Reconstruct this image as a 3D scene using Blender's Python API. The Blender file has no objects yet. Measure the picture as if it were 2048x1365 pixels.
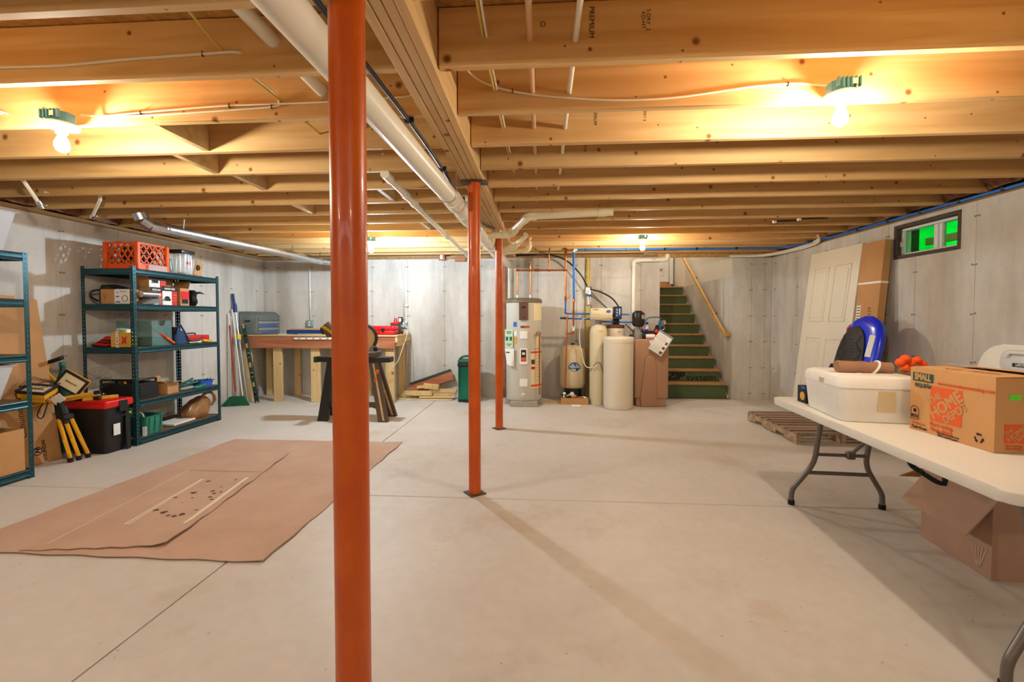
import bpy, bmesh, math, random
from mathutils import Matrix, Vector
random.seed(7)
R = math.radians
scene = bpy.context.scene
col = scene.collection

# ---------------------------------------------------------------- camera
cam_d = bpy.data.cameras.new('camera')
cam_d.sensor_width = 36.0
cam_d.lens = 910.0 / 2048.0 * 36.0
cam_d.shift_y = -17.9 / 2048.0
cam_d.clip_start = 0.02
cam = bpy.data.objects.new('camera', cam_d)
col.objects.link(cam)
cam.location = (0, 0, 1.29)
cam.rotation_euler = (R(90 - 1.74), 0, R(3.84))
scene.camera = cam

# ---------------------------------------------------------------- world: overcast daylight outside the small window
world = bpy.data.worlds.new('daylight')
scene.world = world
world.use_nodes = True
bg = world.node_tree.nodes['Background']
bg.inputs[0].default_value = (0.75, 0.88, 1.0, 1)
bg.inputs[1].default_value = 1.7

# ---------------------------------------------------------------- exposure
vs = scene.view_settings
vs.view_transform = 'Standard'
vs.look = 'None'
vs.gamma = 1.0
vs.use_curve_mapping = False
vs.exposure = 1.68

WARM = (1.0, 0.885, 0.71)      # warm white bulbs
COOL = (0.72, 0.87, 1.0)      # one daylight bulb at the back left
BULB = 430.0                  # emission of a bulb

# ================================================================ helpers
def lin(c):
    out = []
    for v in c[:3]:
        v = v / 255.0
        out.append(v / 12.92 if v <= 0.04045 else ((v + 0.055) / 1.055) ** 2.4)
    return tuple(out) + (1.0,)

MATS = {}
def mat(name, c, rough=0.5, metal=0.0, var=0.0, scale=8.0, bump=0.0, bscale=60.0, spec=0.5, trans=0.0, alpha=1.0,
        emit=0.0, stretch=(1, 1, 1), c2=None, coat=0.0, sss=0.0, ior=1.45):
    m = bpy.data.materials.new(name)
    m.use_nodes = True
    nt = m.node_tree
    b = nt.nodes['Principled BSDF']
    b.inputs['Roughness'].default_value = rough
    b.inputs['Metallic'].default_value = metal
    b.inputs['Specular IOR Level'].default_value = spec
    b.inputs['Transmission Weight'].default_value = trans
    b.inputs['Alpha'].default_value = alpha
    b.inputs['Coat Weight'].default_value = coat
    b.inputs['IOR'].default_value = ior
    col1 = lin(c)
    b.inputs['Base Color'].default_value = col1
    if emit:
        b.inputs['Emission Color'].default_value = col1
        b.inputs['Emission Strength'].default_value = emit
    if var or bump or c2:
        tc = nt.nodes.new('ShaderNodeTexCoord')
        mp = nt.nodes.new('ShaderNodeMapping')
        mp.inputs['Scale'].default_value = stretch
        nt.links.new(tc.outputs['Object'], mp.inputs['Vector'])
    if var or c2:
        n = nt.nodes.new('ShaderNodeTexNoise')
        n.inputs['Scale'].default_value = scale
        n.inputs['Detail'].default_value = 6
        n.inputs['Roughness'].default_value = 0.6
        nt.links.new(mp.outputs[0], n.inputs['Vector'])
        rp = nt.nodes.new('ShaderNodeValToRGB')
        rp.color_ramp.elements[0].position = 0.3
        rp.color_ramp.elements[1].position = 0.7
        if c2:
            rp.color_ramp.elements[0].color = lin(c2)
            rp.color_ramp.elements[1].color = col1
        else:
            rp.color_ramp.elements[0].color = tuple(v * (1 - var) for v in col1[:3]) + (1,)
            rp.color_ramp.elements[1].color = tuple(min(1, v * (1 + var * .6)) for v in col1[:3]) + (1,)
        nt.links.new(n.outputs[0], rp.inputs[0])
        nt.links.new(rp.outputs[0], b.inputs['Base Color'])
    if bump:
        n2 = nt.nodes.new('ShaderNodeTexNoise')
        n2.inputs['Scale'].default_value = bscale
        n2.inputs['Detail'].default_value = 5
        nt.links.new(mp.outputs[0], n2.inputs['Vector'])
        bp = nt.nodes.new('ShaderNodeBump')
        bp.inputs['Strength'].default_value = bump
        bp.inputs['Distance'].default_value = 0.004
        nt.links.new(n2.outputs[0], bp.inputs['Height'])
        nt.links.new(bp.outputs[0], b.inputs['Normal'])
    MATS[name] = m
    return m

def wood_mat(name, light, dark, knot=(92, 52, 20), axis=0, ring=9.0, knots=True, rough=0.6, kscale=1.0):
    """Softwood: grain stretched along one axis, a few dark knots."""
    m = bpy.data.materials.new(name)
    m.use_nodes = True
    nt = m.node_tree
    N, L = nt.nodes, nt.links
    b = N['Principled BSDF']
    b.inputs['Roughness'].default_value = rough
    b.inputs['Specular IOR Level'].default_value = 0.3
    tc = N.new('ShaderNodeTexCoord')
    oi = N.new('ShaderNodeObjectInfo')
    add = N.new('ShaderNodeVectorMath'); add.operation = 'ADD'
    mul = N.new('ShaderNodeVectorMath'); mul.operation = 'SCALE'
    cmb = N.new('ShaderNodeCombineXYZ')
    for i in range(3):
        L.new(oi.outputs['Random'], cmb.inputs[i])
    L.new(cmb.outputs[0], mul.inputs[0]); mul.inputs['Scale'].default_value = 37.0
    L.new(tc.outputs['Object'], add.inputs[0]); L.new(mul.outputs[0], add.inputs[1])
    mp = N.new('ShaderNodeMapping')
    s = [ring, ring, ring]; s[axis] = ring * 0.06
    mp.inputs['Scale'].default_value = s
    L.new(add.outputs[0], mp.inputs['Vector'])
    n = N.new('ShaderNodeTexNoise'); n.inputs['Scale'].default_value = 1.6; n.inputs['Detail'].default_value = 8
    n.inputs['Distortion'].default_value = 0.6
    L.new(mp.outputs[0], n.inputs['Vector'])
    rp = N.new('ShaderNodeValToRGB')
    rp.color_ramp.elements[0].position = 0.32; rp.color_ramp.elements[0].color = lin(dark)
    rp.color_ramp.elements[1].position = 0.62; rp.color_ramp.elements[1].color = lin(light)
    L.new(n.outputs[0], rp.inputs[0])
    # board to board tone
    hsv = N.new('ShaderNodeHueSaturation')
    mr = N.new('ShaderNodeMapRange'); mr.inputs[3].default_value = 0.86; mr.inputs[4].default_value = 1.08
    L.new(oi.outputs['Random'], mr.inputs[0]); L.new(mr.outputs[0], hsv.inputs['Value'])
    L.new(rp.outputs[0], hsv.inputs['Color'])
    out = hsv.outputs[0]
    if knots:
        sp = N.new('ShaderNodeSeparateXYZ'); L.new(add.outputs[0], sp.inputs[0])
        o2 = [i for i in range(3) if i != axis]
        sm = N.new('ShaderNodeMath'); sm.operation = 'ADD'
        L.new(sp.outputs[o2[0]], sm.inputs[0]); L.new(sp.outputs[o2[1]], sm.inputs[1])
        c2_ = N.new('ShaderNodeCombineXYZ'); L.new(sp.outputs[axis], c2_.inputs[0]); L.new(sm.outputs[0], c2_.inputs[1])
        v = N.new('ShaderNodeTexVoronoi'); v.voronoi_dimensions = '2D'; v.inputs['Scale'].default_value = 3.6 * kscale
        L.new(c2_.outputs[0], v.inputs['Vector'])
        sc_ = N.new('ShaderNodeSeparateColor'); L.new(v.outputs['Color'], sc_.inputs[0])
        mr2 = N.new('ShaderNodeMapRange'); mr2.inputs[3].default_value = 0.8; mr2.inputs[4].default_value = 3.2
        L.new(sc_.outputs[0], mr2.inputs[0])
        md = N.new('ShaderNodeMath'); md.operation = 'MULTIPLY'
        L.new(v.outputs['Distance'], md.inputs[0]); L.new(mr2.outputs[0], md.inputs[1])
        kr = N.new('ShaderNodeValToRGB')
        kr.color_ramp.elements[0].position = 0.03; kr.color_ramp.elements[0].color = (1, 1, 1, 1)
        kr.color_ramp.elements[1].position = 0.085; kr.color_ramp.elements[1].color = (0, 0, 0, 1)
        L.new(md.outputs[0], kr.inputs[0])
        mx = N.new('ShaderNodeMixRGB'); mx.inputs[2].default_value = lin(knot)
        L.new(kr.outputs[0], mx.inputs[0]); L.new(out, mx.inputs[1])
        out = mx.outputs[0]
    L.new(out, b.inputs['Base Color'])
    bp = N.new('ShaderNodeBump'); bp.inputs['Strength'].default_value = 0.12; bp.inputs['Distance'].default_value = 0.003
    L.new(n.outputs[0], bp.inputs['Height']); L.new(bp.outputs[0], b.inputs['Normal'])
    MATS[name] = m
    return m

def concrete_mat(name, base, stain, streak=False, rough=0.75, bump=0.25, big=0.8, tint=None):
    m = bpy.data.materials.new(name)
    m.use_nodes = True
    nt = m.node_tree
    N, L = nt.nodes, nt.links
    b = N['Principled BSDF']
    b.inputs['Roughness'].default_value = rough
    b.inputs['Specular IOR Level'].default_value = 0.35
    tc = N.new('ShaderNodeNewGeometry')
    pos = tc.outputs['Position']
    n1 = N.new('ShaderNodeTexNoise'); n1.inputs['Scale'].default_value = big; n1.inputs['Detail'].default_value = 9
    n1.inputs['Roughness'].default_value = 0.62
    mp = N.new('ShaderNodeMapping')
    mp.inputs['Scale'].default_value = (2.2, 2.2, 0.5) if streak else (1, 1, 1)
    L.new(pos, mp.inputs['Vector']); L.new(mp.outputs[0], n1.inputs['Vector'])
    r1 = N.new('ShaderNodeValToRGB')
    r1.color_ramp.elements[0].position = 0.36; r1.color_ramp.elements[0].color = lin(stain)
    r1.color_ramp.elements[1].position = 0.60; r1.color_ramp.elements[1].color = lin(base)
    L.new(n1.outputs[0], r1.inputs[0])
    n2 = N.new('ShaderNodeTexNoise'); n2.inputs['Scale'].default_value = 14; n2.inputs['Detail'].default_value = 8
    L.new(pos, n2.inputs['Vector'])
    mr = N.new('ShaderNodeMapRange'); mr.inputs[1].default_value = 0.3; mr.inputs[2].default_value = 0.7
    mr.inputs[3].default_value = 0.965; mr.inputs[4].default_value = 1.03
    L.new(n2.outputs[0], mr.inputs[0])
    hs = N.new('ShaderNodeHueSaturation')
    L.new(mr.outputs[0], hs.inputs['Value']); L.new(r1.outputs[0], hs.inputs['Color'])
    out = hs.outputs[0]
    if tint:   # a second, rust or dirt coloured patch layer
        n4 = N.new('ShaderNodeTexNoise'); n4.inputs['Scale'].default_value = 0.9; n4.inputs['Detail'].default_value = 10
        n4.inputs['Roughness'].default_value = 0.7
        ad = N.new('ShaderNodeVectorMath'); ad.operation = 'ADD'; ad.inputs[1].default_value = (13.1, 4.2, 7.7)
        L.new(pos, ad.inputs[0]); L.new(ad.outputs[0], n4.inputs['Vector'])
        r4 = N.new('ShaderNodeValToRGB')
        r4.color_ramp.elements[0].position = 0.55; r4.color_ramp.elements[0].color = (0, 0, 0, 1)
        r4.color_ramp.elements[1].position = 0.72; r4.color_ramp.elements[1].color = (0.5, 0.5, 0.5, 1)
        L.new(n4.outputs[0], r4.inputs[0])
        mx = N.new('ShaderNodeMixRGB'); mx.inputs[2].default_value = lin(tint)
        L.new(r4.outputs[0], mx.inputs[0]); L.new(out, mx.inputs[1])
        out = mx.outputs[0]
    # small pits and specks
    v = N.new('ShaderNodeTexVoronoi'); v.inputs['Scale'].default_value = 9.0
    L.new(pos, v.inputs['Vector'])
    rk = N.new('ShaderNodeValToRGB')
    rk.color_ramp.elements[0].position = 0.035; rk.color_ramp.elements[0].color = (0.55, 0.55, 0.55, 1)
    rk.color_ramp.elements[1].position = 0.06; rk.color_ramp.elements[1].color = (1, 1, 1, 1)
    L.new(v.outputs['Distance'], rk.inputs[0])
    mk = N.new('ShaderNodeMixRGB'); mk.blend_type = 'MULTIPLY'; mk.inputs[0].default_value = 0.7
    L.new(out, mk.inputs[1]); L.new(rk.outputs[0], mk.inputs[2])
    L.new(mk.outputs[0], b.inputs['Base Color'])
    n3 = N.new('ShaderNodeTexNoise'); n3.inputs['Scale'].default_value = 45; n3.inputs['Detail'].default_value = 6
    L.new(pos, n3.inputs['Vector'])
    bp = N.new('ShaderNodeBump'); bp.inputs['Strength'].default_value = bump; bp.inputs['Distance'].default_value = 0.003
    L.new(n3.outputs[0], bp.inputs['Height']); L.new(bp.outputs[0], b.inputs['Normal'])
    MATS[name] = m
    return m

def V(*a): return Vector(a if len(a) > 1 else a[0])

def fillet(pts, rad, n=4):
    pts = [Vector(p) for p in pts]
    out = [pts[0]]
    for i in range(1, len(pts) - 1):
        a, b, c = pts[i - 1], pts[i], pts[i + 1]
        d1 = (a - b); d2 = (c - b)
        l = min(rad, d1.length * .48, d2.length * .48)
        p1 = b + d1.normalized() * l; p2 = b + d2.normalized() * l
        for k in range(n + 1):
            t = k / n
            out.append((1 - t) ** 2 * p1 + 2 * t * (1 - t) * b + t * t * p2)
    out.append(pts[-1])
    return out

def smooth_path(pts, n=6):
    """Catmull-Rom through the points."""
    P = [Vector(p) for p in pts]
    P = [P[0] * 2 - P[1]] + P + [P[-1] * 2 - P[-2]]
    out = []
    for i in range(1, len(P) - 2):
        for k in range(n):
            t = k / n
            a, b, c, d = P[i - 1], P[i], P[i + 1], P[i + 2]
            out.append(0.5 * ((2 * b) + (c - a) * t + (2 * a - 5 * b + 4 * c - d) * t * t + (3 * b - a - 3 * c + d) * t ** 3))
    out.append(P[-2])
    return out

def TM(loc=(0, 0, 0), rot=(0, 0, 0)):
    return Matrix.Translation(Vector(loc)) @ Matrix.Rotation(rot[2], 4, 'Z') @ Matrix.Rotation(rot[1], 4, 'Y') @ Matrix.Rotation(rot[0], 4, 'X')

RM = {}          # matrix of each top-level empty
class MB:
    """Collects shapes (in world space, or in the space of T) into one mesh."""
    def __init__(s, T=None):
        s.bm = bmesh.new(); s.T = T if T is not None else Matrix()
    def _m(s, verts, M):
        bmesh.ops.transform(s.bm, matrix=s.T @ M, verts=verts)
    def _merge(s, tb, M):
        T = s.T @ M
        vm = {}
        for v in tb.verts: vm[v] = s.bm.verts.new(T @ v.co)
        for f in tb.faces: s.bm.faces.new([vm[v] for v in f.verts])
        tb.free(); return s
    def box(s, c, d, rot=(0, 0, 0), bev=0.0, seg=1):
        if not bev:
            T = s.T @ TM(c, rot)
            v = [s.bm.verts.new(T @ Vector((x * d[0] / 2, y * d[1] / 2, z * d[2] / 2))) for x in (-1, 1) for y in (-1, 1) for z in (-1, 1)]
            for q in ((0, 1, 3, 2), (4, 6, 7, 5), (0, 4, 5, 1), (2, 3, 7, 6), (0, 2, 6, 4), (1, 5, 7, 3)):
                s.bm.faces.new([v[i] for i in q])
            return s
        tb = bmesh.new()
        bmesh.ops.create_cube(tb, size=1.0)
        bmesh.ops.scale(tb, vec=Vector(d), verts=tb.verts)
        bmesh.ops.bevel(tb, geom=list(tb.edges), offset=min(bev, min(d) * .49), segments=seg, profile=0.5, affect='EDGES')
        return s._merge(tb, TM(c, rot))
    def bx(s, x0, x1, y0, y1, z0, z1, bev=0.0, seg=1):
        return s.box(((x0 + x1) / 2, (y0 + y1) / 2, (z0 + z1) / 2), (abs(x1 - x0), abs(y1 - y0), abs(z1 - z0)), bev=bev, seg=seg)
    def cyl(s, p0, p1, r0, r1=None, seg=16, caps=True):
        return s.tube([p0, p1], r0, seg, r_end=r1, caps=caps)
    def tube(s, pts, r, seg=8, r_end=None, caps=True, radii=None, closed=False):
        pts = [Vector(p) for p in pts]
        n = len(pts)
        rings = []
        up = None
        for i, p in enumerate(pts):
            if closed: d = (pts[(i + 1) % n] - pts[i - 1]).normalized()
            elif i == 0: d = (pts[1] - pts[0]).normalized()
            elif i == n - 1: d = (pts[-1] - pts[-2]).normalized()
            else: d = ((pts[i + 1] - p).normalized() + (p - pts[i - 1]).normalized()).normalized()
            if up is None:
                up = Vector((0, 0, 1)) if abs(d.z) < .9 else Vector((1, 0, 0))
            a = d.cross(up)
            if a.length < 1e-5: a = d.orthogonal()
            a.normalize(); b = a.cross(d).normalized(); up = b
            rr = radii[i] if radii else (r if r_end is None else r + (r_end - r) * i / (n - 1))
            rings.append([s.bm.verts.new(s.T @ (p + rr * (math.cos(2 * math.pi * k / seg) * a + math.sin(2 * math.pi * k / seg) * b))) for k in range(seg)])
        m = n if closed else n - 1
        for i in range(m):
            A, B = rings[i], rings[(i + 1) % n]
            for k in range(seg):
                s.bm.faces.new((A[k], A[(k + 1) % seg], B[(k + 1) % seg], B[k]))
        if caps and not closed:
            s.bm.faces.new(rings[0][::-1]); s.bm.faces.new(rings[-1])
        return s
    def lathe(s, prof, c=(0, 0, 0), seg=28, M=None, sx=1.0, sy=1.0):
        T = s.T @ Matrix.Translation(Vector(c)) @ (M or Matrix())
        rings = []
        for r, z in prof:
            if r < 1e-5: rings.append([s.bm.verts.new(T @ Vector((0, 0, z)))])
            else: rings.append([s.bm.verts.new(T @ Vector((r * sx * math.cos(2 * math.pi * k / seg), r * sy * math.sin(2 * math.pi * k / seg), z))) for k in range(seg)])
        for A, B in zip(rings, rings[1:]):
            for k in range(seg):
                q = [A[k % len(A)], A[(k + 1) % seg % len(A)], B[(k + 1) % seg % len(B)], B[k % len(B)]]
                q2 = []
                for v in q:
                    if v not in q2: q2.append(v)
                if len(q2) > 2: s.bm.faces.new(q2)
        return s
    def prism(s, out, h, M=None, bev=0.0):
        """2D outline (x, y) extruded from z=0 to z=h, then placed by M."""
        T = s.T @ (M or Matrix())
        a = [s.bm.verts.new(T @ Vector((p[0], p[1], 0))) for p in out]
        b = [s.bm.verts.new(T @ Vector((p[0], p[1], h))) for p in out]
        n = len(out)
        fs = [s.bm.faces.new(a[::-1]), s.bm.faces.new(b)]
        for i in range(n):
            fs.append(s.bm.faces.new((a[i], a[(i + 1) % n], b[(i + 1) % n], b[i])))
        if bev:
            ee = list({e for f in fs[:2] for e in f.edges})
            bmesh.ops.bevel(s.bm, geom=ee, offset=bev, segments=2, profile=0.5, affect='EDGES')
        return s
    def poly(s, pts):
        s.bm.faces.new([s.bm.verts.new(s.T @ Vector(p)) for p in pts]); return s
    def grid(s, fn, nu, nv, closed_u=False):
        vs_ = [[s.bm.verts.new(s.T @ Vector(fn(i / nu, j / nv))) for j in range(nv + 1)] for i in range(nu if closed_u else nu + 1)]
        m = len(vs_)
        for i in range(nu):
            for j in range(nv):
                s.bm.faces.new((vs_[i][j], vs_[(i + 1) % m][j], vs_[(i + 1) % m][j + 1], vs_[i][j + 1]))
        return s
    def ball(s, c, r, sc=(1, 1, 1), seg=12, rot=(0, 0, 0)):
        tb = bmesh.new()
        bmesh.ops.create_uvsphere(tb, u_segments=seg, v_segments=max(4, seg // 2 + 1), radius=r)
        bmesh.ops.scale(tb, vec=Vector(sc), verts=tb.verts)
        return s._merge(tb, TM(c, rot))
    def torus(s, c, r, t, seg=20, ts=6, M=None):
        M = M or Matrix()
        pts = [Vector(c) + (M.to_3x3() @ Vector((r * math.cos(2 * math.pi * k / seg), r * math.sin(2 * math.pi * k / seg), 0))) for k in range(seg)]
        return s.tube(pts, t, ts, closed=True)
    def build(s, name, m, parent=None, smooth=True, angle=38, label=None, solid=0.0):
        bm = s.bm
        bmesh.ops.recalc_face_normals(bm, faces=bm.faces)
        if solid:
            bmesh.ops.solidify(bm, geom=list(bm.faces), thickness=solid)
        me = bpy.data.meshes.new(name)
        if parent is not None:
            top = parent
            while top.parent: top = top.parent
            if top in RM: bm.transform(RM[top].inverted())
            loc = None
        else:
            xs = [v.co for v in bm.verts]
            loc = Vector(((min(v.x for v in xs) + max(v.x for v in xs)) / 2, (min(v.y for v in xs) + max(v.y for v in xs)) / 2, min(v.z for v in xs)))
            bm.transform(Matrix.Translation(-loc))
        bm.to_mesh(me); bm.free()
        me.materials.append(MATS[m] if isinstance(m, str) else m)
        if smooth:
            me.polygons.foreach_set('use_smooth', [True] * len(me.polygons))
            me.set_sharp_from_angle(angle=R(angle))
        o = bpy.data.objects.new(name, me)
        col.objects.link(o)
        if parent is not None: o.parent = parent
        else:
            o.location = loc; RM[o] = Matrix.Translation(loc)
        if label: o['label'] = label
        return o

def tag(o, label, cat, group=None):
    o['label'] = label; o['category'] = cat
    if group: o['group'] = group
    return o
def struct(o):
    o['kind'] = 'structure'; return o
def thing(name, label, cat, loc=(0, 0, 0), rotz=0.0, group=None, rot=None):
    o = bpy.data.objects.new(name, None)
    col.objects.link(o)
    o.empty_display_size = 0.1
    o.location = loc
    o.rotation_euler = rot if rot else (0, 0, rotz)
    RM[o] = Matrix.Translation(Vector(loc)) @ o.rotation_euler.to_matrix().to_4x4()
    return tag(o, label, cat, group)
def copy_tree(o, parent=None, loc=None, rotz=None, label=None):
    c = o.copy(); col.objects.link(c)
    c.parent = parent
    if loc is not None: c.location = loc
    if rotz is not None: c.rotation_euler = (0, 0, rotz)
    if label: c['label'] = label
    for ch in list(o.children): copy_tree(ch, c)
    if parent is None: RM[c] = Matrix.Translation(c.location) @ c.rotation_euler.to_matrix().to_4x4()
    return c
def text(s, size, m, parent, M, bold=0.0, shear=0.0, align='CENTER', sx=1.0, name='lettering', space=1.0, line=0.9):
    """Flat lettering: local x along the writing, y up, z out of the surface; M places it in the world."""
    cu = bpy.data.curves.new('lettering', 'FONT')
    cu.body = s; cu.size = size; cu.align_x = align; cu.align_y = 'CENTER'
    cu.shear = shear; cu.space_character = space; cu.space_line = line
    cu.resolution_u = 3
    t = bpy.data.objects.new('lettering', cu)
    me = bpy.data.meshes.new_from_object(t)
    bpy.data.objects.remove(t); bpy.data.curves.remove(cu)
    if sx != 1.0: me.transform(Matrix.Diagonal((sx, 1, 1, 1)))
    if bold:        # heavier strokes: the same outline laid down four times, a little apart
        bm = bmesh.new()
        for i, (dx, dy) in enumerate(((-bold, -bold), (bold, -bold), (-bold, bold), (bold, bold))):
            dz = .0002 * i
            me.transform(Matrix.Translation((dx, dy, dz))); bm.from_mesh(me); me.transform(Matrix.Translation((-dx, -dy, -dz)))
        bm.to_mesh(me); bm.free()
    top = parent
    while top.parent: top = top.parent
    me.transform(RM[top].inverted() @ M)
    me.materials.clear(); me.materials.append(MATS[m])
    o = bpy.data.objects.new(name, me); col.objects.link(o); o.parent = parent
    return o
def face(o, xdir, ydir=(0, 0, 1)):
    """Matrix of a flat print: origin o, writing along xdir, up along ydir."""
    x = Vector(xdir).normalized(); y = Vector(ydir).normalized(); z = x.cross(y).normalized(); y = z.cross(x)
    M = Matrix((x, y, z)).transposed().to_4x4()
    M.translation = Vector(o)
    return M

# ================================================================ materials
wood_mat('joist_wood', (228, 190, 132), (207, 160, 98), knot=(132, 80, 36), axis=0, kscale=1.15)
wood_mat('beam_wood', (222, 186, 132), (204, 160, 104), knot=(120, 74, 36), axis=1)
wood_mat('stud_wood', (226, 196, 142), (208, 172, 112), knot=(140, 92, 48), axis=2, kscale=0.6)
wood_mat('board_wood', (226, 200, 150), (206, 172, 116), axis=0, knots=False)
wood_mat('rail_wood', (228, 186, 116), (210, 160, 88), axis=1, knots=False)
wood_mat('apron_wood', (190, 122, 84), (164, 96, 64), axis=0, knots=False)
wood_mat('pallet_wood', (178, 152, 124), (134, 110, 88), axis=0, knots=True)
wood_mat('sill_wood', (166, 128, 82), (140, 104, 62), axis=1, knots=False)
mat('osb', (206, 160, 96), 0.7, c2=(160, 110, 54), scale=26, bump=0.3, bscale=40)
mat('osb_tread', (196, 152, 96), 0.7, c2=(150, 104, 56), scale=40, bump=0.3)
concrete_mat('wall_concrete', (212, 208, 200), (182, 175, 164), streak=True, big=1.0)
concrete_mat('floor_concrete', (216, 211, 202), (205, 198, 187), rough=0.5, bump=0.12, big=0.55, tint=(176, 150, 120))
mat('seam_dark', (70, 60, 50), 0.9)
mat('tie_grey', (150, 140, 126), 0.8, var=.3, scale=60)
mat('drywall', (226, 218, 204), 0.8, var=.05, scale=3)
mat('white_paint', (230, 228, 218), 0.4)
mat('zip_green', (80, 98, 60), 0.55, var=.15, scale=5)
mat('zip_print', (24, 32, 22), 0.6)
mat('post_paint', (208, 94, 4), 0.36, c2=(188, 70, 2), scale=5, stretch=(2, 2, 1), coat=0.2)
mat('plate_steel', (96, 84, 72), 0.5, metal=.6, var=.4, scale=30)
mat('pvc', (236, 230, 214), 0.35)
mat('pvc_yellow', (232, 218, 180), 0.4)
mat('tan_pipe', (216, 170, 128), 0.45)
mat('cable_white', (236, 226, 206), 0.5)
mat('cable_yellow', (206, 176, 84), 0.5)
mat('cable_black', (26, 28, 32), 0.4)
mat('insulation', (156, 112, 82), 0.95, c2=(96, 62, 40), scale=22, bump=1.0, bscale=30)
mat('box_blue', (84, 150, 178), 0.45)
mat('porcelain', (240, 236, 226), 0.35)
mat('copper', (206, 118, 66), 0.32, metal=1.0, var=.3, scale=20)
mat('brass', (190, 150, 80), 0.35, metal=1.0)
mat('pex_blue', (24, 108, 198), 0.4)
mat('galvanised', (206, 212, 218), 0.28, metal=1.0, var=.15, scale=14)
mat('black_plastic', (26, 26, 28), 0.45)
mat('rubber', (22, 22, 22), 0.8)
mat('chrome', (220, 220, 220), 0.12, metal=1.0)
mat('frame_black', (40, 36, 34), 0.5, var=.3, scale=20)
for nm, c, k in (('warm', WARM, 0.85), ('cool', COOL, 2.5), ('rear', WARM, 0.6), ('stair', (1.0, .93, .84), .09)):
    m = bpy.data.materials.new('bulb_' + nm); m.use_nodes = True
    b_ = m.node_tree.nodes['Principled BSDF']
    b_.inputs['Base Color'].default_value = (.8, .8, .8, 1)
    b_.inputs['Emission Color'].default_value = c + (1,)
    b_.inputs['Emission Strength'].default_value = BULB * k
    MATS['bulb_' + nm] = m
mat('ink_black', (30, 28, 28), 0.7)
# ================================================================ the room
XL, XR, YB, YF = -4.69, 3.58, 7.40, -3.4
ZT, ZJ = 2.262, 2.305           # top of the concrete, underside of the joists
JH, JT, JS, J0 = 0.235, 0.038, 0.418, 1.845

fl = struct(MB().bx(XL - .25, XR + .25, YF - .25, 11.0, -0.16, -0.014).build('floor', 'seam_dark'))
g = 0.0042
for x0, x1, y0, y1 in ((XL - .05, -1.665 - g, YF - .05, 3.2 - g), (-1.665 + g, XR + .05, YF - .05, 3.2 - g),
                       (XL - .05, -1.665 - g, 3.2 + g, YB + .05), (-1.665 + g, XR + .05, 3.2 + g, YB + .05)):
    MB().bx(x0, x1, y0, y1, -0.013, 0.0, bev=0.002).build('slab', 'floor_concrete', fl)

def panel_wall(name, seams, axis, pos, out, top=ZT, base=0.0, ties=True, holes=(), ext=(.22, .22)):
    """A poured wall: a dark core with one concrete panel between each pair of form seams, proud of it by 4 mm.
    axis 'y': wall runs along Y at x = pos, its face looks towards out (+1/-1 along X); axis 'x': runs along X at y = pos."""
    def bxw(mb, a0, a1, d0, d1, z0, z1, bev=0):
        lo, hi = min(d0, d1), max(d0, d1)
        if axis == 'y': mb.bx(lo, hi, a0, a1, z0, z1, bev=bev)
        else: mb.bx(a0, a1, lo, hi, z0, z1, bev=bev)
    core = MB()
    for (a0, a1, z0, z1) in cut(seams[0] - ext[0], seams[-1] + ext[1], base, top, holes):
        bxw(core, a0, a1, pos - out * 0.005, pos - out * 0.22, z0, z1)
    w = struct(core.build(name, 'seam_dark', smooth=False))
    h = 0.0018
    for a0, a1 in zip(seams, seams[1:]):
        mb = MB()
        for (b0, b1, z0, z1) in cut(a0, a1, base + .0005, top, holes):
            bxw(mb, b0 + (h if b0 == a0 else 0), b1 - (h if b1 == a1 else 0), pos, pos - out * 0.05, z0, z1, bev=0.0)
        mb.build('panel', 'wall_concrete', w, smooth=False)
    if ties:
        mb = MB()
        for a in seams[1:-1]:
            for z in (0.101, 0.509, 0.922, 1.327, 1.735, 2.138):
                if any(h0 - .05 < a < h1 + .05 and k0 - .05 < z < k1 + .05 for h0, h1, k0, k1 in holes): continue
                if z > top - .03: continue
                da = random.uniform(-.012, .012)
                for s_ in (-1, 1):
                    c = (a + s_ * .018 + da, z + random.uniform(-.006, .006))
                    p = (pos, c[0], c[1]) if axis == 'y' else (c[0], pos, c[1])
                    mb.ball(p, .011, (.45, 1, .8) if axis == 'y' else (1, .45, .8), seg=6)
                p = (pos, a + da, z) if axis == 'y' else (a + da, pos, z)
                mb.box(p, (.012, .05, .008) if axis == 'y' else (.05, .012, .008), bev=.002)
        mb.build('form_tie', 'tie_grey', w)['kind'] = 'stuff'
    return w
def cut(a0, a1, z0, z1, holes):
    """Rectangle minus rectangular holes, as rectangles."""
    for h0, h1, k0, k1 in holes:
        if h1 > a0 and h0 < a1:
            out = []
            if h0 > a0: out.append((a0, h0, z0, z1))
            if h1 < a1: out.append((h1, a1, z0, z1))
            m0, m1 = max(a0, h0), min(a1, h1)
            if k0 > z0: out.append((m0, m1, z0, k0))
            if k1 < z1: out.append((m0, m1, k1, z1))
            return out
    return [(a0, a1, z0, z1)]

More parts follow.
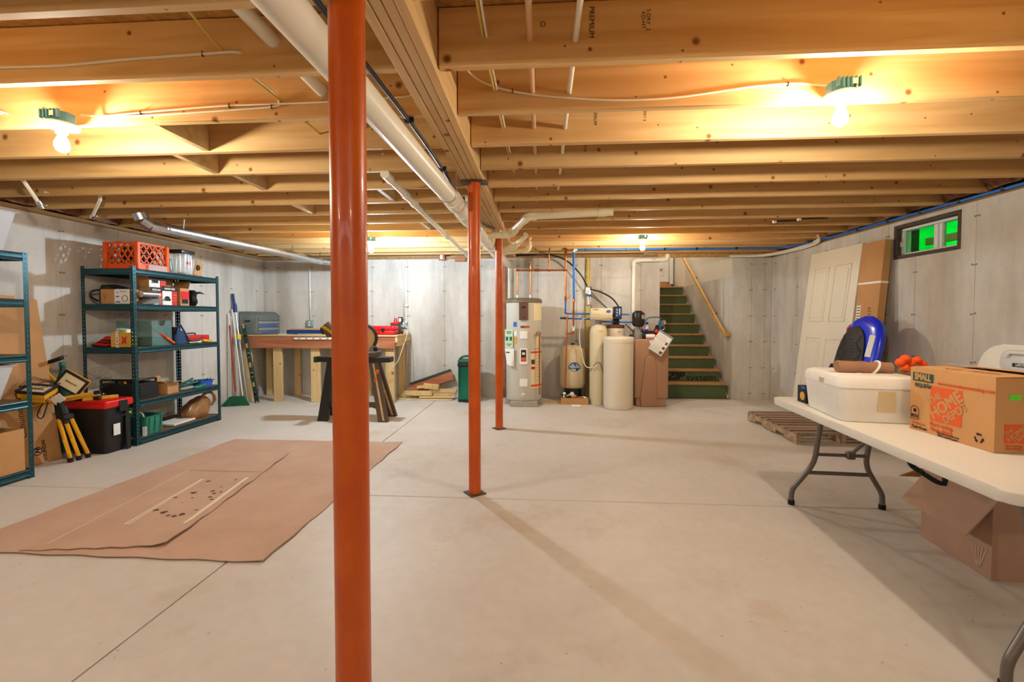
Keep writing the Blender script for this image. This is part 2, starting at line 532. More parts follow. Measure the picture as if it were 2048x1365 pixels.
ls = [7.20 - .61 * k for k in range(0, 18)]
panel_wall('wall_left', sorted([YB] + [v for v in ls if v > YF] + [YF]), 'y', XL, 1)
WH = (4.175, 4.925, 1.885, 2.225)      # window opening in the right wall
panel_wall('wall_right', sorted([YF, 7.40] + [7.297, 6.686, 6.035, 5.43, 5.0] + [4.647 - .61 * k for k in range(0, 14) if 4.647 - .61 * k > YF]), 'y', XR, -1, holes=(WH,))
panel_wall('wall_back_left', [-4.69, -4.65, -4.446, -3.845, -3.235, -2.823, -2.222, -1.61, -1.0, -.399, -.082, .547, .938, 1.563, 1.862], 'x', YB, -1, ext=(.22, -.06))
panel_wall('wall_back_right', [2.99, 3.274, 3.479, 3.58], 'x', YB, -1, ext=(-.06, .22))
panel_wall('wall_front', [XL + .61 * k for k in range(0, 14)] + [XR], 'x', YF, 1, ties=False)

# stairwell: concrete side walls up to 1.96 m, drywall above, a landing and a white door at the top
panel_wall('wall_stair_right', [7.45, 8.05, 8.66, 9.27, 9.88, 10.9], 'y', 2.99, -1, top=1.96, ext=(-.01, .1))
panel_wall('wall_stair_left', [7.45, 8.24, 8.85, 9.46, 10.9], 'y', 1.86, 1, top=1.96, ties=False, ext=(-.01, .1))
struct(MB().bx(2.995, 3.2, 7.42, 10.9, 1.961, 4.6).build('wall_stair_drywall', 'drywall', smooth=False))
struct(MB().bx(1.6, 1.855, 7.42, 10.9, 1.961, 4.6).build('wall_stair_drywall_left', 'drywall', smooth=False))
struct(MB().bx(1.6, 3.2, 10.8, 10.95, -.1, 4.6).build('wall_stair_top', 'drywall', smooth=False))
struct(MB().bx(1.6, 3.2, 7.2, 10.95, 4.6, 4.65).build('ceiling_stairwell', 'drywall', smooth=False))
struct(MB().bx(1.6, 3.2, 7.2, 7.42, 2.545, 4.6).build('wall_stair_header', 'drywall', smooth=False))
d = MB().bx(2.06, 2.87, 10.62, 10.66, 2.112, 4.15, bev=.003)
dr = struct(d.build('door_1', 'white_paint'))
for zc in (2.50, 3.2):
    MB().bx(2.18, 2.42, 10.612, 10.63, zc - .25, zc + .25, bev=.012).build('door_panel', 'white_paint', dr)
    MB().bx(2.52, 2.76, 10.612, 10.63, zc - .25, zc + .25, bev=.012).build('door_panel', 'white_paint', dr)
MB().tube([(2.60, 10.59, 2.40), (2.72, 10.59, 2.40)], .009, 8).build('door_lever', 'plate_steel', dr)
tr = MB().bx(2.876, 2.966, 10.60, 10.80, 2.06, 4.3, bev=.006)
struct(tr.build('trim_1', 'white_paint'))

# ceiling: subfloor panels, every joist a board of its own, blocking between them
ce = struct(MB().bx(XL - .2, XR + .2, YF - .2, YB + .2, ZJ + JH + .004, ZJ + JH + .03).build('ceiling', 'osb', smooth=False))
BX0, BX1 = -.585, -.425            # the beam
k0 = int((YF - J0) / JS) + 1
jl = jr = None
jy = []
for k in range(k0, 14):
    y = J0 + JS * k
    if k == 13: y = 7.18
    jy.append(y)
    if jl is None:
        jl = MB().bx(XL - .1, BX0 - .004, y, y + JT, ZJ, ZJ + JH, bev=.003).build('joist', 'joist_wood', ce)
        jr = MB().bx(BX1 + .004, XR + .1, y, y + JT, ZJ, ZJ + JH, bev=.003).build('joist', 'joist_wood', ce)
        y_first = y
        # re-centre the board meshes so that copies can slide
        continue
    for src in (jl, jr):
        o = src.copy(); col.objects.link(o); o.parent = ce
        o.location = (src.location.x, src.location.y + y - y_first, src.location.z)
# rim boards and rim insulation
for x in (XL - .14, XR + .10):
    MB().bx(x, x + .04, YF - .1, YB + .1, ZJ, ZJ + JH).build('rim_board', 'sill_wood', ce)
MB().bx(XL - .1, XR + .1, YB + .10, YB + .14, ZJ, ZJ + JH).build('rim_board', 'joist_wood', ce)
MB().bx(1.80, XR, YB - .085, YB - .045, ZJ - .06, ZJ + JH).build('rim_board', 'osb', ce)
for k, y in enumerate(jy[:-1]):
    for x, s in ((XL - .06, 1), (XR + .06, -1)):
        if y < 1.0: continue
        mb = MB()
        yc = y + JT + (JS - JT) / 2
        def batt(u, v, x=x, s=s, yc=yc, y=y):
            a = -.5 + u; z = ZJ + .015 + v * (JH - .03)
            bulge = .09 + .05 * math.sin(v * 3.1) + random.uniform(-.02, .02)
            return (x + s * bulge * (1 if .02 < u < .98 else .6), yc + a * (JS - JT - .01), z)
        mb.grid(batt, 7, 5)
        o = mb.build('insulation_batt', 'insulation', ce, solid=.02)
# solid blocking between the joists on the left, a diagonal row as in the photo
def block(x, k, z1=ZJ + JH - .01, z0=ZJ + .045, t=.038):
    y = J0 + JS * k
    MB().bx(x - t / 2, x + t / 2, y + JT + .002, y + JS - .002, z0, z1, bev=.002).build('blocking', 'board_wood', ce)
for x, k in ((-2.05, 1), (-2.30, 2), (-2.21, 3), (-2.25, 5), (-1.3, 4), (-1.3, 7)):
    block(x, k, z0=ZJ + .005)
# sill plates on the walls
struct(MB().bx(XL - .14, XL + .012, YF, YB + .12, ZT + .001, ZJ - .001, bev=.003).build('trim_2', 'sill_wood'))
struct(MB().bx(XR - .012, XR + .14, YF, YB + .12, ZT + .001, ZJ - .001, bev=.003).build('trim_3', 'sill_wood'))
struct(MB().bx(XL + .0122, 1.862, YB - .03, YB + .12, ZT + .001, ZJ - .001, bev=.003).build('trim_4', 'sill_wood'))
struct(MB().bx(2.99, XR - .0122, YB - .03, YB + .12, ZT + .001, ZJ - .001, bev=.003).build('trim_5', 'sill_wood'))

# built-up beam: four plies and a ledger strip
bt = thing('support_beam', 'long built-up wooden beam of four plies running over the orange posts', 'beam', ((BX0 + BX1) / 2, 2, 2.28))
w_ = (BX1 - BX0) / 4
for i in range(4):
    dz = random.uniform(0, .003)
    MB().bx(BX0 + i * w_ + .0012, BX0 + (i + 1) * w_ - .0012, YF, 7.36, 2.276 + dz, ZJ + JH, bev=.003).build('ply', 'beam_wood', bt)

# lamps: blue octagonal box nailed to a joist, white keyless lampholder, bare bulb
def lamp(loc, kind, label, tilt=0.0):
    t = thing('ceiling_lamp', label, 'lamp', loc, 0, 'bare bulb lamps under the joists')
    T = RM[t]
    mb = MB(T)
    out = [(.058 * math.cos(R(22.5 + 45 * k)), .058 * math.sin(R(22.5 + 45 * k))) for k in range(8)]
    mb.prism(out, .055, TM((0, 0, .066)), bev=.003)
    for k in range(6):
        mb.box((-.045 + .018 * k, -.056, .100), (.008, .018, .044), bev=.002)
    bxo = mb.build('junction_box', 'box_blue', t)
    MB(T).box((.020, -.0665, .098), (.022, .001, .024)).build('sticker', 'porcelain', bxo)
    MB(T).lathe([(0, .067), (.072, .067), (.075, .060), (.070, .052), (.036, .048), (.026, .040), (.024, .022), (.019, .018), (0, .018)], seg=24).build('lampholder', 'porcelain', t)
    MB(T).lathe([(0, .030), (.013, .028), (.014, .012), (.022, -.004), (.030, -.026), (.0305, -.042), (.024, -.060), (.012, -.069), (0, -.071)], seg=20).build('bulb', 'bulb_' + kind, t)
    return t
L1 = lamp((1.335, 2.17, 2.225), 'warm', 'bare warm bulb in a blue box, the nearest lamp right of the beam')
L2 = lamp((-2.425, 2.17, 2.20), 'warm', 'bare bulb in a blue box, the lamp at the far left of the ceiling')
L3 = lamp((1.263, 5.90, 2.22), 'warm', 'bare warm bulb hanging in front of the stairs and water tanks')
L4 = lamp((-2.15, 5.62, 2.185), 'cool', 'bare cool white bulb over the workbench, half hidden by the nearest post')
L5 = lamp((1.30, -1.35, 2.23), 'rear', 'bare bulb in a blue box behind the viewpoint, on the right')
L6 = lamp((-2.425, -1.35, 2.23), 'rear', 'bare bulb in a blue box behind the viewpoint, on the left')

# steel posts
def post(loc, label):
    t = thing('steel_post', label, 'post', loc, 0, 'orange steel posts under the beam')
    T = RM[t]
    MB(T).cyl((0, 0, .008), (0, 0, 2.264), .0445, seg=32).build('shaft', 'post_paint', t)
    MB(T).box((0, 0, .004), (.125, .125, .008), rot=(0, 0, R(38)), bev=.001).build('base_plate', 'plate_steel', t)
    MB(T).box((0, 0, 2.268), (.19, .11, .008), bev=.001).build('cap_plate', 'plate_steel', t)
    return t
p = post((-.49, 1.13, 0), 'orange steel post nearest the camera, tallest in view')
copy_tree(p, loc=(-.495, 3.29, 0), label='middle orange steel post, standing beside the crossing floor joint')
copy_tree(p, loc=(-.503, 5.26, 0), label='farthest orange steel post, beside the water heater')
# ================================================================ pipes, cables and duct under the ceiling
# big drain along the beam
t = thing('drain_pipe', 'thick white plastic drain pipe running under the joists beside the beam', 'pipe', (-.66, 3, 2.12))
MB().tube([(-.725, -3.3, 2.115), (-.685, 1.17, 2.12), (-.669, 1.776, 2.12), (-.634, 3.18, 2.125), (-.615, 5.3, 2.14), (-.60, 6.4, 2.15)], .057, 24).build('pipe_run', 'pvc', t)
for y0, y1 in ((3.17, 3.32), (3.56, 3.86), (5.0, 5.3), (5.72, 6.0)):
    f = lambda y: (-.634 + (y - 3.18) * .009, y, 2.125 + (y - 3.18) * .007)
    MB().tube([f(y0), f(y1)], .066, 24).build('coupling', 'pvc', t)
MB().tube(fillet([(-.63, 3.60, 2.125), (-.63, 3.75, 2.20), (-.63, 3.76, 2.29)], .06), .05, 16).build('wye_inlet', 'pvc', t)
MB().tube([(-.605, 6.35, 2.15), (-.56, 7.45, 2.165)], .062, 20).build('wall_outlet', 'pvc', t)
for y in (0.4, 3.04, 4.2, 5.4):
    mb = MB()
    x = -.634 + (y - 3.18) * .012
    mb.box((x - .058, y, 2.22), (.003, .03, .17)); mb.box((x + .058, y, 2.22), (.003, .03, .17))
    mb.tube([(x - .06 * math.cos(a), y, 2.125 - .06 * math.sin(a)) for a in [math.pi * k / 10 for k in range(11)]], .004, 6)
    mb.build('strap', 'galvanised', t)
# branch pipes near the back
t = thing('branch_pipe', 'cream plastic pipe crossing under the beam, then rising to the joists on the right', 'pipe', (-.3, 4.7, 2.2))
MB().tube(fillet([(-.62, 4.72, 2.14), (-.34, 4.86, 2.19), (-.14, 4.42, 2.275), (.66, 4.36, 2.29)], .05), .036, 16).build('pipe_run', 'pvc_yellow', t)
MB().tube(fillet([(-.44, 4.81, 2.172), (-.34, 4.86, 2.19), (-.29, 4.75, 2.21)], .05), .045, 16).build('elbow', 'pvc_yellow', t)
MB().tube(fillet([(-.18, 4.51, 2.258), (-.14, 4.42, 2.275), (-.06, 4.413, 2.277)], .04), .043, 16).build('elbow', 'pvc_yellow', t)
MB().cyl((.52, 4.37, 2.287), (.60, 4.365, 2.289), .042).build('coupling', 'pvc_yellow', t)
t = thing('branch_pipe', 'cream plastic pipe rising behind the farthest post into the joists', 'pipe', (-.3, 5.7, 2.2))
MB().tube(fillet([(-.60, 5.85, 2.14), (-.36, 5.70, 2.18), (-.20, 5.48, 2.29)], .05), .034, 14).build('pipe_run', 'pvc_yellow', t)
MB().tube(fillet([(-.47, 5.77, 2.16), (-.36, 5.70, 2.18), (-.31, 5.63, 2.215)], .05), .042, 14).build('elbow', 'pvc_yellow', t)
t = thing('branch_pipe', 'cream plastic pipe with an upturned elbow above the water heater', 'pipe', (-.3, 6.1, 2.2))
MB().tube(fillet([(-.60, 6.12, 2.16), (-.19, 6.08, 2.20), (-.17, 6.04, 2.36)], .06), .030, 14).build('pipe_run', 'pvc_yellow', t)
MB().tube(fillet([(-.27, 6.09, 2.19), (-.19, 6.08, 2.20), (-.175, 6.05, 2.28)], .06), .038, 14).build('elbow', 'pvc_yellow', t)
# vent: through the joists, then slanting down to the back
t = thing('vent_pipe', 'thin white plastic pipe leaving the joists and slanting back left of the drain', 'pipe', (-1.1, 4, 2.2))
MB().tube(fillet([(-1.10, 3.12, 2.43), (-1.09, 3.14, 2.285), (-1.09, 4.4, 2.245), (-1.08, 6.9, 2.19)], .05), .024, 14).build('pipe_run', 'pvc', t)
for y0, y1, z0, z1 in ((3.10, 3.22, 2.286, 2.282), (3.55, 3.63, 2.272, 2.27), (3.78, 3.86, 2.266, 2.262), (5.1, 5.18, 2.226, 2.224)):
    MB().cyl((-1.088, y0, z0), (-1.088, y1, z1), .032).build('coupling', 'pvc', t)
tag(MB().cyl((-1.108, -3.2, 2.435), (-1.115, 2.88, 2.44), .03, seg=16).build('vent_pipe', 'pvc'), 'white plastic pipe passing through holes in the nearest left joists', 'pipe')
# lines through the joists right of the beam
t = thing('cable_bundle', 'bundle of yellow and white cables passing through the joists nearest the beam', 'cable', (-.232, 2, 2.41))
for i, (dx, dz, m) in enumerate(((-.008, 0, 'cable_yellow'), (.006, .004, 'cable_white'), (0, .012, 'cable_yellow'))):
    MB().tube(smooth_path([(-.26 + dx, -1.0, 2.42 + dz), (-.225 + dx, 1.0, 2.44 + dz), (-.232 + dx, 1.845, 2.414 + dz), (-.232 + dx, 2.26, 2.41 + dz), (-.225 + dx, 3.1, 2.40 + dz), (-.22 + dx, 4.4, 2.42 + dz)], 4), .0055, 6).build('cable', m, t)
tag(MB().tube([(-.052, -3.2, 2.40), (-.052, 4.4, 2.40)], .0125, 12).build('water_pipe', 'tan_pipe'), 'tan plastic water pipe passing through the joists right of the beam', 'pipe')
tag(MB().tube(smooth_path([(.13, -3.2, 2.40), (.128, 1.8, 2.392), (.126, 2.3, 2.386), (.13, 3.1, 2.40), (.13, 4.0, 2.39)], 4), .0115, 12).build('water_pipe', 'cable_white'), 'white plastic water pipe through the joists, right of the tan one', 'pipe')
# black cable beside the beam
t = thing('service_cable', 'thick black cable clipped along the beam above the drain pipe', 'cable', (-.66, 3, 2.28))
MB().tube(smooth_path([(-.70, -.6, 2.29), (-.71, 1.2, 2.285), (-.695, 1.80, 2.288), (-.672, 2.26, 2.283), (-.655, 2.62, 2.268), (-.652, 3.0, 2.262), (-.646, 3.35, 2.24), (-.640, 3.66, 2.232), (-.63, 4.1, 2.25), (-.60, 4.75, 2.262), (-.52, 4.95, 2.262)], 5), .0105, 10).build('cable', 'cable_black', t)
for p in ((-.672, 2.28, 2.286), (-.652, 2.96, 2.265), (-.64, 3.60, 2.236)):
    MB().box(p, (.05, .016, .03), bev=.004).build('clip', 'black_plastic', t)
# white cables stapled to the joists
def cable(pts, label, m='cable_white', r=.0048, staples=(), name='cable', n=5):
    t = thing(name, label, 'cable', pts[0])
    MB().tube(smooth_path(pts, n), r, 6).build('cable_run', m, t)
    if staples:
        for p in staples: MB().box(p, (.006, .012, .022), bev=.002).build('staple', 'plate_steel', t)
    return t
yj0, yj1 = J0 - .006, J0 + JS - .006
cable([(-3.0, yj0, 2.372), (-2.33, yj0, 2.369), (-2.05, yj0, 2.367), (-1.736, yj0, 2.382), (-1.426, yj0, 2.391), (-1.273, yj0, 2.394), (-1.25, yj0 + .03, 2.389)], 'white cable stapled along the nearest left joist, ending at a hole', r=.006, staples=((-1.415, yj0, 2.391), (-2.9, yj0, 2.372)))
cable([(-2.36, yj1 - .05, 2.33), (-2.29, yj1, 2.345), (-2.165, yj1, 2.351), (-1.89, yj1, 2.366), (-1.621, yj1, 2.377), (-1.369, yj1, 2.377), (-1.068, yj1, 2.380), (-.70, yj1, 2.392)], 'white cable running right from the far left lamp box', staples=((-2.08, yj1, 2.354), (-1.60, yj1, 2.377)))
cable([(-2.20, yj1, 2.338), (-1.9, yj1, 2.344), (-1.6, yj1, 2.354), (-1.369, yj1, 2.364), (-1.335, yj1, 2.384), (-1.355, yj1 - .04, 2.43), (-1.42, yj1 - .3, 2.46)], 'thin white cable curling up from the staple below the lamp cable', staples=((-1.375, yj1, 2.364),))
cable([(-.38, yj1 - .06, 2.51), (-.353, yj1, 2.490), (-.272, yj1, 2.44), (-.149, yj1, 2.402), (.034, yj1, 2.37), (.346, yj1, 2.343), (.629, yj1, 2.346), (.976, yj1, 2.383), (1.18, yj1, 2.393), (1.275, yj1, 2.383), (1.30, yj1 - .04, 2.36)], 'white cable drooping along a joist from the beam to the right lamp', staples=((-.149, yj1, 2.402), (1.15, yj1, 2.392)))
cable([(-1.17, -1.0, 2.44), (-1.20, 1.0, 2.42), (-1.325, 1.84, 2.398), (-1.33, 2.25, 2.394), (-1.34, 3.2, 2.40)], 'yellow cable passing through the joists at the upper left', 'cable_yellow', .006)
cable([(-.70, yj1, 2.39), (-.65, yj1, 2.40), (-.61, yj1 - .03, 2.43)], 'short white cable loop beside the beam left of the black cable')
for dx, lab in ((0, 'left'), (.035, 'right')):
    cable([(-3.2 + dx * 4, 1.9, 2.42), (-2.93 + dx, 2.12, 2.385), (-2.86 + dx, 2.26, 2.372)], 'short white cable entering the joist above the left lamp, the ' + lab + ' one of two', r=.004)
# small junction on the far left joists: two stub pipes with valves
def stub(p0, p1, label):
    t = thing('valve_stub', label, 'valve', p1)
    MB().tube([p0, p1], .013, 10).build('pipe_run', 'cable_white', t)
    MB().tube([(p0[0], p0[1], p0[2] - .01), (p0[0], p0[1], ZJ + JH + .003)], .013, 10).build('riser', 'cable_white', t)
    d = (Vector(p1) - Vector(p0)).normalized()
    MB().cyl(Vector(p1) - d * .02, Vector(p1) + d * .015, .019).build('collar', 'galvanised', t)
    MB().tube([Vector(p1) + d * .01, Vector(p1) + d * .045], .011, 10).build('valve_body', 'galvanised', t)
    MB().box(Vector(p1) + d * .03 + Vector((.025, 0, .008)), (.05, .014, .008), bev=.002).build('handle', 'galvanised', t)
stub((-3.90, 3.20, 2.33), (-3.93, 3.33, 2.19), 'white valve stub hanging from the joists at the far left wall')
stub((-3.80, 3.70, 2.31), (-4.05, 3.87, 2.215), 'white valve stub slanting down left of the silver duct')
cable([(-4.1, 3.52, 2.33), (-3.95, 3.54, 2.318), (-3.8, 3.55, 2.32), (-3.6, 3.56, 2.325), (-3.3, 3.56, 2.335)], 'white supply line held to a joist between the two valve stubs', r=.01)
# silver duct
t = thing('vent_duct', 'shiny silver round duct slanting along the left ceiling', 'duct', (-3.7, 5, 2.18))
mb = MB()
mb.tube([(-3.80, 4.36, 2.195), (-3.66, 5.03, 2.18), (-3.34, 6.70, 2.155)], .052, 22)
mb.build('straight_run', 'galvanised', t)
for k, (a, b) in enumerate((((-3.90, 4.18, 2.31), (-3.89, 4.20, 2.25)), ((-3.89, 4.20, 2.25), (-3.86, 4.27, 2.205)), ((-3.86, 4.27, 2.205), (-3.79, 4.40, 2.192)))):
    MB().tube([a, b], .056, 22).build('elbow_gore', 'galvanised', t)
MB().tube([Vector((-3.34, 6.70, 2.155)) + Vector((.34, .38, -.02)) * (k / 60) for k in range(61)], .05, 18, radii=[.05 + .004 * (k % 2) for k in range(61)]).build('flexible_end', 'galvanised', t, smooth=False)
for (x, y, z) in ((-3.775, 4.52, 2.192), (-3.47, 6.04, 2.166), (-3.36, 6.6, 2.157)):
    mb = MB()
    mb.torus((x, y, z), .056, .003, 20, 5, M=Matrix.Rotation(R(90), 4, 'X') @ Matrix.Rotation(R(10), 4, 'Y'))
    mb.box((x + .05, y, z + .065), (.012, .002, .12), rot=(0, R(8), 0))
    mb.build('strap', 'galvanised', t)
# blue water line: down at the tanks, across under the joists, then along the right wall
t = thing('blue_water_line', 'blue plastic water line crossing the back joists and following the right wall', 'pipe', (.43, 6.7, 1.5))
pts = [(.455, 6.71, 1.56), (.452, 6.70, 2.285), (.50, 6.70, 2.287), (3.15, 6.72, 2.287), (3.36, 6.70, 2.288), (3.50, 6.50, 2.289), (3.53, 6.2, 2.289), (3.54, 5.5, 2.288), (3.54, 2.0, 2.282), (3.54, -1.0, 2.28)]
MB().tube([pts[0], pts[1]], .017, 12).build('riser', 'pex_blue', t)
MB().tube(fillet(pts[2:], .08), .013, 12).build('pipe_run', 'pex_blue', t)
MB().tube(fillet([(.452, 6.70, 2.25), (.452, 6.70, 2.285), (.50, 6.70, 2.287)], .02), .018, 12).build('elbow', 'pvc', t)
for p in [(x, 6.71, 2.287) for x in (.62, 1.2, 1.75, 2.2, 2.75)] + [(3.54, y, 2.286) for y in (6.0, 5.4, 4.95, 4.55, 4.15, 3.78, 3.4, 2.9)]:
    MB().box(p, (.03, .03, .034), bev=.004).build('clip', 'black_plastic', t)
# white conduits in the right back corner
for i, dz in enumerate((0, .03)):
    cable([(2.9, 7.30, 2.25 + dz * .3), (3.35, 7.28, 2.25 + dz * .4), (3.50, 6.9, 2.245 + dz * .6), (3.53, 6.42, 2.245 + dz), (3.52, 6.1, 2.27 + dz), (3.46, 6.02, 2.34)], 'white conduit curving into the joists at the right back corner, the %s of two' % ('lower', 'upper')[i], 'cable_white', .016)
for (p0, p1, lab) in (((2.46, 5.02, 2.315), (2.72, 5.06, 2.33), 'left'), ((2.64, 4.89, 2.31), (2.95, 4.96, 2.33), 'right')):
    t = thing('conduit_stub', 'grey conduit stub with a white end under the right joists, the %s of two' % lab, 'conduit', p0)
    MB().tube([p0, p1], .012, 10).build('pipe_run', 'plate_steel', t)
    MB().tube([Vector(p0) - Vector((.03, 0, .004)), p0], .017, 10).build('end_cap', 'pvc', t)
# conduits and outlets on the back wall
def outlet(x, z0, label, zb):
    t = thing('outlet_conduit', label, 'conduit', (x, 7.385, zb))
    MB().cyl((x, 7.387, zb), (x, 7.387, 2.25), .009, seg=10).build('conduit_run', 'galvanised', t)
    b = MB().box((x, 7.375, zb - .05), (.11, .045, .115), bev=.006)
    bo = b.build('outlet_box', 'box_grey', t)
    for dz in (.022, -.022):
        MB().box((x, 7.351, zb - .05 + dz), (.03, .004, .026), bev=.006).build('socket', 'porcelain', bo)
mat('box_grey', (150, 168, 172), 0.45, metal=.3)
outlet(-3.885, 2.25, 'grey outlet box and steel conduit on the back wall above the blue case', 1.25)
outlet(-2.285, 2.25, 'grey outlet box and conduit above the right end of the workbench', 1.24)
t = thing('power_adapter', 'black power adapter plugged in at the right end of the bench, white cord hanging', 'adapter', (-2.32, 7.33, 1.22))
MB().box((-2.325, 7.325, 1.26), (.07, .05, .10), bev=.008).build('plug_body', 'black_plastic', t)
MB().box((-2.325, 7.299, 1.262), (.04, .002, .06)).build('sticker', 'porcelain', t)
MB().tube(smooth_path([(-2.30, 7.33, 1.21), (-2.19, 7.26, 1.12), (-2.145, 7.05, .99), (-2.135, 6.80, .82), (-2.16, 6.65, .64), (-2.30, 6.62, .50)], 6), .004, 6).build('cord', 'cable_white', t)
t = thing('hanging_wire', 'white cord looping down the wall behind the bench end', 'cord', (-2.25, 7.36, .7))
MB().tube(smooth_path([(-2.24, 7.36, 1.2), (-2.20, 7.36, 1.0), (-2.22, 7.37, .8), (-2.24, 7.37, .5)], 5), .004, 6).build('cord_run', 'cable_white', t)
MB().box((-2.235, 7.365, 1.23), (.03, .04, .04), bev=.005).build('plug', 'porcelain', t)
t = thing('wall_sensor', 'small white device on a wood block at the top of the back wall', 'device', (-1.62, 7.36, 2.27))
MB().box((-1.635, 7.33, 2.30), (.10, .02, .14), bev=.002).build('backing_board', 'apron_wood', t)
MB().box((-1.635, 7.312, 2.29), (.05, .03, .085), bev=.01, seg=2).build('device_body', 'porcelain', t)
tag(MB().box((-1.34, 7.36, 2.24), (.17, .03, .055), bev=.003).build('wood_block', 'apron_wood'), 'short brown wood block on the wall top right of the white device', 'block')
tag(MB().box((-2.235, 7.372, 1.50), (.055, .03, .035), bev=.005).build('cable_box', 'porcelain'), 'tiny white cable box on the back wall over the bench end', 'box')
# grade stamps on the joists nearest the camera, right of the beam
for (x, k, s_, sz, up) in ((.19, 0, 'PREMIUM', .03, True), (.40, 0, 'S-DRY  2\nKD-HT', .022, True), (-.0, 0, 'D', .03, False), (.30, 2, 'PREMIUM', .026, True), (.58, 2, 'S-DRY 2', .022, True), (.28, 3, 'PREMIUM', .026, True)):
    y = J0 + JS * k - .0012
    text(s_, sz, 'ink_black', ce, face((x, y, ZJ + .15), (0, 0, -1) if up else (1, 0, 0), (1, 0, 0) if up else (0, 0, 1)), name='grade_stamp')
# ================================================================ left side: two steel shelves and what they hold
mat('shelf_metal', (36, 78, 86), 0.32, metal=.5, var=.25, scale=60)
mat('deck_board', (128, 92, 60), 0.8, var=.2, scale=12)
mat('cardboard', (190, 142, 92), 0.85, var=.08, scale=6)
mat('cardboard_pink', (190, 146, 118), 0.85, var=.08, scale=6)
mat('cardboard_dark', (156, 108, 66), 0.85, var=.1, scale=6)
mat('ink_red', (196, 60, 40), 0.7)
mat('orange_plastic', (240, 92, 14), 0.4)
mat('clear_plastic', (225, 232, 232), 0.12, alpha=.35)
mat('milky_plastic', (226, 228, 236), 0.35, trans=.35, ior=1.2)
mat('teal_clear', (110, 150, 146), 0.15, alpha=.42)
mat('green_plastic', (46, 130, 110), 0.45)
mat('dark_green', (26, 84, 62), 0.5)
mat('red_plastic', (214, 24, 26), 0.4)
mat('red_paint', (206, 30, 30), 0.35)
mat('yellow_paint', (226, 164, 36), 0.38)
mat('paper_white', (236, 234, 228), 0.7)
mat('grey_plastic', (130, 130, 128), 0.45)
mat('dark_steel', (70, 66, 62), 0.35, metal=.7)
mat('brown_bag', (176, 128, 80), 0.35, trans=.25, bump=.5, bscale=14)
mat('black_bag', (22, 22, 22), 0.3, bump=.6, bscale=16)
mat('blue_cloth', (30, 58, 96), 0.8, bump=.4, bscale=40)
mat('black_cloth', (30, 32, 32), 0.85, bump=.4, bscale=60)
mat('lamp_glass', (236, 226, 190), 0.2)
mat('tan_print', (214, 170, 60), 0.6)
mat('blue_print', (40, 96, 196), 0.6)
mat('lime_print', (110, 220, 60), 0.6)

def slotted(mb, T, L, w=.036):
    """One flange of a slotted angle, holes punched through: x across, z up."""
    mb.T = T
    hw = .009
    mb.box((w * .5 - (hw / 2 + (w - hw) / 4), 0, L / 2), ((w - hw) / 2, .0022, L))
    mb.box((w * .5 + (hw / 2 + (w - hw) / 4), 0, L / 2), ((w - hw) / 2, .0022, L))
    n = int(L / .0385)
    for k in range(n + 1):
        z0 = k * .0385 - .0; z1 = min(L, z0 + .0225)
        if z1 > z0: mb.box((w * .5, 0, (z0 + z1) / 2), (hw, .0022, z1 - z0))
def shelf_unit(name, label, x0, x1, y0, y1, levels, H=1.815):
    t = thing(name, label, 'shelf', ((x0 + x1) / 2, (y0 + y1) / 2, 0))
    for (cx, cy, ax, ay) in ((x1, y0, -1, 1), (x1, y1, -1, -1), (x0, y0, 1, 1), (x0, y1, 1, -1)):
        mb = MB()
        slotted(mb, Matrix.Translation((cx, cy, 0)) @ Matrix.Diagonal((ax, 1, 1, 1)), H)
        slotted(mb, Matrix.Translation((cx, cy, 0)) @ Matrix.Rotation(R(90), 4, 'Z') @ Matrix.Diagonal((ay, 1, 1, 1)), H)
        mb.T = Matrix()
        mb.box((cx + ax * .018, cy + ay * .018, .004), (.04, .04, .008))
        mb.build('upright', 'shelf_metal', t, smooth=False)
    for z in levels:
        # front, back (along Y) and side (along X) beams with a rolled step
        for x, s in ((x1, -1), (x0, 1)):
            mb = MB()
            mb.bx(min(x, x + s * .004), max(x, x + s * .004), y0 + .038, y1 - .038, z - .062, z - .002)
            mb.tube([(x + s * .002, y0 + .038, z - .008), (x + s * .002, y1 - .038, z - .008)], .0075, 8)
            mb.tube([(x + s * .001, y0 + .038, z - .05), (x + s * .001, y1 - .038, z - .05)], .0105, 8)
            mb.bx(min(x, x + s * .03), max(x, x + s * .03), y0 + .038, y1 - .038, z - .022, z - .018)
            mb.build('beam', 'shelf_metal', t)
        for y, s in ((y0, 1), (y1, -1)):
            mb = MB()
            mb.bx(x0 + .038, x1 - .038, min(y, y + s * .004), max(y, y + s * .004), z - .062, z - .002)
            mb.tube([(x0 + .038, y + s * .002, z - .008), (x1 - .038, y + s * .002, z - .008)], .0075, 8)
            mb.tube([(x0 + .038, y + s * .001, z - .05), (x1 - .038, y + s * .001, z - .05)], .0105, 8)
            mb.build('beam', 'shelf_metal', t)
        MB().bx(x0 + .006, x1 - .006, y0 + .006, y1 - .006, z - .018, z - .004).build('deck', 'deck_board', t)
    return t
shelf_unit('steel_shelf', 'dark green slotted steel shelf between the black tote and the broom', -4.63, -4.075, 4.286, 5.488, (1.79, 1.435, .995, .45, .075))
shelf_unit('steel_shelf', 'dark green slotted steel shelf cut off by the left edge of the picture', -4.60, -4.12, 2.17, 3.395, (1.81, 1.44, 1.0, .63, .075))

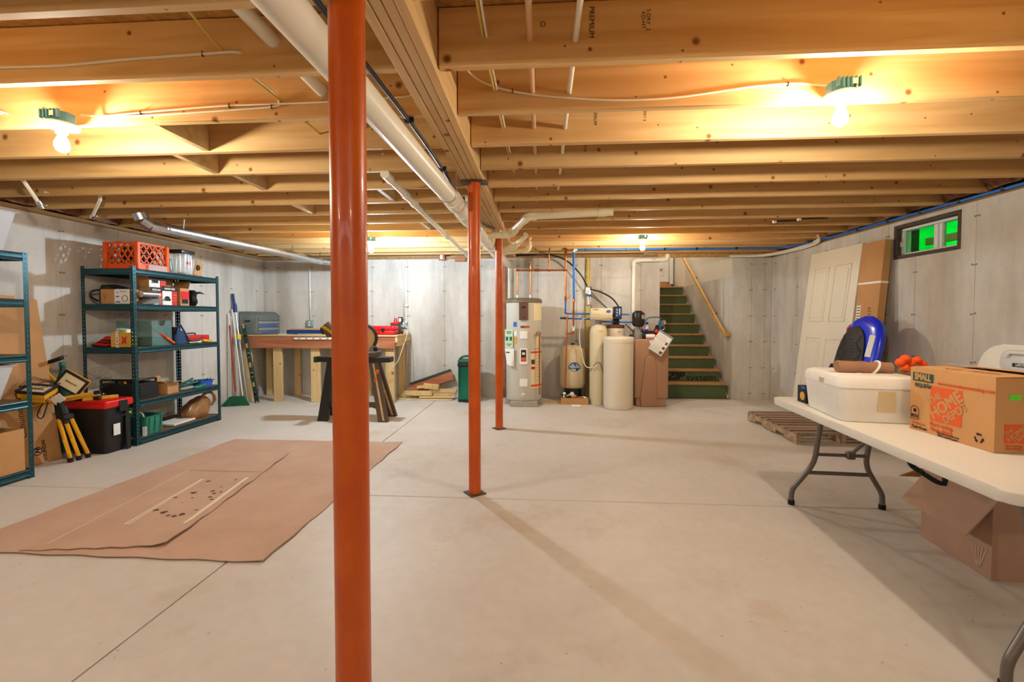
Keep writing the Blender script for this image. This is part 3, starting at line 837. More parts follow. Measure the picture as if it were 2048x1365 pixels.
def tub(T, w, d, h, flare=.06, th=.003, rim=.012):
    """Open tub: narrower base, rolled rim."""
    def wall(mb, s):
        n = 5
        out = []
        for k in range(n + 1):
            f = k / n
            out.append((w / 2 - flare * (1 - f) - s, d / 2 - flare * (1 - f) - s, h * f + (th if s else 0) * (1 - f)))
        return out
    mb = MB(T)
    def ring(a, b, r=.03):
        r = min(r, a * .5, b * .5); pts = []
        for cx, cy, a0 in ((a - r, b - r, 0), (-a + r, b - r, 90), (-a + r, -b + r, 180), (a - r, -b + r, 270)):
            for k in range(4): pts.append((cx + r * math.cos(R(a0 + 30 * k)), cy + r * math.sin(R(a0 + 30 * k))))
        return pts
    rings = [[mb.bm.verts.new(T @ Vector((x, y, z))) for x, y in ring(a, b)] for a, b, z in wall(mb, 0)]
    rings.append([mb.bm.verts.new(T @ Vector((x, y, h))) for x, y in ring(w / 2 + rim, d / 2 + rim)])
    rings.append([mb.bm.verts.new(T @ Vector((x, y, h + .006))) for x, y in ring(w / 2 + rim, d / 2 + rim)])
    rings += [[mb.bm.verts.new(T @ Vector((x, y, z))) for x, y in ring(a, b)] for a, b, z in wall(mb, th)[::-1]]
    for A, B in zip(rings, rings[1:]):
        n = len(A)
        for k in range(n): mb.bm.faces.new((A[k], A[(k + 1) % n], B[(k + 1) % n], B[k]))
    mb.bm.faces.new(rings[0][::-1]); mb.bm.faces.new(rings[-1])
    return mb
def carton(name, label, cat, loc, rz, w, d, h, m='cardboard', flaps=(), th=.005, group=None):
    """Open cardboard box with its own panels; flaps: (side, angle) with the side 0..3 = +x, -x, +y, -y, angle 0 = straight up, 90 = folded out."""
    t = thing(name, label, cat, loc, rz, group)
    T = RM[t]
    mb = MB(T)
    mb.bx(-w / 2, w / 2, -d / 2, d / 2, 0, th)
    mb.bx(-w / 2, -w / 2 + th, -d / 2, d / 2, th, h); mb.bx(w / 2 - th, w / 2, -d / 2, d / 2, th, h)
    mb.bx(-w / 2 + th, w / 2 - th, -d / 2, -d / 2 + th, th, h); mb.bx(-w / 2 + th, w / 2 - th, d / 2 - th, d / 2, th, h)
    mb.build('body', m, t, smooth=False)
    for side, ang, ln in flaps:
        a = R(ang)
        if side < 2:
            s = 1 if side == 0 else -1
            c = (s * (w / 2 - th / 2 + math.sin(a) * ln / 2), 0, h + math.cos(a) * ln / 2)
            MB(T).box(c, (th, d - .006, ln), rot=(0, s * a, 0)).build('flap', m, t, smooth=False)
        else:
            s = 1 if side == 2 else -1
            c = (0, s * (d / 2 - th / 2 + math.sin(a) * ln / 2), h + math.cos(a) * ln / 2)
            MB(T).box(c, (w - .006, th, ln), rot=(-s * a, 0, 0)).build('flap', m, t, smooth=False)
    return t

# ---- shelf by the broom, top level
z = 1.79
t = thing('milk_crate', 'orange plastic lattice crate full of tools on top of the far shelf', 'crate', (-4.30, 4.58, z), 0)
cx0, cx1, cy0, cy1, ch = -4.47, -4.13, 4.40, 4.76, .285
for x in (cx0, cx1):
    for y in (cy0, cy1):
        MB().box((x, y, z + ch / 2), (.044, .044, ch), bev=.008).build('corner_post', 'orange_plastic', t)
def lattice(fix, a0, a1, axis):
    """Side of the crate: solid lower band, crossed slats, top rail."""
    mb = MB()
    def bar(u0, z0, u1, z1, w=.011):
        L = math.hypot(u1 - u0, z1 - z0); a = math.atan2(z1 - z0, u1 - u0); c = ((u0 + u1) / 2, (z0 + z1) / 2)
        if axis == 'x': mb.box((c[0], fix, z + c[1]), (L, .009, w), rot=(0, -a, 0))
        else: mb.box((fix, c[0], z + c[1]), (.009, L, w), rot=(a, 0, 0))
    W = a1 - a0
    for zz, hh in ((.035, .07), (ch - .012, .02)):
        bar(a0, zz, a1, zz, hh)
    z0, z1 = .06, ch - .02
    n = 5; st = W / n; run = st * 2
    for k in range(-2, n + 1):
        for s in (1, -1):
            u0 = a0 + k * st; u1 = u0 + run
            if s < 0: u0, u1 = u1, u0
            # clip to the side
            pts = []
            for f in range(21):
                u = u0 + (u1 - u0) * f / 20
                if a0 - 1e-6 <= u <= a1 + 1e-6: pts.append((u, z0 + (z1 - z0) * f / 20))
            if len(pts) > 3: bar(pts[0][0], pts[0][1], pts[-1][0], pts[-1][1])
    mb.build('lattice_side', 'orange_plastic', t, smooth=False)
lattice(cy0, cx0, cx1, 'x'); lattice(cy1, cx0, cx1, 'x'); lattice(cx0, cy0, cy1, 'y'); lattice(cx1, cy0, cy1, 'y')
MB().bx(cx0, cx1, cy0, cy1, z, z + .006).build('bottom', 'orange_plastic', t)
def coil(name, label, c, r, rr, n, m, zrise=.0):
    pts = []
    for k in range(n * 16 + 1):
        a = 2 * math.pi * k / 16
        pts.append((c[0] + (r + .012 * math.sin(k * 1.7)) * math.cos(a), c[1] + (r + .01 * math.cos(k * 2.1)) * math.sin(a), c[2] + zrise * k / (n * 16) + .008 * math.sin(k * .9)))
    return tag(MB().tube(pts, rr, 6).build(name, m), label, 'cord')
coil('coiled_wire', 'dark green cord coiled in the orange crate', (-4.31, 4.58, z + .09), .11, .006, 5, 'dark_green', .17)
coil('coiled_wire', 'black cord coiled inside the orange crate under the green one', (-4.30, 4.58, z + .035), .12, .007, 6, 'cable_black', .20)
for i, (x, y, l) in enumerate(((-4.38, 4.50, .22), (-4.22, 4.66, .24), (-4.24, 4.50, .2))):
    q = thing('power_tool', 'grey and black tool standing in the orange crate, ' + ('near the wall', 'at the back right', 'at the front right')[i], 'tool', (x, y, z + .008))
    MB().tube([(x, y, z + .01), (x + .01, y, z + l * .6), (x - .02, y + .02, z + l)], .022, 10, radii=[.03, .024, .014]).build('tool_body', 'dark_steel', q)
    MB().cyl((x - .03, y, z + l * .55), (x + .04, y + .02, z + l * .62), .018, seg=10).build('handle', 'black_plastic', q)
tag(MB().box((-4.105, 4.62, z + .032), (.012, .24, .065), bev=.005).build('plastic_pack', 'clear_plastic'), 'clear plastic pack leaning at the right side of the orange crate', 'pack')
t = thing('canister', 'clear ribbed plastic canister with a dark lid on top of the far shelf', 'canister', (-4.16, 5.02, z))
ribs = [((.062 + .004 * (k % 2)) * 1.0) for k in range(24)]
mb = MB()
prof = [(0, .004), (.07, .004), (.074, .02), (.074, .235), (.078, .24)]
mb.lathe(prof, (-4.16, 5.02, z + .001), seg=20, sx=1.0, sy=1.25)
mb.build('jar', 'clear_plastic', t)
for k in range(12):
    a = 2 * math.pi * k / 12
    MB().tube([(-4.16 + .075 * math.cos(a), 5.02 + .094 * math.sin(a), z + .02), (-4.16 + .075 * math.cos(a), 5.02 + .094 * math.sin(a), z + .23)], .006, 5).build('rib', 'clear_plastic', t)
MB().box((-4.16, 5.02, z + .262), (.16, .20, .045), bev=.01, seg=2).build('lid', 'dark_steel', t)
MB().box((-4.082, 5.02, z + .135), (.003, .055, .03), bev=.001).build('sticker', 'red_plastic', t)
MB().lathe([(0, 0), (.035, 0), (.05, .01), (.04, .02), (0, .02)], (-4.16, 5.02, z + .012)).build('pieces', 'ink_red', t)
tag(MB().lathe([(0, .0), (.035, 0), (.04, .06), (.028, .15), (.03, .17), (.022, .172), (.02, .15), (.03, .06), (.026, .008), (0, .008)], (-4.20, 4.875, z + .001), seg=16).build('bottle', 'teal_clear'), 'small green tinted clear bottle left of the canister', 'bottle')
t = thing('tool_package', 'flat tool pack in clear plastic leaning right of the canister', 'package', (-4.10, 5.19, z))
MB(RM[t]).box((0, 0, .09), (.012, .12, .17), rot=(R(-14), R(4), 0), bev=.002).build('card', 'cardboard', t)
MB(RM[t]).lathe([(0, 0), (.035, 0), (.03, .012), (0, .014)], (.009, -.02, .10), M=TM(rot=(0, R(94), 0)), seg=16, sy=.8).build('tool_head', 'black_plastic', t)
mb = MB()
for i in range(5):
    mb.box((-4.12 - .02 * (i % 2), 4.92 + .07 * i, z + .006 + .004 * (i % 3)), (.09, .10, .008), rot=(R(3 * i), R(4), R(12 * i)), bev=.003)
tag(mb.build('plastic_wrap', 'teal_clear'), 'crumpled clear blue plastic wrap under the canister', 'wrap')

# ---- second level
z = 1.435
t = thing('pitcher', 'dark glossy pitcher with a long spout behind the bulb box', 'pitcher', (-4.53, 4.47, z))
mb = MB().lathe([(0, .002), (.066, .002), (.07, .02), (.066, .165), (.05, .20), (.0, .205)], (-4.53, 4.47, z), seg=24)
mb.build('pitcher_body', 'dark_steel', t)
MB().tube(smooth_path([(-4.56, 4.42, z + .15), (-4.595, 4.36, z + .13), (-4.60, 4.35, z + .08), (-4.575, 4.41, z + .03)], 6), .009, 8).build('handle', 'black_plastic', t)
MB().tube([(-4.52, 4.47, z + .18), (-4.44, 4.48, z + .185), (-4.32, 4.49, z + .165)], .02, 10, radii=[.028, .02, .01]).build('spout', 'black_plastic', t)
t = thing('bulb_carton', 'light bulb carton, half white and blue, on the second shelf level', 'carton', (-4.315, 4.385, z), 0)
MB(RM[t]).box((0, 0, .075), (.31, .11, .15), bev=.002).build('body', 'cardboard', t)
MB(RM[t]).box((.075, -.0565, .075), (.155, .002, .146)).build('printed_panel', 'paper_white', t)
MB(RM[t]).torus((.11, -.058, .055), .03, .004, 18, 5, M=Matrix.Rotation(R(90), 4, 'X')).build('bulb_print', 'grey_plastic', t)
for (x, zz, w, h) in ((.03, .115, .012, .012), (.03, .075, .035, .012), (.035, .02, .05, .012), (.09, .125, .07, .006)):
    MB(RM[t]).box((x, -.058, zz), (w, .001, h)).build('print_mark', 'blue_print', t)
MB(RM[t]).torus((-.11, -.057, .085), .017, .002, 14, 4, M=Matrix.Rotation(R(90), 4, 'X')).build('bulb_mark', 'cardboard_dark', t)
MB(RM[t]).box((-.11, -.0565, .058), (.012, .001, .02)).build('bulb_mark_base', 'cardboard_dark', t)
def saw_box(loc, label, dims=(.16, .20, .205), rz=0.0, word=True):
    t = thing('saw_carton', label, 'carton', loc, rz, 'tool cartons on the second shelf level')
    T = RM[t]; w, d, h = dims
    MB(T).box((0, 0, h / 2), (w, d, h), bev=.002).build('body', 'cardboard', t)
    f = w / 2 + .0015
    MB(T).box((f, 0, h - .025), (.001, d - .004, .05)).build('black_band', 'ink_black', t)
    MB(T).box((f, -d * .18, (h - .05) / 2), (.001, d * .62, h - .052)).build('picture_panel', 'paper_white', t)
    MB(T).box((f, d * .32, (h - .05) / 2), (.001, d * .36, h - .052)).build('red_panel', 'red_paint', t)
    if word:
        text('PORTER CABLE', .026, 'paper_white', t, T @ face((f + .0015, 0, h - .026), (0, 1, 0)), bold=.0008, sx=d / .20 * .8)
        MB(T).poly([(f + .001, -.006, h - .026), (f + .001, 0, h - .018), (f + .001, .006, h - .026), (f + .001, 0, h - .034)]).build('star_mark', 'red_paint', t)
    mb = MB(T)
    mb.prism([(.045 * math.cos(R(a)) * (1 if a % 40 else .9), .045 * math.sin(R(a)) * (1 if a % 40 else .9)) for a in range(0, 180, 10)], .001, T_ := face((f + .0005, -d * .17, .055), (0, 1, 0)))
    mb.prism([(-.04, -.004), (.035, -.004), (.05, .004), (.03, .012), (-.04, .008)], .001, face((f + .001, -d * .17, .05), (0, 1, 0)))
    mb.build('saw_picture', 'ink_black', t)
    for k in range(3):
        MB(T).box((f + .0008, d * .32, h * .55 - k * .03), (.001, d * .24, .006)).build('print_line', 'cardboard', t)
    return t
saw_box((-4.22, 4.80, z), 'tool carton with black band and red panel beside the open one', (.17, .20, .205))
saw_box((-4.22, 4.625, z), 'tool carton with black band, lower one just behind the near upright', (.17, .145, .185), word=True)
saw_box((-4.23, 4.66, z + .187), 'tool carton with a saw picture stacked on top, under the top shelf', (.16, .22, .125), word=False)
t = carton('tool_carton', 'open cardboard tool carton with raised flap right of the saw cartons', 'carton', (-4.24, 5.02, z), 0, .20, .13, .20, flaps=((2, 20, .09), (1, 0, .10)))
MB(RM[t]).box((.102, 0, .12), (.001, .12, .09)).build('red_print', 'red_paint', t)
MB(RM[t]).box((.102, 0, .05), (.001, .09, .05)).build('picture_print', 'ink_black', t)
mb = MB()
def bagf(u, v):
    a = 2 * math.pi * u
    r = .075 * (1 + .18 * math.sin(3 * a + v * 5) + .10 * math.sin(7 * a)) * (math.sin(math.pi * min(1, .15 + v * .8)) ** .5)
    return (-4.22 + r * math.cos(a), 5.19 + r * .95 * math.sin(a) + .09 * max(0, v - .6), 1.436 + .19 * v)
mb.grid(bagf, 22, 8, closed_u=True)
mb.tube(smooth_path([(-4.2, 5.22, z + .15), (-4.17, 5.29, z + .165), (-4.15, 5.34, z + .15)], 4), .02, 8, r_end=.004)
tag(mb.build('plastic_bag', 'black_bag'), 'black plastic bag at the far end of the second shelf level', 'bag')
t = thing('spray_can', 'grey spray can lying behind the near upright of the far shelf', 'can', (-4.12, 4.50, z))
MB().cyl((-4.105, 4.40, z + .105), (-4.105, 4.60, z + .105), .034, seg=18).build('can_body', 'galvanised', t)
MB().cyl((-4.105, 4.60, z + .105), (-4.105, 4.625, z + .105), .022, seg=14).build('cap', 'paper_white', t)
mb = MB()
for k in range(4): mb.box((-4.11, 4.50 + .02 * k, z + .012 + .014 * k), (.10, .20, .012), rot=(R(2), 0, R(6 * k - 8)), bev=.003)
tag(mb.build('sandpaper_stack', 'grey_plastic'), 'stack of flat grey packs under the spray can', 'packs')

# ---- third level
z = .995
t = thing('jumper_cables', 'red and black cable bundle lying at the near end of the third shelf level', 'cable', (-4.50, 4.42, z))
for i in range(9):
    a0 = i * .7
    pts = [(-4.515 + .10 * math.cos(a0 + a) * (1 - .04 * i), 4.375 + .05 * math.sin(a0 + a) + .012 * i, z + .012 + .009 * i + .008 * math.sin(a * 2 + i)) for a in [2 * math.pi * k / 18 for k in range(18)]]
    MB().tube(pts, .0095, 6, closed=True).build('cable_loop', 'red_plastic' if i % 3 else 'cable_black', t)
MB().box((-4.43, 4.46, z + .06), (.20, .14, .10), rot=(0, 0, R(8)), bev=.03, seg=3).build('pouch', 'red_paint', t)
MB().box((-4.43, 4.388, z + .06), (.19, .004, .03), rot=(0, 0, R(8))).build('pouch_band', 'ink_black', t)
t = thing('bait_carton', 'tan carton with a red logo standing on the third shelf level', 'carton', (-4.265, 4.37, z), R(4))
MB(RM[t]).box((0, 0, .075), (.21, .08, .15), bev=.004).build('body', 'tan_print', t)
MB(RM[t]).prism([(-.03, -.05), (.012, -.03), (.03, -.045), (.022, .0), (.035, .04), (.005, .02), (-.02, .045), (-.015, 0)], .001, face((.03, -.0415, .075), (1, 0, 0))).build('flame_print', 'ink_red', t)
text('d·CON', .055, 'paper_white', t, RM[t] @ face((-.035, -.043, .078), (0, 0, 1), (-1, 0, 0)), bold=.003)
text('d·CON', .055, 'ink_red', t, RM[t] @ face((-.036, -.042, .078), (0, 0, 1), (-1, 0, 0)), bold=.006)
t = thing('paint_pad_pack', 'white and green pack lying on the tan carton', 'pack', (-4.265, 4.38, z + .151), R(-6))
MB(RM[t]).box((0, 0, .018), (.13, .07, .034), rot=(0, R(5), 0), bev=.003).build('pack_body', 'paper_white', t)
MB(RM[t]).box((.0, -.0365, .018), (.08, .001, .018), rot=(0, R(5), 0)).build('print_mark', 'lime_print', t)
t = thing('clear_bin', 'dark tinted clear storage bin with half round handle holes', 'bin', (-4.31, 4.66, z), 0)
MB(RM[t]).bx(-.20, .20, -.13, .13, 0, .006).build('bottom', 'teal_clear', t)
for (x0, x1, y0, y1) in ((-.20, .20, -.13, -.126), (-.20, .20, .126, .13)):
    mb = MB(RM[t])
    out = [(-.20, 0), (.20, 0), (.20, .27), (.07, .27)] + [(.07 * math.cos(R(a)), .27 - .07 * math.sin(R(a))) for a in range(15, 180, 15)] + [(-.07, .27), (-.20, .27)]
    mb.prism(out, .004, face((0, y1, 0), (1, 0, 0))).build('side', 'teal_clear', t)
for x in (-.20, .196):
    mb = MB(RM[t])
    out = [(-.126, 0), (.126, 0), (.126, .27), (.05, .27)] + [(.05 * math.cos(R(a)), .27 - .06 * math.sin(R(a))) for a in range(15, 180, 15)] + [(-.05, .27), (-.126, .27)]
    mb.prism(out, .004, face((x, 0, 0), (0, 1, 0))).build('side', 'teal_clear', t)
mb = MB().box((-4.31, 4.68, z + .05), (.36, .22, .08), bev=.03, seg=2)
tag(mb.build('green_cloth', 'dark_green'), 'dark green folded cloth in the bottom of the clear bin', 'cloth')
t = thing('handsaw', 'tool with an orange handle sticking out of the clear bin', 'tool', (-4.07, 4.75, z))
MB().tube([(-4.095, 4.80, z + .02), (-4.10, 4.70, z + .085)], .013, 10).build('handle', 'orange_plastic', t)
MB().tube([(-4.10, 4.70, z + .085), (-4.14, 4.56, z + .18)], .016, 4, r_end=.008).build('blade', 'ink_red', t)
t = thing('tool_bag', 'blue and black fabric tool bag right of the clear bin', 'bag', (-4.19, 4.95, z))
mb = MB()
def tb(u, v):
    a = 2 * math.pi * u; k = 1 - .35 * v
    c, s_ = math.cos(a), math.sin(a)
    return (-4.20 + .09 * k * math.copysign(abs(c) ** .5, c), 4.95 + .10 * k * math.copysign(abs(s_) ** .5, s_), z + .001 + .15 * v)
mb.grid(tb, 20, 6, closed_u=True)
mb.build('bag_body', 'blue_cloth', t)
MB().box((-4.21, 4.90, z + .14), (.13, .06, .11), rot=(R(-10), 0, 0), bev=.02, seg=2).build('bag_flap', 'black_cloth', t)
MB().tube(smooth_path([(-4.13, 4.88, z + .12), (-4.14, 4.93, z + .22), (-4.15, 5.0, z + .16), (-4.12, 5.06, z + .02)], 6), .010, 8).build('strap', 'blue_cloth', t)
t = thing('metal_toolbox', 'flat red toolbox at the far end of the third shelf level', 'toolbox', (-4.27, 5.26, z), 0)
MB(RM[t]).box((0, 0, .045), (.20, .36, .09), bev=.01, seg=2).build('case', 'red_paint', t)
MB(RM[t]).tube(fillet([(0, -.07, .09), (0, -.065, .112), (0, .065, .112), (0, .07, .09)], .02), .008, 8).build('handle', 'dark_steel', t)
t = thing('pliers', 'green handled pliers lying in front of the red toolbox', 'pliers', (-4.12, 5.12, z))
MB().tube(smooth_path([(-4.11, 5.02, z + .05), (-4.11, 5.10, z + .03), (-4.115, 5.20, z + .04), (-4.12, 5.26, z + .06)], 4), .009, 8).build('handle', 'dark_green', t)
MB().tube(smooth_path([(-4.14, 5.03, z + .03), (-4.12, 5.11, z + .028), (-4.13, 5.20, z + .018)], 4), .009, 8).build('handle', 'dark_green', t)
t = thing('utility_knife', 'orange handled knife lying at the front of the red toolbox', 'knife', (-4.105, 5.30, z))
MB().box((-4.105, 5.31, z + .02), (.03, .16, .03), rot=(R(-6), 0, R(4)), bev=.01, seg=2).build('handle', 'yellow_paint', t)
MB().box((-4.108, 5.215, z + .027), (.008, .05, .022), rot=(R(-6), 0, R(4))).build('blade', 'galvanised', t)
t = thing('paint_brush', 'paint brush with a pale bristle lying before the pliers', 'brush', (-4.10, 5.12, z))
MB().box((-4.10, 5.17, z + .012), (.035, .06, .016), bev=.004).build('bristles', 'paper_white', t)
MB().box((-4.10, 5.08, z + .012), (.02, .12, .014), bev=.005).build('handle', 'board_wood', t)

# ---- fourth level
z = .45
t = thing('open_tool_bag', 'open black tool bag with a frame on the fourth shelf level', 'bag', (-4.33, 4.48, z), 0)
T = RM[t]
mb = MB(T)
mb.prism([(-.20, 0), (.20, 0), (.19, .17), (-.19, .17)], .006, face((0, -.13, 0), (1, 0, 0)))
mb.prism([(-.20, 0), (.20, 0), (.19, .17), (-.19, .17)], .006, face((0, .13, 0), (1, 0, 0)))
mb.bx(-.20, .20, -.13, .13, 0, .008)
mb.box((.197, 0, .085), (.006, .25, .17), rot=(0, R(-3), 0)); mb.box((-.197, 0, .085), (.006, .25, .17), rot=(0, R(3), 0))
mb.build('bag_body', 'black_cloth', t)
MB(T).tube(fillet([(-.19, -.12, .17), (-.19, -.12, .205), (.19, -.12, .205), (.19, -.12, .17)], .03), .012, 8).build('frame_bar', 'black_plastic', t)
MB(T).tube(fillet([(.19, -.12, .17), (.19, -.12, .205), (.19, .12, .205), (.19, .12, .17)], .03), .012, 8).build('frame_bar', 'black_plastic', t)
MB(T).box((0, -.138, .10), (.34, .008, .10), bev=.003).build('front_pocket', 'black_cloth', t)
MB(T).box((.205, 0, .09), (.008, .20, .11), bev=.003).build('side_pocket', 'black_cloth', t)
for k in range(4):
    o = tag(MB().tube([(-4.46 + .07 * k, 4.50, z + .01), (-4.43 + .06 * k, 4.44 + .03 * (k % 2), z + .19)], .013, 8).build('hand_tool', 'yellow_paint' if k % 2 else 'dark_steel'),
            ('yellow' if k % 2 else 'steel') + ' handled tool standing in the open black bag, ' + ('nearest the wall', 'second from the wall', 'third from the wall', 'nearest the front')[k], 'tool', 'tools in the open black bag')
carton('small_carton', 'small open cardboard box beside the black tool bag', 'carton', (-4.21, 4.80, z), R(5), .17, .17, .12, flaps=((0, 75, .07), (1, 30, .08), (3, 60, .06)))
t = thing('grass_shears', 'green long handled shears lying on the fourth shelf level', 'shears', (-4.2, 5.0, z))
MB().tube(smooth_path([(-4.28, 4.92, z + .04), (-4.2, 5.02, z + .075), (-4.16, 5.14, z + .12)], 4), .014, 8).build('handle', 'dark_green', t)
MB().tube(smooth_path([(-4.24, 4.90, z + .03), (-4.18, 5.02, z + .06), (-4.13, 5.18, z + .08)], 4), .014, 8).build('handle', 'dark_green', t)
MB().box((-4.27, 4.90, z + .02), (.10, .05, .012), rot=(0, 0, R(30)), bev=.003).build('blade', 'galvanised', t)
t = thing('roll_of_netting', 'rolled pale netting on the fourth shelf level before the shears', 'roll', (-4.12, 4.98, z))
MB().cyl((-4.13, 4.93, z + .027), (-4.13, 5.09, z + .027), .026, seg=14).build('roll', 'teal_clear', t)
MB().cyl((-4.13, 4.925, z + .027), (-4.13, 5.095, z + .027), .010, seg=10).build('core', 'paper_white', t)
t = thing('blue_tray', 'blue tray of green garden ties at the far end of the fourth level', 'tray', (-4.19, 5.32, z))

mb = tub(TM((-4.19, 5.32, z)), .16, .22, .07, flare=.012)
mb.build('tray_body', 'blue_print', t)
mb = MB()
for k in range(26):
    x, y = -4.19 + random.uniform(-.06, .06), 5.32 + random.uniform(-.09, .09)
    mb.tube([(x, y, z + .03), (x + random.uniform(-.04, .04), y + random.uniform(-.05, .05), z + .07 + random.uniform(0, .03))], .004, 5)
mb.build('garden_ties', 'dark_green', t)['kind'] = 'stuff'
mb = MB()
for k in range(3):
    tag(MB().box((-4.12, 5.15 + .045 * k, z + .018 + .004 * k), (.06, .10, .03), rot=(0, 0, R(15 * k - 10)), bev=.01, seg=2).build('garden_glove', 'green_plastic'),
        'green work glove on the fourth shelf level, ' + ('nearest', 'middle', 'farthest')[k] + ' of three', 'glove', 'green gloves on the fourth level')

# ---- bottom level
z = .075
t = thing('caddy', 'green plastic caddy with a white loop at the near end of the bottom shelf', 'caddy', (-4.20, 4.52, z))
tub(TM((-4.20, 4.52, z)), .24, .22, .19, flare=.02).build('caddy_body', 'green_plastic', t)
for k in range(3):
    MB().box((-4.078, 4.45 + .07 * k, z + .10), (.008, .012, .16)).build('rib', 'green_plastic', t)
t = thing('white_hose', 'white cord loop standing in the green caddy', 'cord', (-4.22, 4.46, z + .01))
MB().tube(smooth_path([(-4.2, 4.44, z + .02), (-4.23, 4.42, z + .20), (-4.20, 4.44, z + .24), (-4.16, 4.46, z + .19), (-4.17, 4.48, z + .02)], 6), .007, 8).build('cord_run', 'cable_white', t)
tag(MB().cyl((-4.11, 4.40, z + .001), (-4.11, 4.40, z + .10), .035, seg=16).build('tin_can', 'galvanised'), 'grey tin standing in front of the green caddy', 'tin')
tag(MB().box((-4.26, 4.98, z + .012), (.24, .34, .022), rot=(0, 0, R(4)), bev=.003).build('flat_board', 'paper_white'), 'flat white board on the bottom shelf level', 'board')
mb = MB()
def bb(u, v):
    a = 2 * math.pi * u
    c, s_ = math.cos(a), math.sin(a)
    k = (math.sin(math.pi * min(1.0, .18 + .72 * v))) ** .6
    w = 1 + .09 * math.sin(5 * a + 3 * v) + .06 * math.sin(11 * a - 4 * v)
    return (-4.24 + .13 * k * w * c, 5.27 + .17 * k * w * s_ + .03 * v, z + .002 + .22 * v * (1 + .15 * s_))
mb.grid(bb, 30, 12, closed_u=True)
t = thing('shopping_bag', 'crumpled brown plastic shopping bag at the far end of the bottom shelf', 'bag', (-4.24, 5.27, z))
mb.build('bag_body', 'brown_bag', t)
for s_ in (0, 1):
    MB().tube(smooth_path([(-4.21 + .02 * s_, 5.27, z + .19), (-4.18 + .02 * s_, 5.34, z + .28), (-4.15 + .02 * s_, 5.42, z + .29 - .02 * s_), (-4.13 + .02 * s_, 5.44, z + .20), (-4.15, 5.42, z + .12)], 6), .012, 6, ).build('bag_handle', 'brown_bag', t)
# ---- near left shelf
z = 1.81
t = thing('storage_bin', 'translucent white storage bin on the top level of the near left shelf', 'bin', (-4.32, 3.03, z))
tub(TM((-4.32, 3.03, z)), .42, .60, .30, flare=.05).build('bin_body', 'milky_plastic', t)
z = .63
t = thing('storage_bin', 'translucent white storage bin on the fourth level of the near left shelf', 'bin', (-4.33, 3.0, z))
tub(TM((-4.33, 3.02, z)), .40, .56, .29, flare=.06).build('bin_body', 'milky_plastic', t)
z = 1.44
tag(MB().box((-4.33, 3.02, z + .014), (.40, .58, .026), rot=(0, 0, R(3)), bev=.004).build('flat_pack', 'cardboard'), 'flat brown pack on the second level of the near left shelf', 'pack')
tag(MB().box((-4.33, 3.05, z + .034), (.30, .44, .012), rot=(0, 0, R(-5)), bev=.003).build('plastic_sheet', 'clear_plastic'), 'clear plastic sheet on the flat brown pack', 'sheet')
z = 1.0
tag(MB().box((-4.30, 3.03, z + .022), (.30, .36, .044), bev=.006).build('metal_tray', 'galvanised'), 'flat grey metal tray on the third level of the near left shelf', 'tray')
tag(MB().box((-4.53, 2.95, z + .20), (.08, .40, .40), bev=.003).build('tall_carton', 'cardboard_dark'), 'brown carton standing behind the metal tray on the near left shelf', 'carton')
z = .075
t = carton('print_carton', 'brown cardboard box with hand hole and red print on the bottom left shelf', 'carton', (-4.30, 3.13, z), 0, .34, .42, .335, flaps=())
text('RIS', .06, 'ink_red', t, face((-4.127, 3.08, z + .16), (0, 1, 0)), shear=.15)
text('LIN', .06, 'ink_red', t, face((-4.127, 3.09, z + .10), (0, 1, 0)), shear=.15)
MB().box((-4.129, 3.10, z + .265), (.002, .09, .028), bev=.0009).build('hand_hole', 'ink_black', t)
tag(MB().box((-4.42, 3.24, z + .42), (.13, .24, .17), rot=(R(6), 0, R(10)), bev=.003).build('toy_carton', 'paper_white'), 'white printed carton standing in the brown box on the bottom left shelf', 'carton')
t = thing('slotted_carton', 'brown carton with blue windows in the bottom left shelf', 'carton', (-4.26, 2.98, z + .35), 0)
MB(RM[t]).box((0, 0, .06), (.16, .22, .11), bev=.003).build('body', 'cardboard', t)
for k in range(3):
    MB(RM[t]).box((.081, .07 - .01 * k, .10 - .035 * k), (.001, .05, .022)).build('window', 'blue_print', t)
t = thing('paper_roll', 'white rolled paper with a red band between the box and the upright', 'roll', (-4.17, 3.31, z))
MB().cyl((-4.22, 3.362, z + .002), (-4.24, 3.362, z + .30), .026, seg=16).build('roll', 'paper_white', t)
MB().cyl((-4.2372, 3.362, z + .235), (-4.2385, 3.362, z + .26), .0268, seg=16).build('band', 'ink_red', t)

# ---- between the shelves
t = thing('flat_carton', 'tall flat cardboard carton leaning on the left wall, black print running upwards', 'carton', (-4.41, 3.645, 0))
lean = math.atan2(.205, 1.46)
T = TM((-4.41, 3.645, .0), (0, -lean, 0)) @ Matrix.Rotation(0, 4, 'Z')
MB(T).box((-.028, 0, .74), (.05, .455, 1.47), bev=.003).build('body', 'cardboard', t)
tf = lambda y, zz, up: T @ face((-.0015, y, zz), (0, 0, 1) if up else (0, 1, 0), (0, -1, 0) if up else (0, 0, 1))
text('Genuine', .075, 'ink_black', t, tf(-.05, .385, True))
text('Parts', .075, 'ink_black', t, tf(-.05, .61, True))
text('HYUNDAI', .042, 'ink_black', t, tf(.09, .115, True), bold=.001)
M_ = tf(.035, .12, True)
MB(M_).torus((0, 0, .0005), .034, .0035, 24, 4).build('logo_ring', 'ink_black', t)
text('H', .055, 'ink_black', t, M_ @ Matrix.Translation((0, 0, .001)), bold=.003, shear=.35)
tag(MB().box((-4.655, 2.95, .72), (.02, 1.35, 1.42), rot=(0, R(-.8), 0), bev=.002).build('wall_board', 'cardboard'), 'large flat cardboard sheet standing between the near left shelf and the wall', 'cardboard')
t = thing('storage_tote', 'black storage tote with a red lid standing beside the far shelf', 'tote', (-4.30, 4.115, 0))
T = RM[t]
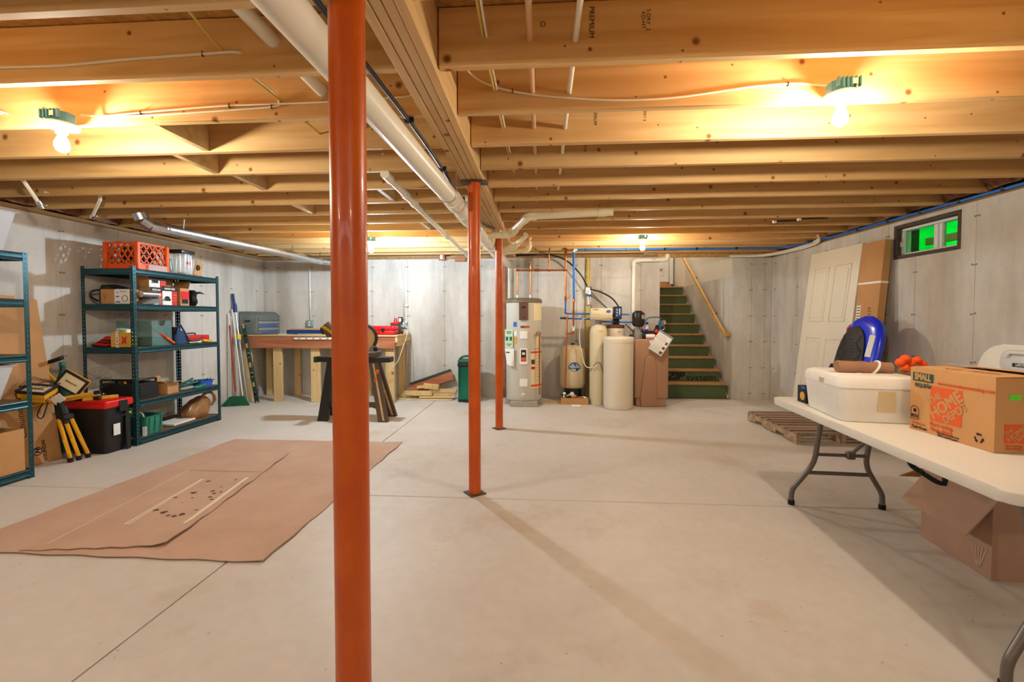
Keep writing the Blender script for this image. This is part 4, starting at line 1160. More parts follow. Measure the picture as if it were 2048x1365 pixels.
mb = tub(T, .42, .27, .43, flare=.03, rim=.006)
mb.build('body', 'black_plastic', t)
MB(T).box((0, 0, .472), (.45, .30, .075), bev=.018, seg=3).build('lid', 'red_plastic', t)
MB(T).box((.214, .085, .20), (.022, .05, .40), bev=.006).build('corner_rib', 'black_plastic', t)
lt = MB(T).box((.228, .03, .44), (.016, .09, .11), bev=.006).build('latch', 'black_plastic', t)
MB(T).tube(fillet([(.232, -.01, .36), (.25, -.01, .355), (.25, .07, .355), (.232, .07, .36)], .01), .008, 8).build('handle', 'black_plastic', lt)
MB(T).box((.2052, -.02, .22), (.001, .07, .11), bev=.0004).build('sticker', 'paper_white', t)
MB(T).box((.215, .10, .36), (.022, .028, .02), rot=(R(15), 0, 0)).build('price_tag', 'lime_print', t)
# things on the tote lid
t = thing('spirit_level', 'yellow spirit level lying on the red tote lid', 'level', (-4.24, 4.08, .511), R(52))
MB(RM[t]).box((0, 0, .015), (.26, .035, .03), bev=.003).build('body', 'yellow_paint', t)
for x in (-.08, 0, .08):
    MB(RM[t]).box((x, 0, .0305), (.03, .02, .002)).build('vial', 'lamp_glass', t)
t = thing('socket_case', 'open grey socket set case lying on the red tote lid', 'case', (-4.33, 4.08, .511), R(20))
MB(RM[t]).box((0, 0, .02), (.20, .15, .038), bev=.006).build('case_body', 'dark_steel', t)
for k in range(8):
    MB(RM[t]).cyl((-.075 + .05 * (k % 4), -.03 + .06 * (k // 4), .039), (-.075 + .05 * (k % 4), -.03 + .06 * (k // 4), .05), .014, seg=10).build('socket', 'chrome', t)
# work light on a folded tripod
t = thing('tripod_work_light', 'yellow tripod work light with two lamp heads, folded and leaning by the black tote', 'work light', (-4.21, 3.84, 0))
top = Vector((-4.285, 3.75, .56))
for k, (bx_, by_) in enumerate(((-4.215, 3.765), (-4.205, 3.83), (-4.195, 3.905))):
    hub = Vector((-4.27 + .02 * k, 3.72 + .035 * k, .40))
    lg = MB().tube([hub, (bx_, by_, .03)], .016, 10).build('leg', 'yellow_paint', t)
    MB().tube([Vector((bx_, by_, .03)).lerp(hub, .03), (bx_, by_, .002)], .020, 10).build('foot', 'rubber', lg)
    MB().tube([hub.lerp(Vector((bx_, by_, .03)), .5) + Vector((.012, -.02, 0)), (bx_ + .012, by_ - .03, .08)], .009, 8).build('brace', 'yellow_paint', lg)
MB().tube([(-4.245, 3.76, .35), top], .026, 12).build('column', 'black_plastic', t)
MB().box((-4.25, 3.76, .41), (.09, .09, .05), rot=(0, R(-10), 0), bev=.01).build('hub', 'black_plastic', t)
MB().tube([(-4.27, 3.755, .50), (-4.252, 3.758, .43)], .036, 14).build('collar', 'black_plastic', t)
MB().tube([(-4.455, 3.65, .52), (-4.285, 3.75, .575), (-4.04, 3.86, .615)], .013, 10).build('cross_bar', 'yellow_paint', t)
MB().tube([(-4.06, 3.852, .612), (-4.02, 3.868, .62)], .018, 10).build('bar_cap', 'rubber', t)
MB().tube([(-4.40, 3.70, .53), (-4.10, 3.93, .585)], .012, 10).build('cross_bar', 'yellow_paint', t)
def head(T, name):
    h = MB(T).prism([(-.10, -.075), (.10, -.075), (.10, .075), (-.10, .075)], .05, TM((0, 0, -.03)), bev=.012).build('lamp_head', 'yellow_paint', t)
    fr = MB(T)
    for (c, d) in (((0, .07, .03), (.21, .018, .025)), ((0, -.07, .03), (.21, .018, .025)), ((.096, 0, .03), (.018, .15, .025)), ((-.096, 0, .03), (.018, .15, .025))):
        fr.box(c, d, bev=.004)
    fr.build('bezel', 'black_plastic', h)
    MB(T).box((0, 0, .028), (.18, .13, .006)).build('lens', 'lamp_glass', h)
    MB(T).cyl((-.05, 0, .032), (.05, 0, .032), .008, seg=8).build('halogen_tube', 'chrome', h)
    for k in range(4):
        MB(T).box((0, -.06 + .04 * k, -.045), (.17, .006, .035)).build('fin', 'yellow_paint', h)
    return h
head(TM((-4.27, 3.86, .70)) @ face((0, 0, 0), (.72, .25, -.55), (.35, .2, .75)), 'a')
head(TM((-4.385, 3.66, .645)) @ face((0, 0, 0), (.9, .25, -.12), (-.25, .7, .25)), 'b')
gr = MB()
for k in range(7):
    gr.tube([(-4.49 + .03 * k, 3.60, .70), (-4.46 + .025 * k, 3.66, .77 + .012 * math.sin(k)), (-4.40 + .022 * k, 3.74, .72)], .0022, 5)
gr.tube([(-4.49, 3.60, .70), (-4.30, 3.60, .69), (-4.26, 3.74, .71), (-4.42, 3.76, .72)], .003, 5, closed=True)
gr.build('wire_guard', 'dark_steel', t)
gr = MB()
for k in range(6):
    gr.torus((-4.16, 3.98, .73), .02 + .016 * k, .0016, 22, 4, M=face((0, 0, 0), (.8, .5, 0), (0, .2, 1)))
for k in range(5):
    a = R(36 * k); f = face((-4.16, 3.98, .73), (.8, .5, 0), (0, .2, 1))
    gr.tube([f @ Vector((.1 * math.cos(a), .1 * math.sin(a), 0)), f @ Vector((-.1 * math.cos(a), -.1 * math.sin(a), 0))], .0016, 4)
gr.build('wire_guard', 'dark_steel', t)
MB().tube(fillet([(-4.40, 3.90, .64), (-4.585, 3.90, .79), (-4.56, 3.90, .875), (-4.50, 3.90, .895)], .05), .014, 10).build('carry_handle', 'yellow_paint', t)
MB().tube([(-4.545, 3.90, .885), (-4.42, 3.90, .925)], .019, 12).build('grip', 'rubber', t)
MB().box((-4.27, 3.72, .575), (.11, .004, .075), rot=(R(20), R(-30), 0), bev=.001).build('warning_tag', 'paper_white', t)
MB().tube(smooth_path([(-4.33, 3.70, .61), (-4.36, 3.66, .52), (-4.385, 3.65, .44), (-4.36, 3.67, .42), (-4.34, 3.7, .55)], 5), .005, 6).build('cord', 'cable_black', t)
t = thing('garden_bottle', 'green plastic jug behind the work light', 'jug', (-4.60, 4.06, .0))
mb = MB().lathe([(0, 0), (.06, 0), (.065, .02), (.062, .55), (.05, .70), (.022, .78), (.02, .84), (0, .84)], (-4.60, 4.06, 0), seg=16, sx=.9)
mb.build('jug_body', 'dark_green', t)
MB().lathe([(0, .835), (.026, .835), (.026, .87), (0, .87)], (-4.60, 4.06, 0), seg=14).build('cap', 'green_plastic', t)

# cardboard sheets on the floor
mat('floor_card', (202, 170, 146), 0.85, c2=(186, 152, 130), scale=2.0)
mat('card_edge', (120, 84, 56), 0.9)
mat('tape_pale', (232, 216, 188), 0.6)
mat('smudge', (96, 70, 58), 0.9)
def sheet(name, label, pts, z, th, warp=0.0):
    mb = MB()
    A, B, C_, D = [Vector((p[0], p[1], 0)) for p in pts]
    def f(u, v, off=0):
        p = A.lerp(B, u).lerp(D.lerp(C_, u), v)
        p.x += .006 * math.sin(v * 40 + u * 3) * (1 if u in (0, 1) else 0); p.y += .006 * math.sin(u * 33) * (1 if v in (0, 1) else 0)
        p.z = z + off + warp * (max(0, u - .75) * 4) ** 2 * (max(0, .3 - v) / .3) ** 2 + .009 * (max(0, u - .9) * 10) ** 2 * (.6 + .4 * math.sin(v * 17)) + .005 * (max(0, .06 - v) / .06) ** 2
        return p
    mb.grid(lambda u, v: f(u, v, th), 24, 24)
    o = mb.build(name, 'floor_card', solid=th)
    tag(o, label, 'cardboard')
    return o
sheet('cardboard_sheet', 'largest flat brown cardboard sheet lying on the floor', [(-3.30, 2.262), (-1.47, 2.262), (-1.445, 4.60), (-3.27, 4.59)], 0.001, .004)
s2 = sheet('cardboard_sheet', 'smaller cardboard sheet with two pale stripes lying on the larger one', [(-2.868, 2.275), (-2.115, 2.385), (-2.395, 4.13), (-3.05, 4.15)], .006, .004, warp=.012)
def strip(p0, p1, w, m, name, z=.0112, parent=s2):
    a, b = Vector(p0 + (z,)), Vector(p1 + (z,)); d = (b - a).normalized(); n = Vector((-d.y, d.x, 0)) * w / 2
    MB().poly([a - n, b - n, b + n, a + n]).build(name, m, parent)
strip((-2.585, 2.62), (-2.70, 3.41), .014, 'tape_pale', 'pale_stripe'); strip((-2.560, 2.62), (-2.685, 3.41), .008, 'tape_pale', 'pale_stripe')
strip((-2.225, 2.66), (-2.365, 3.47), .026, 'tape_pale', 'pale_stripe')
strip((-2.80, 2.36), (-2.97, 3.6), .005, 'tape_pale', 'crease')
strip((-2.96, 3.60), (-2.32, 3.60), .004, 'card_edge', 'crease')
for k in range(22):
    x, y = random.uniform(-2.62, -2.28), random.uniform(2.7, 3.42)
    r = random.uniform(.006, .022)
    MB().poly([(x + r * random.uniform(.6, 1.5) * math.cos(a), y + r * random.uniform(.5, 1.4) * math.sin(a), .0114) for a in [2 * math.pi * q / 7 for q in range(7)]]).build('smudge', 'smudge', s2)
# ================================================================ back left: workbench corner
mat('bristle', (20, 92, 58), 0.7, bump=.8, bscale=90)
mat('handle_red', (168, 52, 34), 0.4)
mat('handle_white', (228, 226, 220), 0.4)
mat('level_green', (46, 82, 74), 0.4, metal=.4)
mat('chest_grey', (130, 140, 136), 0.4, metal=.5, var=.2, scale=12)
mat('drawer_grey', (170, 178, 178), 0.3, metal=.6)
mat('blue_case', (24, 62, 128), 0.45)
mat('tan_book', (206, 164, 108), 0.7)
mat('case_red', (218, 22, 34), 0.35)
mat('saw_black', (34, 32, 30), 0.5)
mat('saw_brown', (92, 70, 52), 0.55)
mat('dewalt_yellow', (240, 190, 30), 0.45)
mat('can_green', (40, 120, 100), 0.22, metal=.85)
mat('scrap_green', (70, 120, 96), 0.7)
# workbench
t = thing('workbench', 'long wooden workbench with a red brown front board along the back wall', 'workbench', (-3.4, 7.03, 0))
MB().bx(-4.67, -2.165, 6.68, 7.375, 1.014, 1.034, bev=.002).build('worktop', 'board_wood', t)
MB().bx(-4.66, -2.215, 6.695, 6.733, .832, 1.013, bev=.003).build('front_board', 'apron_wood', t)
MB().bx(-2.213, -2.175, 6.695, 7.37, .925, 1.013, bev=.003).build('end_board', 'stud_wood', t)
MB().bx(-2.213, -2.175, 6.735, 7.0, .870, .924, bev=.003).build('end_board', 'stud_wood', t)
MB().bx(-4.66, -2.22, 7.33, 7.37, .86, 1.013, bev=.003).build('back_board', 'stud_wood', t)
for x in (-4.57, -4.08, -3.48, -2.88, -2.31):
    for y, w in ((6.74, .135), (7.30, .09)):
        MB().bx(x - w / 2, x + w / 2, y, y + .05, .001, .86 if y < 7 else 1.0, bev=.003).build('leg', 'stud_wood', t)
t = thing('power_strip', 'long white power strip fixed to the front board of the workbench', 'power strip', (-3.45, 6.69, .97))
MB().bx(-3.775, -3.05, 6.672, 6.694, .965, .997, bev=.005).build('strip_body', 'porcelain', t)
for k in range(6):
    MB().bx(-3.70 + k * .11, -3.67 + k * .11, 6.670, 6.673, .973, .989).build('socket', 'grey_plastic', t)
# tool chest at the left end, drawers facing the room
t = thing('tool_chest', 'grey metal tool chest with blue labelled drawers on the left end of the workbench', 'tool chest', (-4.53, 7.04, 1.035))
T = RM[t]
MB(T).prism([(-.14, 0), (.13, 0), (.13, .30), (.06, .36), (-.14, .36)], .62, TM((0, .31, 0), (R(90), 0, 0)), bev=.004).build('case', 'chest_grey', t)
for k in range(5):
    z0 = .012 + k * .052
    dd = MB(T).bx(.131, .148, -.27, .27, z0, z0 + .045, bev=.003).build('drawer', 'drawer_grey' if k % 2 else 'chest_grey', t)
    MB(T).bx(.148, .160, -.27, .27, z0 + .038, z0 + .044, bev=.002).build('drawer_pull', 'drawer_grey', dd)
    if k in (0, 2):
        MB(T).bx(.1485, .1495, -.20, .20, z0 + .008, z0 + .030).build('label_strip', 'blue_print', dd)
hd = MB(T).bx(-.06, .05, -.318, -.311, .19, .26, bev=.003).build('side_handle', 'chest_grey', t)
MB(T).bx(-.05, .04, -.3195, -.317, .20, .222).build('recess', 'ink_black', hd)
for k in range(4):
    MB(T).bx(.06 + .012 * k, .07 + .012 * k, .02 + .05 * k, .05 + .05 * k, .345 - .012 * k, .352 - .012 * k).build('letter_mark', 'drawer_grey', t)
# small things on the bench
t = thing('blue_case', 'blue flat case with a tan book on the workbench', 'case', (-3.78, 7.08, 1.035))
MB().bx(-4.08, -3.50, 7.0, 7.16, 1.036, 1.105, bev=.006).build('case_body', 'blue_case', t)
tag(MB().bx(-4.02, -3.52, 7.01, 7.15, 1.106, 1.128, bev=.002).build('book', 'tan_book'), 'tan book lying on the blue case', 'book')
tag(MB().box((-3.55, 6.86, 1.042), (.50, .06, .012), rot=(0, 0, R(3)), bev=.002).build('wood_strip', 'board_wood'), 'pale wood strip lying near the front of the workbench', 'strip')
tag(MB().box((-3.32, 7.02, 1.045), (.36, .12, .018), rot=(0, 0, R(-4)), bev=.004).build('black_square', 'black_plastic'), 'flat black tool lying on the workbench right of the blue case', 'tool')
tag(MB().box((-3.62, 6.97, 1.044), (.22, .08, .015), rot=(0, 0, R(10)), bev=.003).build('dark_file', 'dark_steel'), 'dark flat file lying before the blue case', 'tool')
for k, (x, y) in enumerate(((-4.18, 6.80), (-4.02, 6.83), (-3.90, 6.80), (-4.08, 6.88))):
    tag(MB().box((x, y, 1.041), (.10, .03, .010), rot=(0, 0, R(20 * k - 25)), bev=.002).build('paper_scrap', 'paper_white' if k % 2 else 'tan_book'),
        'small %s scrap on the worktop by the tool chest, %s' % ('white' if k % 2 else 'tan', ('at the left', 'in the middle front', 'at the right', 'at the back')[k]), 'scrap')
t = thing('red_tool_case', 'red plastic tool case with black latches on the right end of the workbench', 'tool case', (-2.52, 6.95, 1.035))
T = RM[t]
MB(T).box((0, 0, .035), (.50, .26, .066), bev=.02, seg=3).build('case_bottom', 'case_red', t)
MB(T).box((0, 0, .103), (.50, .26, .066), bev=.022, seg=3).build('case_lid', 'case_red', t)
for x in (-.15, .08):
    MB(T).box((x, -.133, .07), (.05, .012, .06), bev=.004).build('latch', 'black_plastic', t)
MB(T).tube(fillet([(-.07, -.13, .05), (-.07, -.165, .05), (.02, -.165, .05), (.02, -.13, .05)], .02), .010, 8).build('handle', 'case_red', t)
for x in (-.2, -.02, .2):
    MB(T).box((x, -.126, .10), (.022, .014, .06), bev=.004).build('rib', 'case_red', t)
t = thing('glue_bottle', 'red bottle with a cone nozzle behind the red tool case', 'bottle', (-2.37, 7.16, 1.035))
MB().lathe([(0, 0), (.075, 0), (.08, .01), (.08, .155), (.07, .165), (0, .165)], (-2.36, 7.18, 1.036), seg=20).build('bottle_body', 'saw_brown', t)
MB().lathe([(0, .165), (.083, .165), (.083, .182), (.035, .186), (.022, .235), (.016, .26), (0, .262)], (-2.36, 7.18, 1.036), seg=20).build('nozzle_cap', 'case_red', t)
t = thing('spray_gun', 'small black tool standing at the right end of the workbench', 'tool', (-2.26, 7.05, 1.035))
MB().box((-2.235, 7.06, 1.062), (.06, .05, .05), bev=.008).build('tool_body', 'black_plastic', t)
MB().box((-2.215, 7.03, 1.041), (.04, .03, .010), bev=.002).build('tool_tip', 'orange_plastic', t)
# broom, poles and level leaning at the left
t = thing('broom', 'broom with green bristles and a red and white handle leaning in the left corner', 'broom', (-4.50, 6.40, 0))
b0, b1 = Vector((-4.52, 6.40, .12)), Vector((-4.655, 6.47, 1.36))
MB().tube([b0, b0.lerp(b1, .86)], .0125, 10).build('handle', 'handle_red', t)
MB().tube([b0.lerp(b1, .86), b1], .0125, 10).build('handle_tip', 'handle_white', t)
MB().tube([b0 - Vector((0, 0, .01)), b0.lerp(b1, .07)], .018, 10).build('socket', 'grey_plastic', t)
mb = MB()
mb.prism([(-.085, .14), (.09, .14), (.17, .005), (-.19, .005)], .05, face((-4.505, 6.405, 0), (.9, .35, 0)))
mb.build('bristle_head', 'bristle', t)
T = face((-4.505, 6.405, 0), (.9, .35, 0))
bm_ = MB(T)
for k in range(70):
    x = random.uniform(-.08, .085); f = 1.95
    bm_.tube([(x, .135, random.uniform(-.004, .054)), (x * f - .005, random.uniform(.0, .02), random.uniform(-.02, .07))], .0035, 4)
bm_.build('bristles', 'bristle', t)['kind'] = 'stuff'
t = thing('extension_pole', 'silver telescopic pole with a blue grip and yellow clamp leaning by the broom', 'pole', (-4.45, 6.56, 0))
b0, b1 = Vector((-4.44, 6.55, .02)), Vector((-4.62, 6.57, 1.40))
MB().tube([b0, b0.lerp(b1, .70)], .018, 12).build('outer_tube', 'drawer_grey', t)
MB().tube([b0.lerp(b1, .70), b1], .013, 12).build('inner_tube', 'galvanised', t)
MB().tube([b0.lerp(b1, .69), b0.lerp(b1, .745)], .030, 12).build('clamp', 'dewalt_yellow', t)
MB().tube([b0.lerp(b1, .66), b0.lerp(b1, .69)], .027, 12).build('clamp_ring', 'box_blue', t)
MB().tube([b1 - Vector((0, 0, .02)), b1 + Vector((-.006, 0, .08)), b1 + Vector((-.02, 0, .13)), b1 + Vector((-.035, 0, .26))], .02, 10, radii=[.03, .028, .02, .018]).build('grip', 'blue_case', t)
tag(MB().tube([(-4.47, 6.50, .02), (-4.645, 6.53, 1.42)], .011, 10).build('white_pole', 'handle_white'), 'thin white pole leaning between the broom and the silver pole', 'pole')
t = thing('long_level', 'long dark green level with yellow inserts leaning at the bench end', 'level', (-4.34, 6.62, 0))
b0, b1 = Vector((-4.335, 6.62, .005)), Vector((-4.545, 6.64, 1.19))
d_ = (b1 - b0)
M = face(b0, (d_.z, 0, -d_.x), d_)
L_ = d_.length
MB(M).bx(-.03, -.022, -.0, L_, -.012, .012, bev=.001).build('rail', 'level_green', t)
MB(M).bx(.022, .03, -.0, L_, -.012, .012, bev=.001).build('rail', 'level_green', t)
for k in range(8):
    y0 = .02 + k * L_ / 8
    MB(M).bx(-.022, .022, y0, y0 + L_ / 16, -.006, .006).build('web', 'level_green', t)
    if k % 2: MB(M).bx(-.018, .018, y0 + L_ / 16, y0 + L_ / 8 - .01, -.004, .008).build('insert', 'tan_book', t)
    else: MB(M).lathe([(0, -.008), (.024, -.008), (.024, .008), (0, .008)], (0, y0 + L_ / 11, 0), seg=14).build('vial_ring', 'black_plastic', t)
# saw horse stand with a mitre saw
t = thing('saw_stand', 'black folding saw stand standing in front of the workbench', 'saw stand', (-2.39, 5.64, 0))
MB().bx(-2.88, -1.905, 5.56, 5.72, .735, .800, bev=.006).build('top_beam', 'saw_black', t)
MB().bx(-2.885, -2.845, 5.545, 5.735, .730, .803, bev=.006).build('end_cap', 'level_green', t)
for s, (xt, xb) in ((-1, (-2.66, -2.745)), (1, (-2.12, -1.97))):
    for y0, y1 in ((5.60, 5.50), (5.68, 5.84)):
        lg = MB()
        w = .062
        lg.prism([(xt - w, .735), (xt + w * .8, .735), (xb + w, .0), (xb - w, .0)], .05, Matrix(((1, 0, 0, 0), (0, (y0 - y1) / .735, 1, y1 - .025), (0, 1, 0, 0.001), (0, 0, 0, 1))))
        o = lg.build('leg', 'saw_black' if s < 0 else 'saw_brown', t)
        if s > 0:
            q = MB(); q.prism([(xt - .012, .72), (xt + .012, .72), (xb + .022, .02), (xb - .002, .02)], .004, Matrix(((1, 0, 0, 0), (0, (y0 - y1) / .735, 1, y1 - .031), (0, 1, 0, 0.001), (0, 0, 0, 1))))
            q.build('leg_slide', 'board_wood', o)
MB().bx(-2.72, -1.99, 5.54, 5.575, .17, .235, bev=.004).build('cross_brace', 'saw_brown', t)
MB().prism([(-2.12, .22), (-1.98, .22), (-1.99, .10), (-2.04, .14), (-2.12, .165)], .03, TM((0, 5.575, 0), (R(90), 0, 0))).build('gusset', 'saw_brown', t)
MB().prism([(-2.60, .22), (-2.72, .22), (-2.73, .10), (-2.67, .14), (-2.60, .165)], .03, TM((0, 5.575, 0), (R(90), 0, 0))).build('gusset', 'saw_black', t)
for (x, z_) in ((-2.06, .62), (-2.085, .52)):
    MB().box((x, 5.545, z_), (.035, .02, .05), bev=.006).build('orange_lock', 'orange_plastic', t)
MB().box((-2.66, 5.60, .804), (.08, .05, .008), bev=.002).build('orange_stop', 'orange_plastic', t)
t = thing('mitre_saw', 'black and yellow mitre saw on the saw stand, mostly behind the nearest post', 'saw', (-2.40, 5.64, .80))
MB().bx(-2.60, -2.09, 5.54, 5.80, .801, .865, bev=.008).build('saw_base', 'saw_brown', t)
MB().lathe([(0, 0), (.14, 0), (.14, .03), (0, .03)], (-2.36, 5.62, .865), seg=28).build('turntable', 'galvanised', t)
MB().bx(-2.55, -2.12, 5.72, 5.745, .866, .945, bev=.003).build('fence', 'galvanised', t)
mb = MB(); mb.lathe([(.0, -.004), (.15, -.004), (.15, .004), (0, .004)], (-2.26, 5.62, 1.04), seg=40, M=TM(rot=(R(90), 0, 0)))
mb.build('blade', 'tan_book', t)
mb = MB()
pts = [(-2.26 + .165 * math.cos(R(a)), 5.62, 1.04 + .165 * math.sin(R(a))) for a in range(-35, 150, 10)]
mb.tube(pts, .02, 8); mb.build('blade_guard', 'saw_black', t)
MB().box((-2.70, 5.63, 1.15), (.15, .15, .17), rot=(0, R(-35), 0), bev=.03, seg=2).build('motor_housing', 'saw_brown', t)
MB().cyl((-2.82, 5.66, 1.13), (-2.70, 5.66, 1.16), .05, seg=16).build('motor', 'saw_black', t)
text('DEWALT', .05, 'dewalt_yellow', t, face((-2.685, 5.548, 1.135), (.82, 0, -.55), (.55, 0, .82)), bold=.002)
MB().tube(smooth_path([(-2.40, 5.66, .90), (-2.42, 5.68, 1.15), (-2.45, 5.60, 1.30), (-2.44, 5.48, 1.33)], 5), .03, 10).build('arm', 'saw_black', t)
MB().box((-2.11, 5.63, .90), (.05, .06, .05), rot=(0, R(15), 0), bev=.01).build('clamp_knob', 'black_plastic', t)
# lumber offcuts by the wall
offs = [(-1.84, 7.04, .012, .86, .07, .02, -3, 'board_wood'), (-1.70, 7.14, .014, .62, .09, .024, 4, 'board_wood'), (-1.88, 7.14, .052, .80, .085, .036, -2, 'stud_wood'),
        (-1.66, 7.06, .046, .56, .05, .028, 5, 'board_wood'), (-1.64, 7.16, .086, .52, .09, .036, 2, 'board_wood'), (-1.96, 7.05, .105, .44, .06, .072, -1, 'stud_wood'),
        (-1.58, 7.14, .134, .44, .07, .055, 1, 'board_wood'), (-1.98, 7.18, .150, .36, .06, .04, -6, 'apron_wood')]
words = ('pale thin offcut at the very bottom', 'wide offcut at the bottom rear', 'thick offcut in the lower rear', 'narrow offcut low at the right', 'flat offcut under the right top', 'square end offcut at the left front', 'long offcut reaching furthest right', 'brown offcut lying on the left rear')
for k, (x, y, z_, l, w, h, a, m) in enumerate(offs):
    tag(MB().box((x, y, z_), (l, w, h), rot=(0, 0, R(a)), bev=.002).build('lumber_offcut', m), words[k] + ' of the wood pile beside the trash can', 'wood', 'wood offcuts beside the trash can')
tag(MB().box((-1.76, 7.10, .205), (.25, .05, .075), rot=(R(8), R(4), R(-4)), bev=.002).build('lumber_offcut', 'stud_wood'), 'short thick block lying on top of the wood pile', 'wood')
tag(MB().box((-1.93, 7.12, .195), (.13, .05, .04), rot=(0, R(-5), R(3)), bev=.002).build('lumber_offcut', 'board_wood'), 'small block left of the thick block on the wood pile', 'wood')
t = thing('dark_trim', 'dark metal edged board leaning behind the wood pile', 'board', (-1.8, 7.3, .1))
MB().box((-1.80, 7.30, .26), (.72, .02, .16), rot=(0, R(-19), 0), bev=.002).build('board_face', 'apron_wood', t)
MB().box((-1.826, 7.285, .335), (.72, .03, .03), rot=(0, R(-19), 0), bev=.003).build('metal_edge', 'level_green', t)
# trash can
t = thing('trash_can', 'green metallic step trash can half hidden by the middle post', 'trash can', (-1.15, 7.02, 0))
out = []
for cx, cy, a0 in ((.10, .08, 0), (-.10, .08, 90), (-.10, -.08, 180), (.10, -.08, 270)):
    for k in range(5): out.append((cx + .05 * math.cos(R(a0 + 22.5 * k)), cy + .05 * math.sin(R(a0 + 22.5 * k))))
T = RM[t]
MB(T).prism(out, .50, TM((0, 0, .04))).build('body', 'can_green', t)
MB(T).prism([(x * 1.02, y * 1.02) for x, y in out], .04, TM((0, 0, .001))).build('foot_ring', 'black_plastic', t)
MB(T).prism([(x * 1.06, y * 1.06) for x, y in out], .06, TM((0, 0, .54)), bev=.012).build('rim', 'black_plastic', t)
mb = MB(T); mb.prism([(x * 1.04, y * 1.04) for x, y in out], .05, TM((0, 0, .602)), bev=.02); mb.build('lid', 'dark_green', t)
MB(T).tube(smooth_path([(-.15, -.02, .58), (-.13, -.02, .66), (-.06, -.02, .70), (.02, -.02, .70)], 4), .018, 8).build('lid_handle', 'dark_green', t)
MB(T).box((0, -.15, .02), (.10, .05, .02), bev=.005).build('pedal', 'black_plastic', t)
# ================================================================ back right: water heater, tanks and stairs
mat('heater_grey', (206, 200, 186), 0.3, coat=.2)
mat('heater_cap', (120, 104, 84), 0.4)
mat('panel_brown', (98, 66, 48), 0.4)
mat('label_cream', (232, 220, 178), 0.6)
mat('label_orange', (238, 84, 24), 0.6)
mat('tag_green', (196, 220, 190), 0.6)
mat('tag_print', (46, 110, 70), 0.6)
mat('tank_beige', (206, 186, 150), 0.32, coat=.2)
mat('tank_tan', (214, 200, 164), 0.4)
mat('brine_cream', (224, 214, 192), 0.38)
mat('cab_tan', (170, 130, 100), 0.45)
mat('cab_dark', (128, 94, 70), 0.5)
mat('logo_blue', (24, 92, 132), 0.5)
mat('filter_blue', (30, 84, 190), 0.35)
mat('valve_white', (232, 226, 208), 0.45)
mat('concrete_block', (170, 160, 146), 0.8, var=.15, scale=30)
mat('stud_yellow', (206, 184, 112), 0.6)
mat('motor_black', (38, 28, 26), 0.3)
# blocks under the heater
for (x0, x1, y0, y1, lab) in ((-.47, -.07, 6.575, 6.76, 'front'), (-.56, -.25, 6.79, 7.12, 'rear left'), (-.23, .0, 6.79, 7.12, 'rear right')):
    tag(MB().bx(x0, x1, y0, y1, .001, .075, bev=.006).build('concrete_block', 'concrete_block'), 'grey concrete block under the water heater, the %s one' % lab, 'block', 'blocks under the water heater')
hx, hy, hr = -.282, 6.885, .268
t = thing('water_heater', 'tall cream water heater on concrete blocks behind the farthest post', 'water heater', (hx, hy, .076))
MB().lathe([(0, .076), (hr - .01, .076), (hr, .09), (hr, 1.525), (0, 1.525)], (hx, hy, 0), seg=48).build('jacket', 'heater_grey', t)
MB().lathe([(hr - .002, 1.515), (hr + .008, 1.52), (hr + .008, 1.565), (hr - .03, 1.588), (0, 1.592)], (hx, hy, 0), seg=48).build('top_cap', 'heater_cap', t)
def on_heater(name, xc, zc, w, h, m, th=.006, parent=None, bev=.0):
    """A plate curved around the jacket."""
    a0 = math.asin(max(-.98, min(.98, (xc - w / 2 - hx) / hr))); a1 = math.asin(max(-.98, min(.98, (xc + w / 2 - hx) / hr)))
    mb = MB()
    n = 8
    def f(u, v, r):
        a = a0 + (a1 - a0) * u
        return (hx + r * math.sin(a), hy - r * math.cos(a), zc - h / 2 + h * v)
    mb.grid(lambda u, v: f(u, v, hr + th), n, 1)
    mb.grid(lambda u, v: f(u, v, hr - .002), n, 1)
    for e in (0, 1):
        mb.poly([f(e, 0, hr - .002), f(e, 1, hr - .002), f(e, 1, hr + th), f(e, 0, hr + th)])
        mb.poly([f(k / n, e, hr + th) for k in range(n + 1)] + [f(k / n, e, hr - .002) for k in range(n, -1, -1)])
    return mb.build(name, m, parent if parent is not None else t)
cp = on_heater('control_panel', -.275, 1.39, .12, .25, 'panel_brown', .03)
on_heater('display', -.275, 1.45, .05, .03, 'ink_black', .032, cp)
on_heater('button', -.27, 1.30, .018, .018, 'ink_black', .033, cp)
on_heater('brand_label', -.255, 1.165, .13, .028, 'panel_brown', .004)
on_heater('brand_stripe', -.225, 1.165, .07, .012, 'label_orange', .005)
for z_, h in ((1.045, .11), (.735, .23), (.35, .11)):
    ap = on_heater('access_panel', -.275, z_, .105, h, 'porcelain', .014)
    if h > .2:
        on_heater('safety_label', -.275, .745, .072, .17, 'ink_black', .0155, ap)
        on_heater('safety_mark', -.275, .695, .056, .05, 'label_orange', .0165, ap)
        on_heater('safety_mark', -.275, .775, .04, .035, 'label_cream', .0165, ap)
wl = on_heater('warning_label', -.085, .54, .17, .56, 'label_cream', .003)
on_heater('label_band', -.085, .79, .17, .03, 'label_orange', .004, wl)
on_heater('label_band', -.085, .30, .17, .03, 'label_orange', .004, wl)
on_heater('label_picture', -.14, .65, .05, .07, 'panel_brown', .004, wl)
on_heater('label_picture', -.14, .56, .05, .04, 'red_paint', .004, wl)
for k in range(9): on_heater('text_line', -.06, .74 - .045 * k, .09, .006, 'tan_book', .004, wl)
on_heater('spec_label', -.07, 1.38, .13, .24, 'label_cream', .003)
on_heater('energy_label', -.085, .94, .07, .17, 'label_cream', .003)
on_heater('energy_sticker', -.40, 1.20, .05, .07, 'blue_print', .003)
on_heater('price_sticker', -.40, 1.06, .05, .09, 'paper_white', .003)
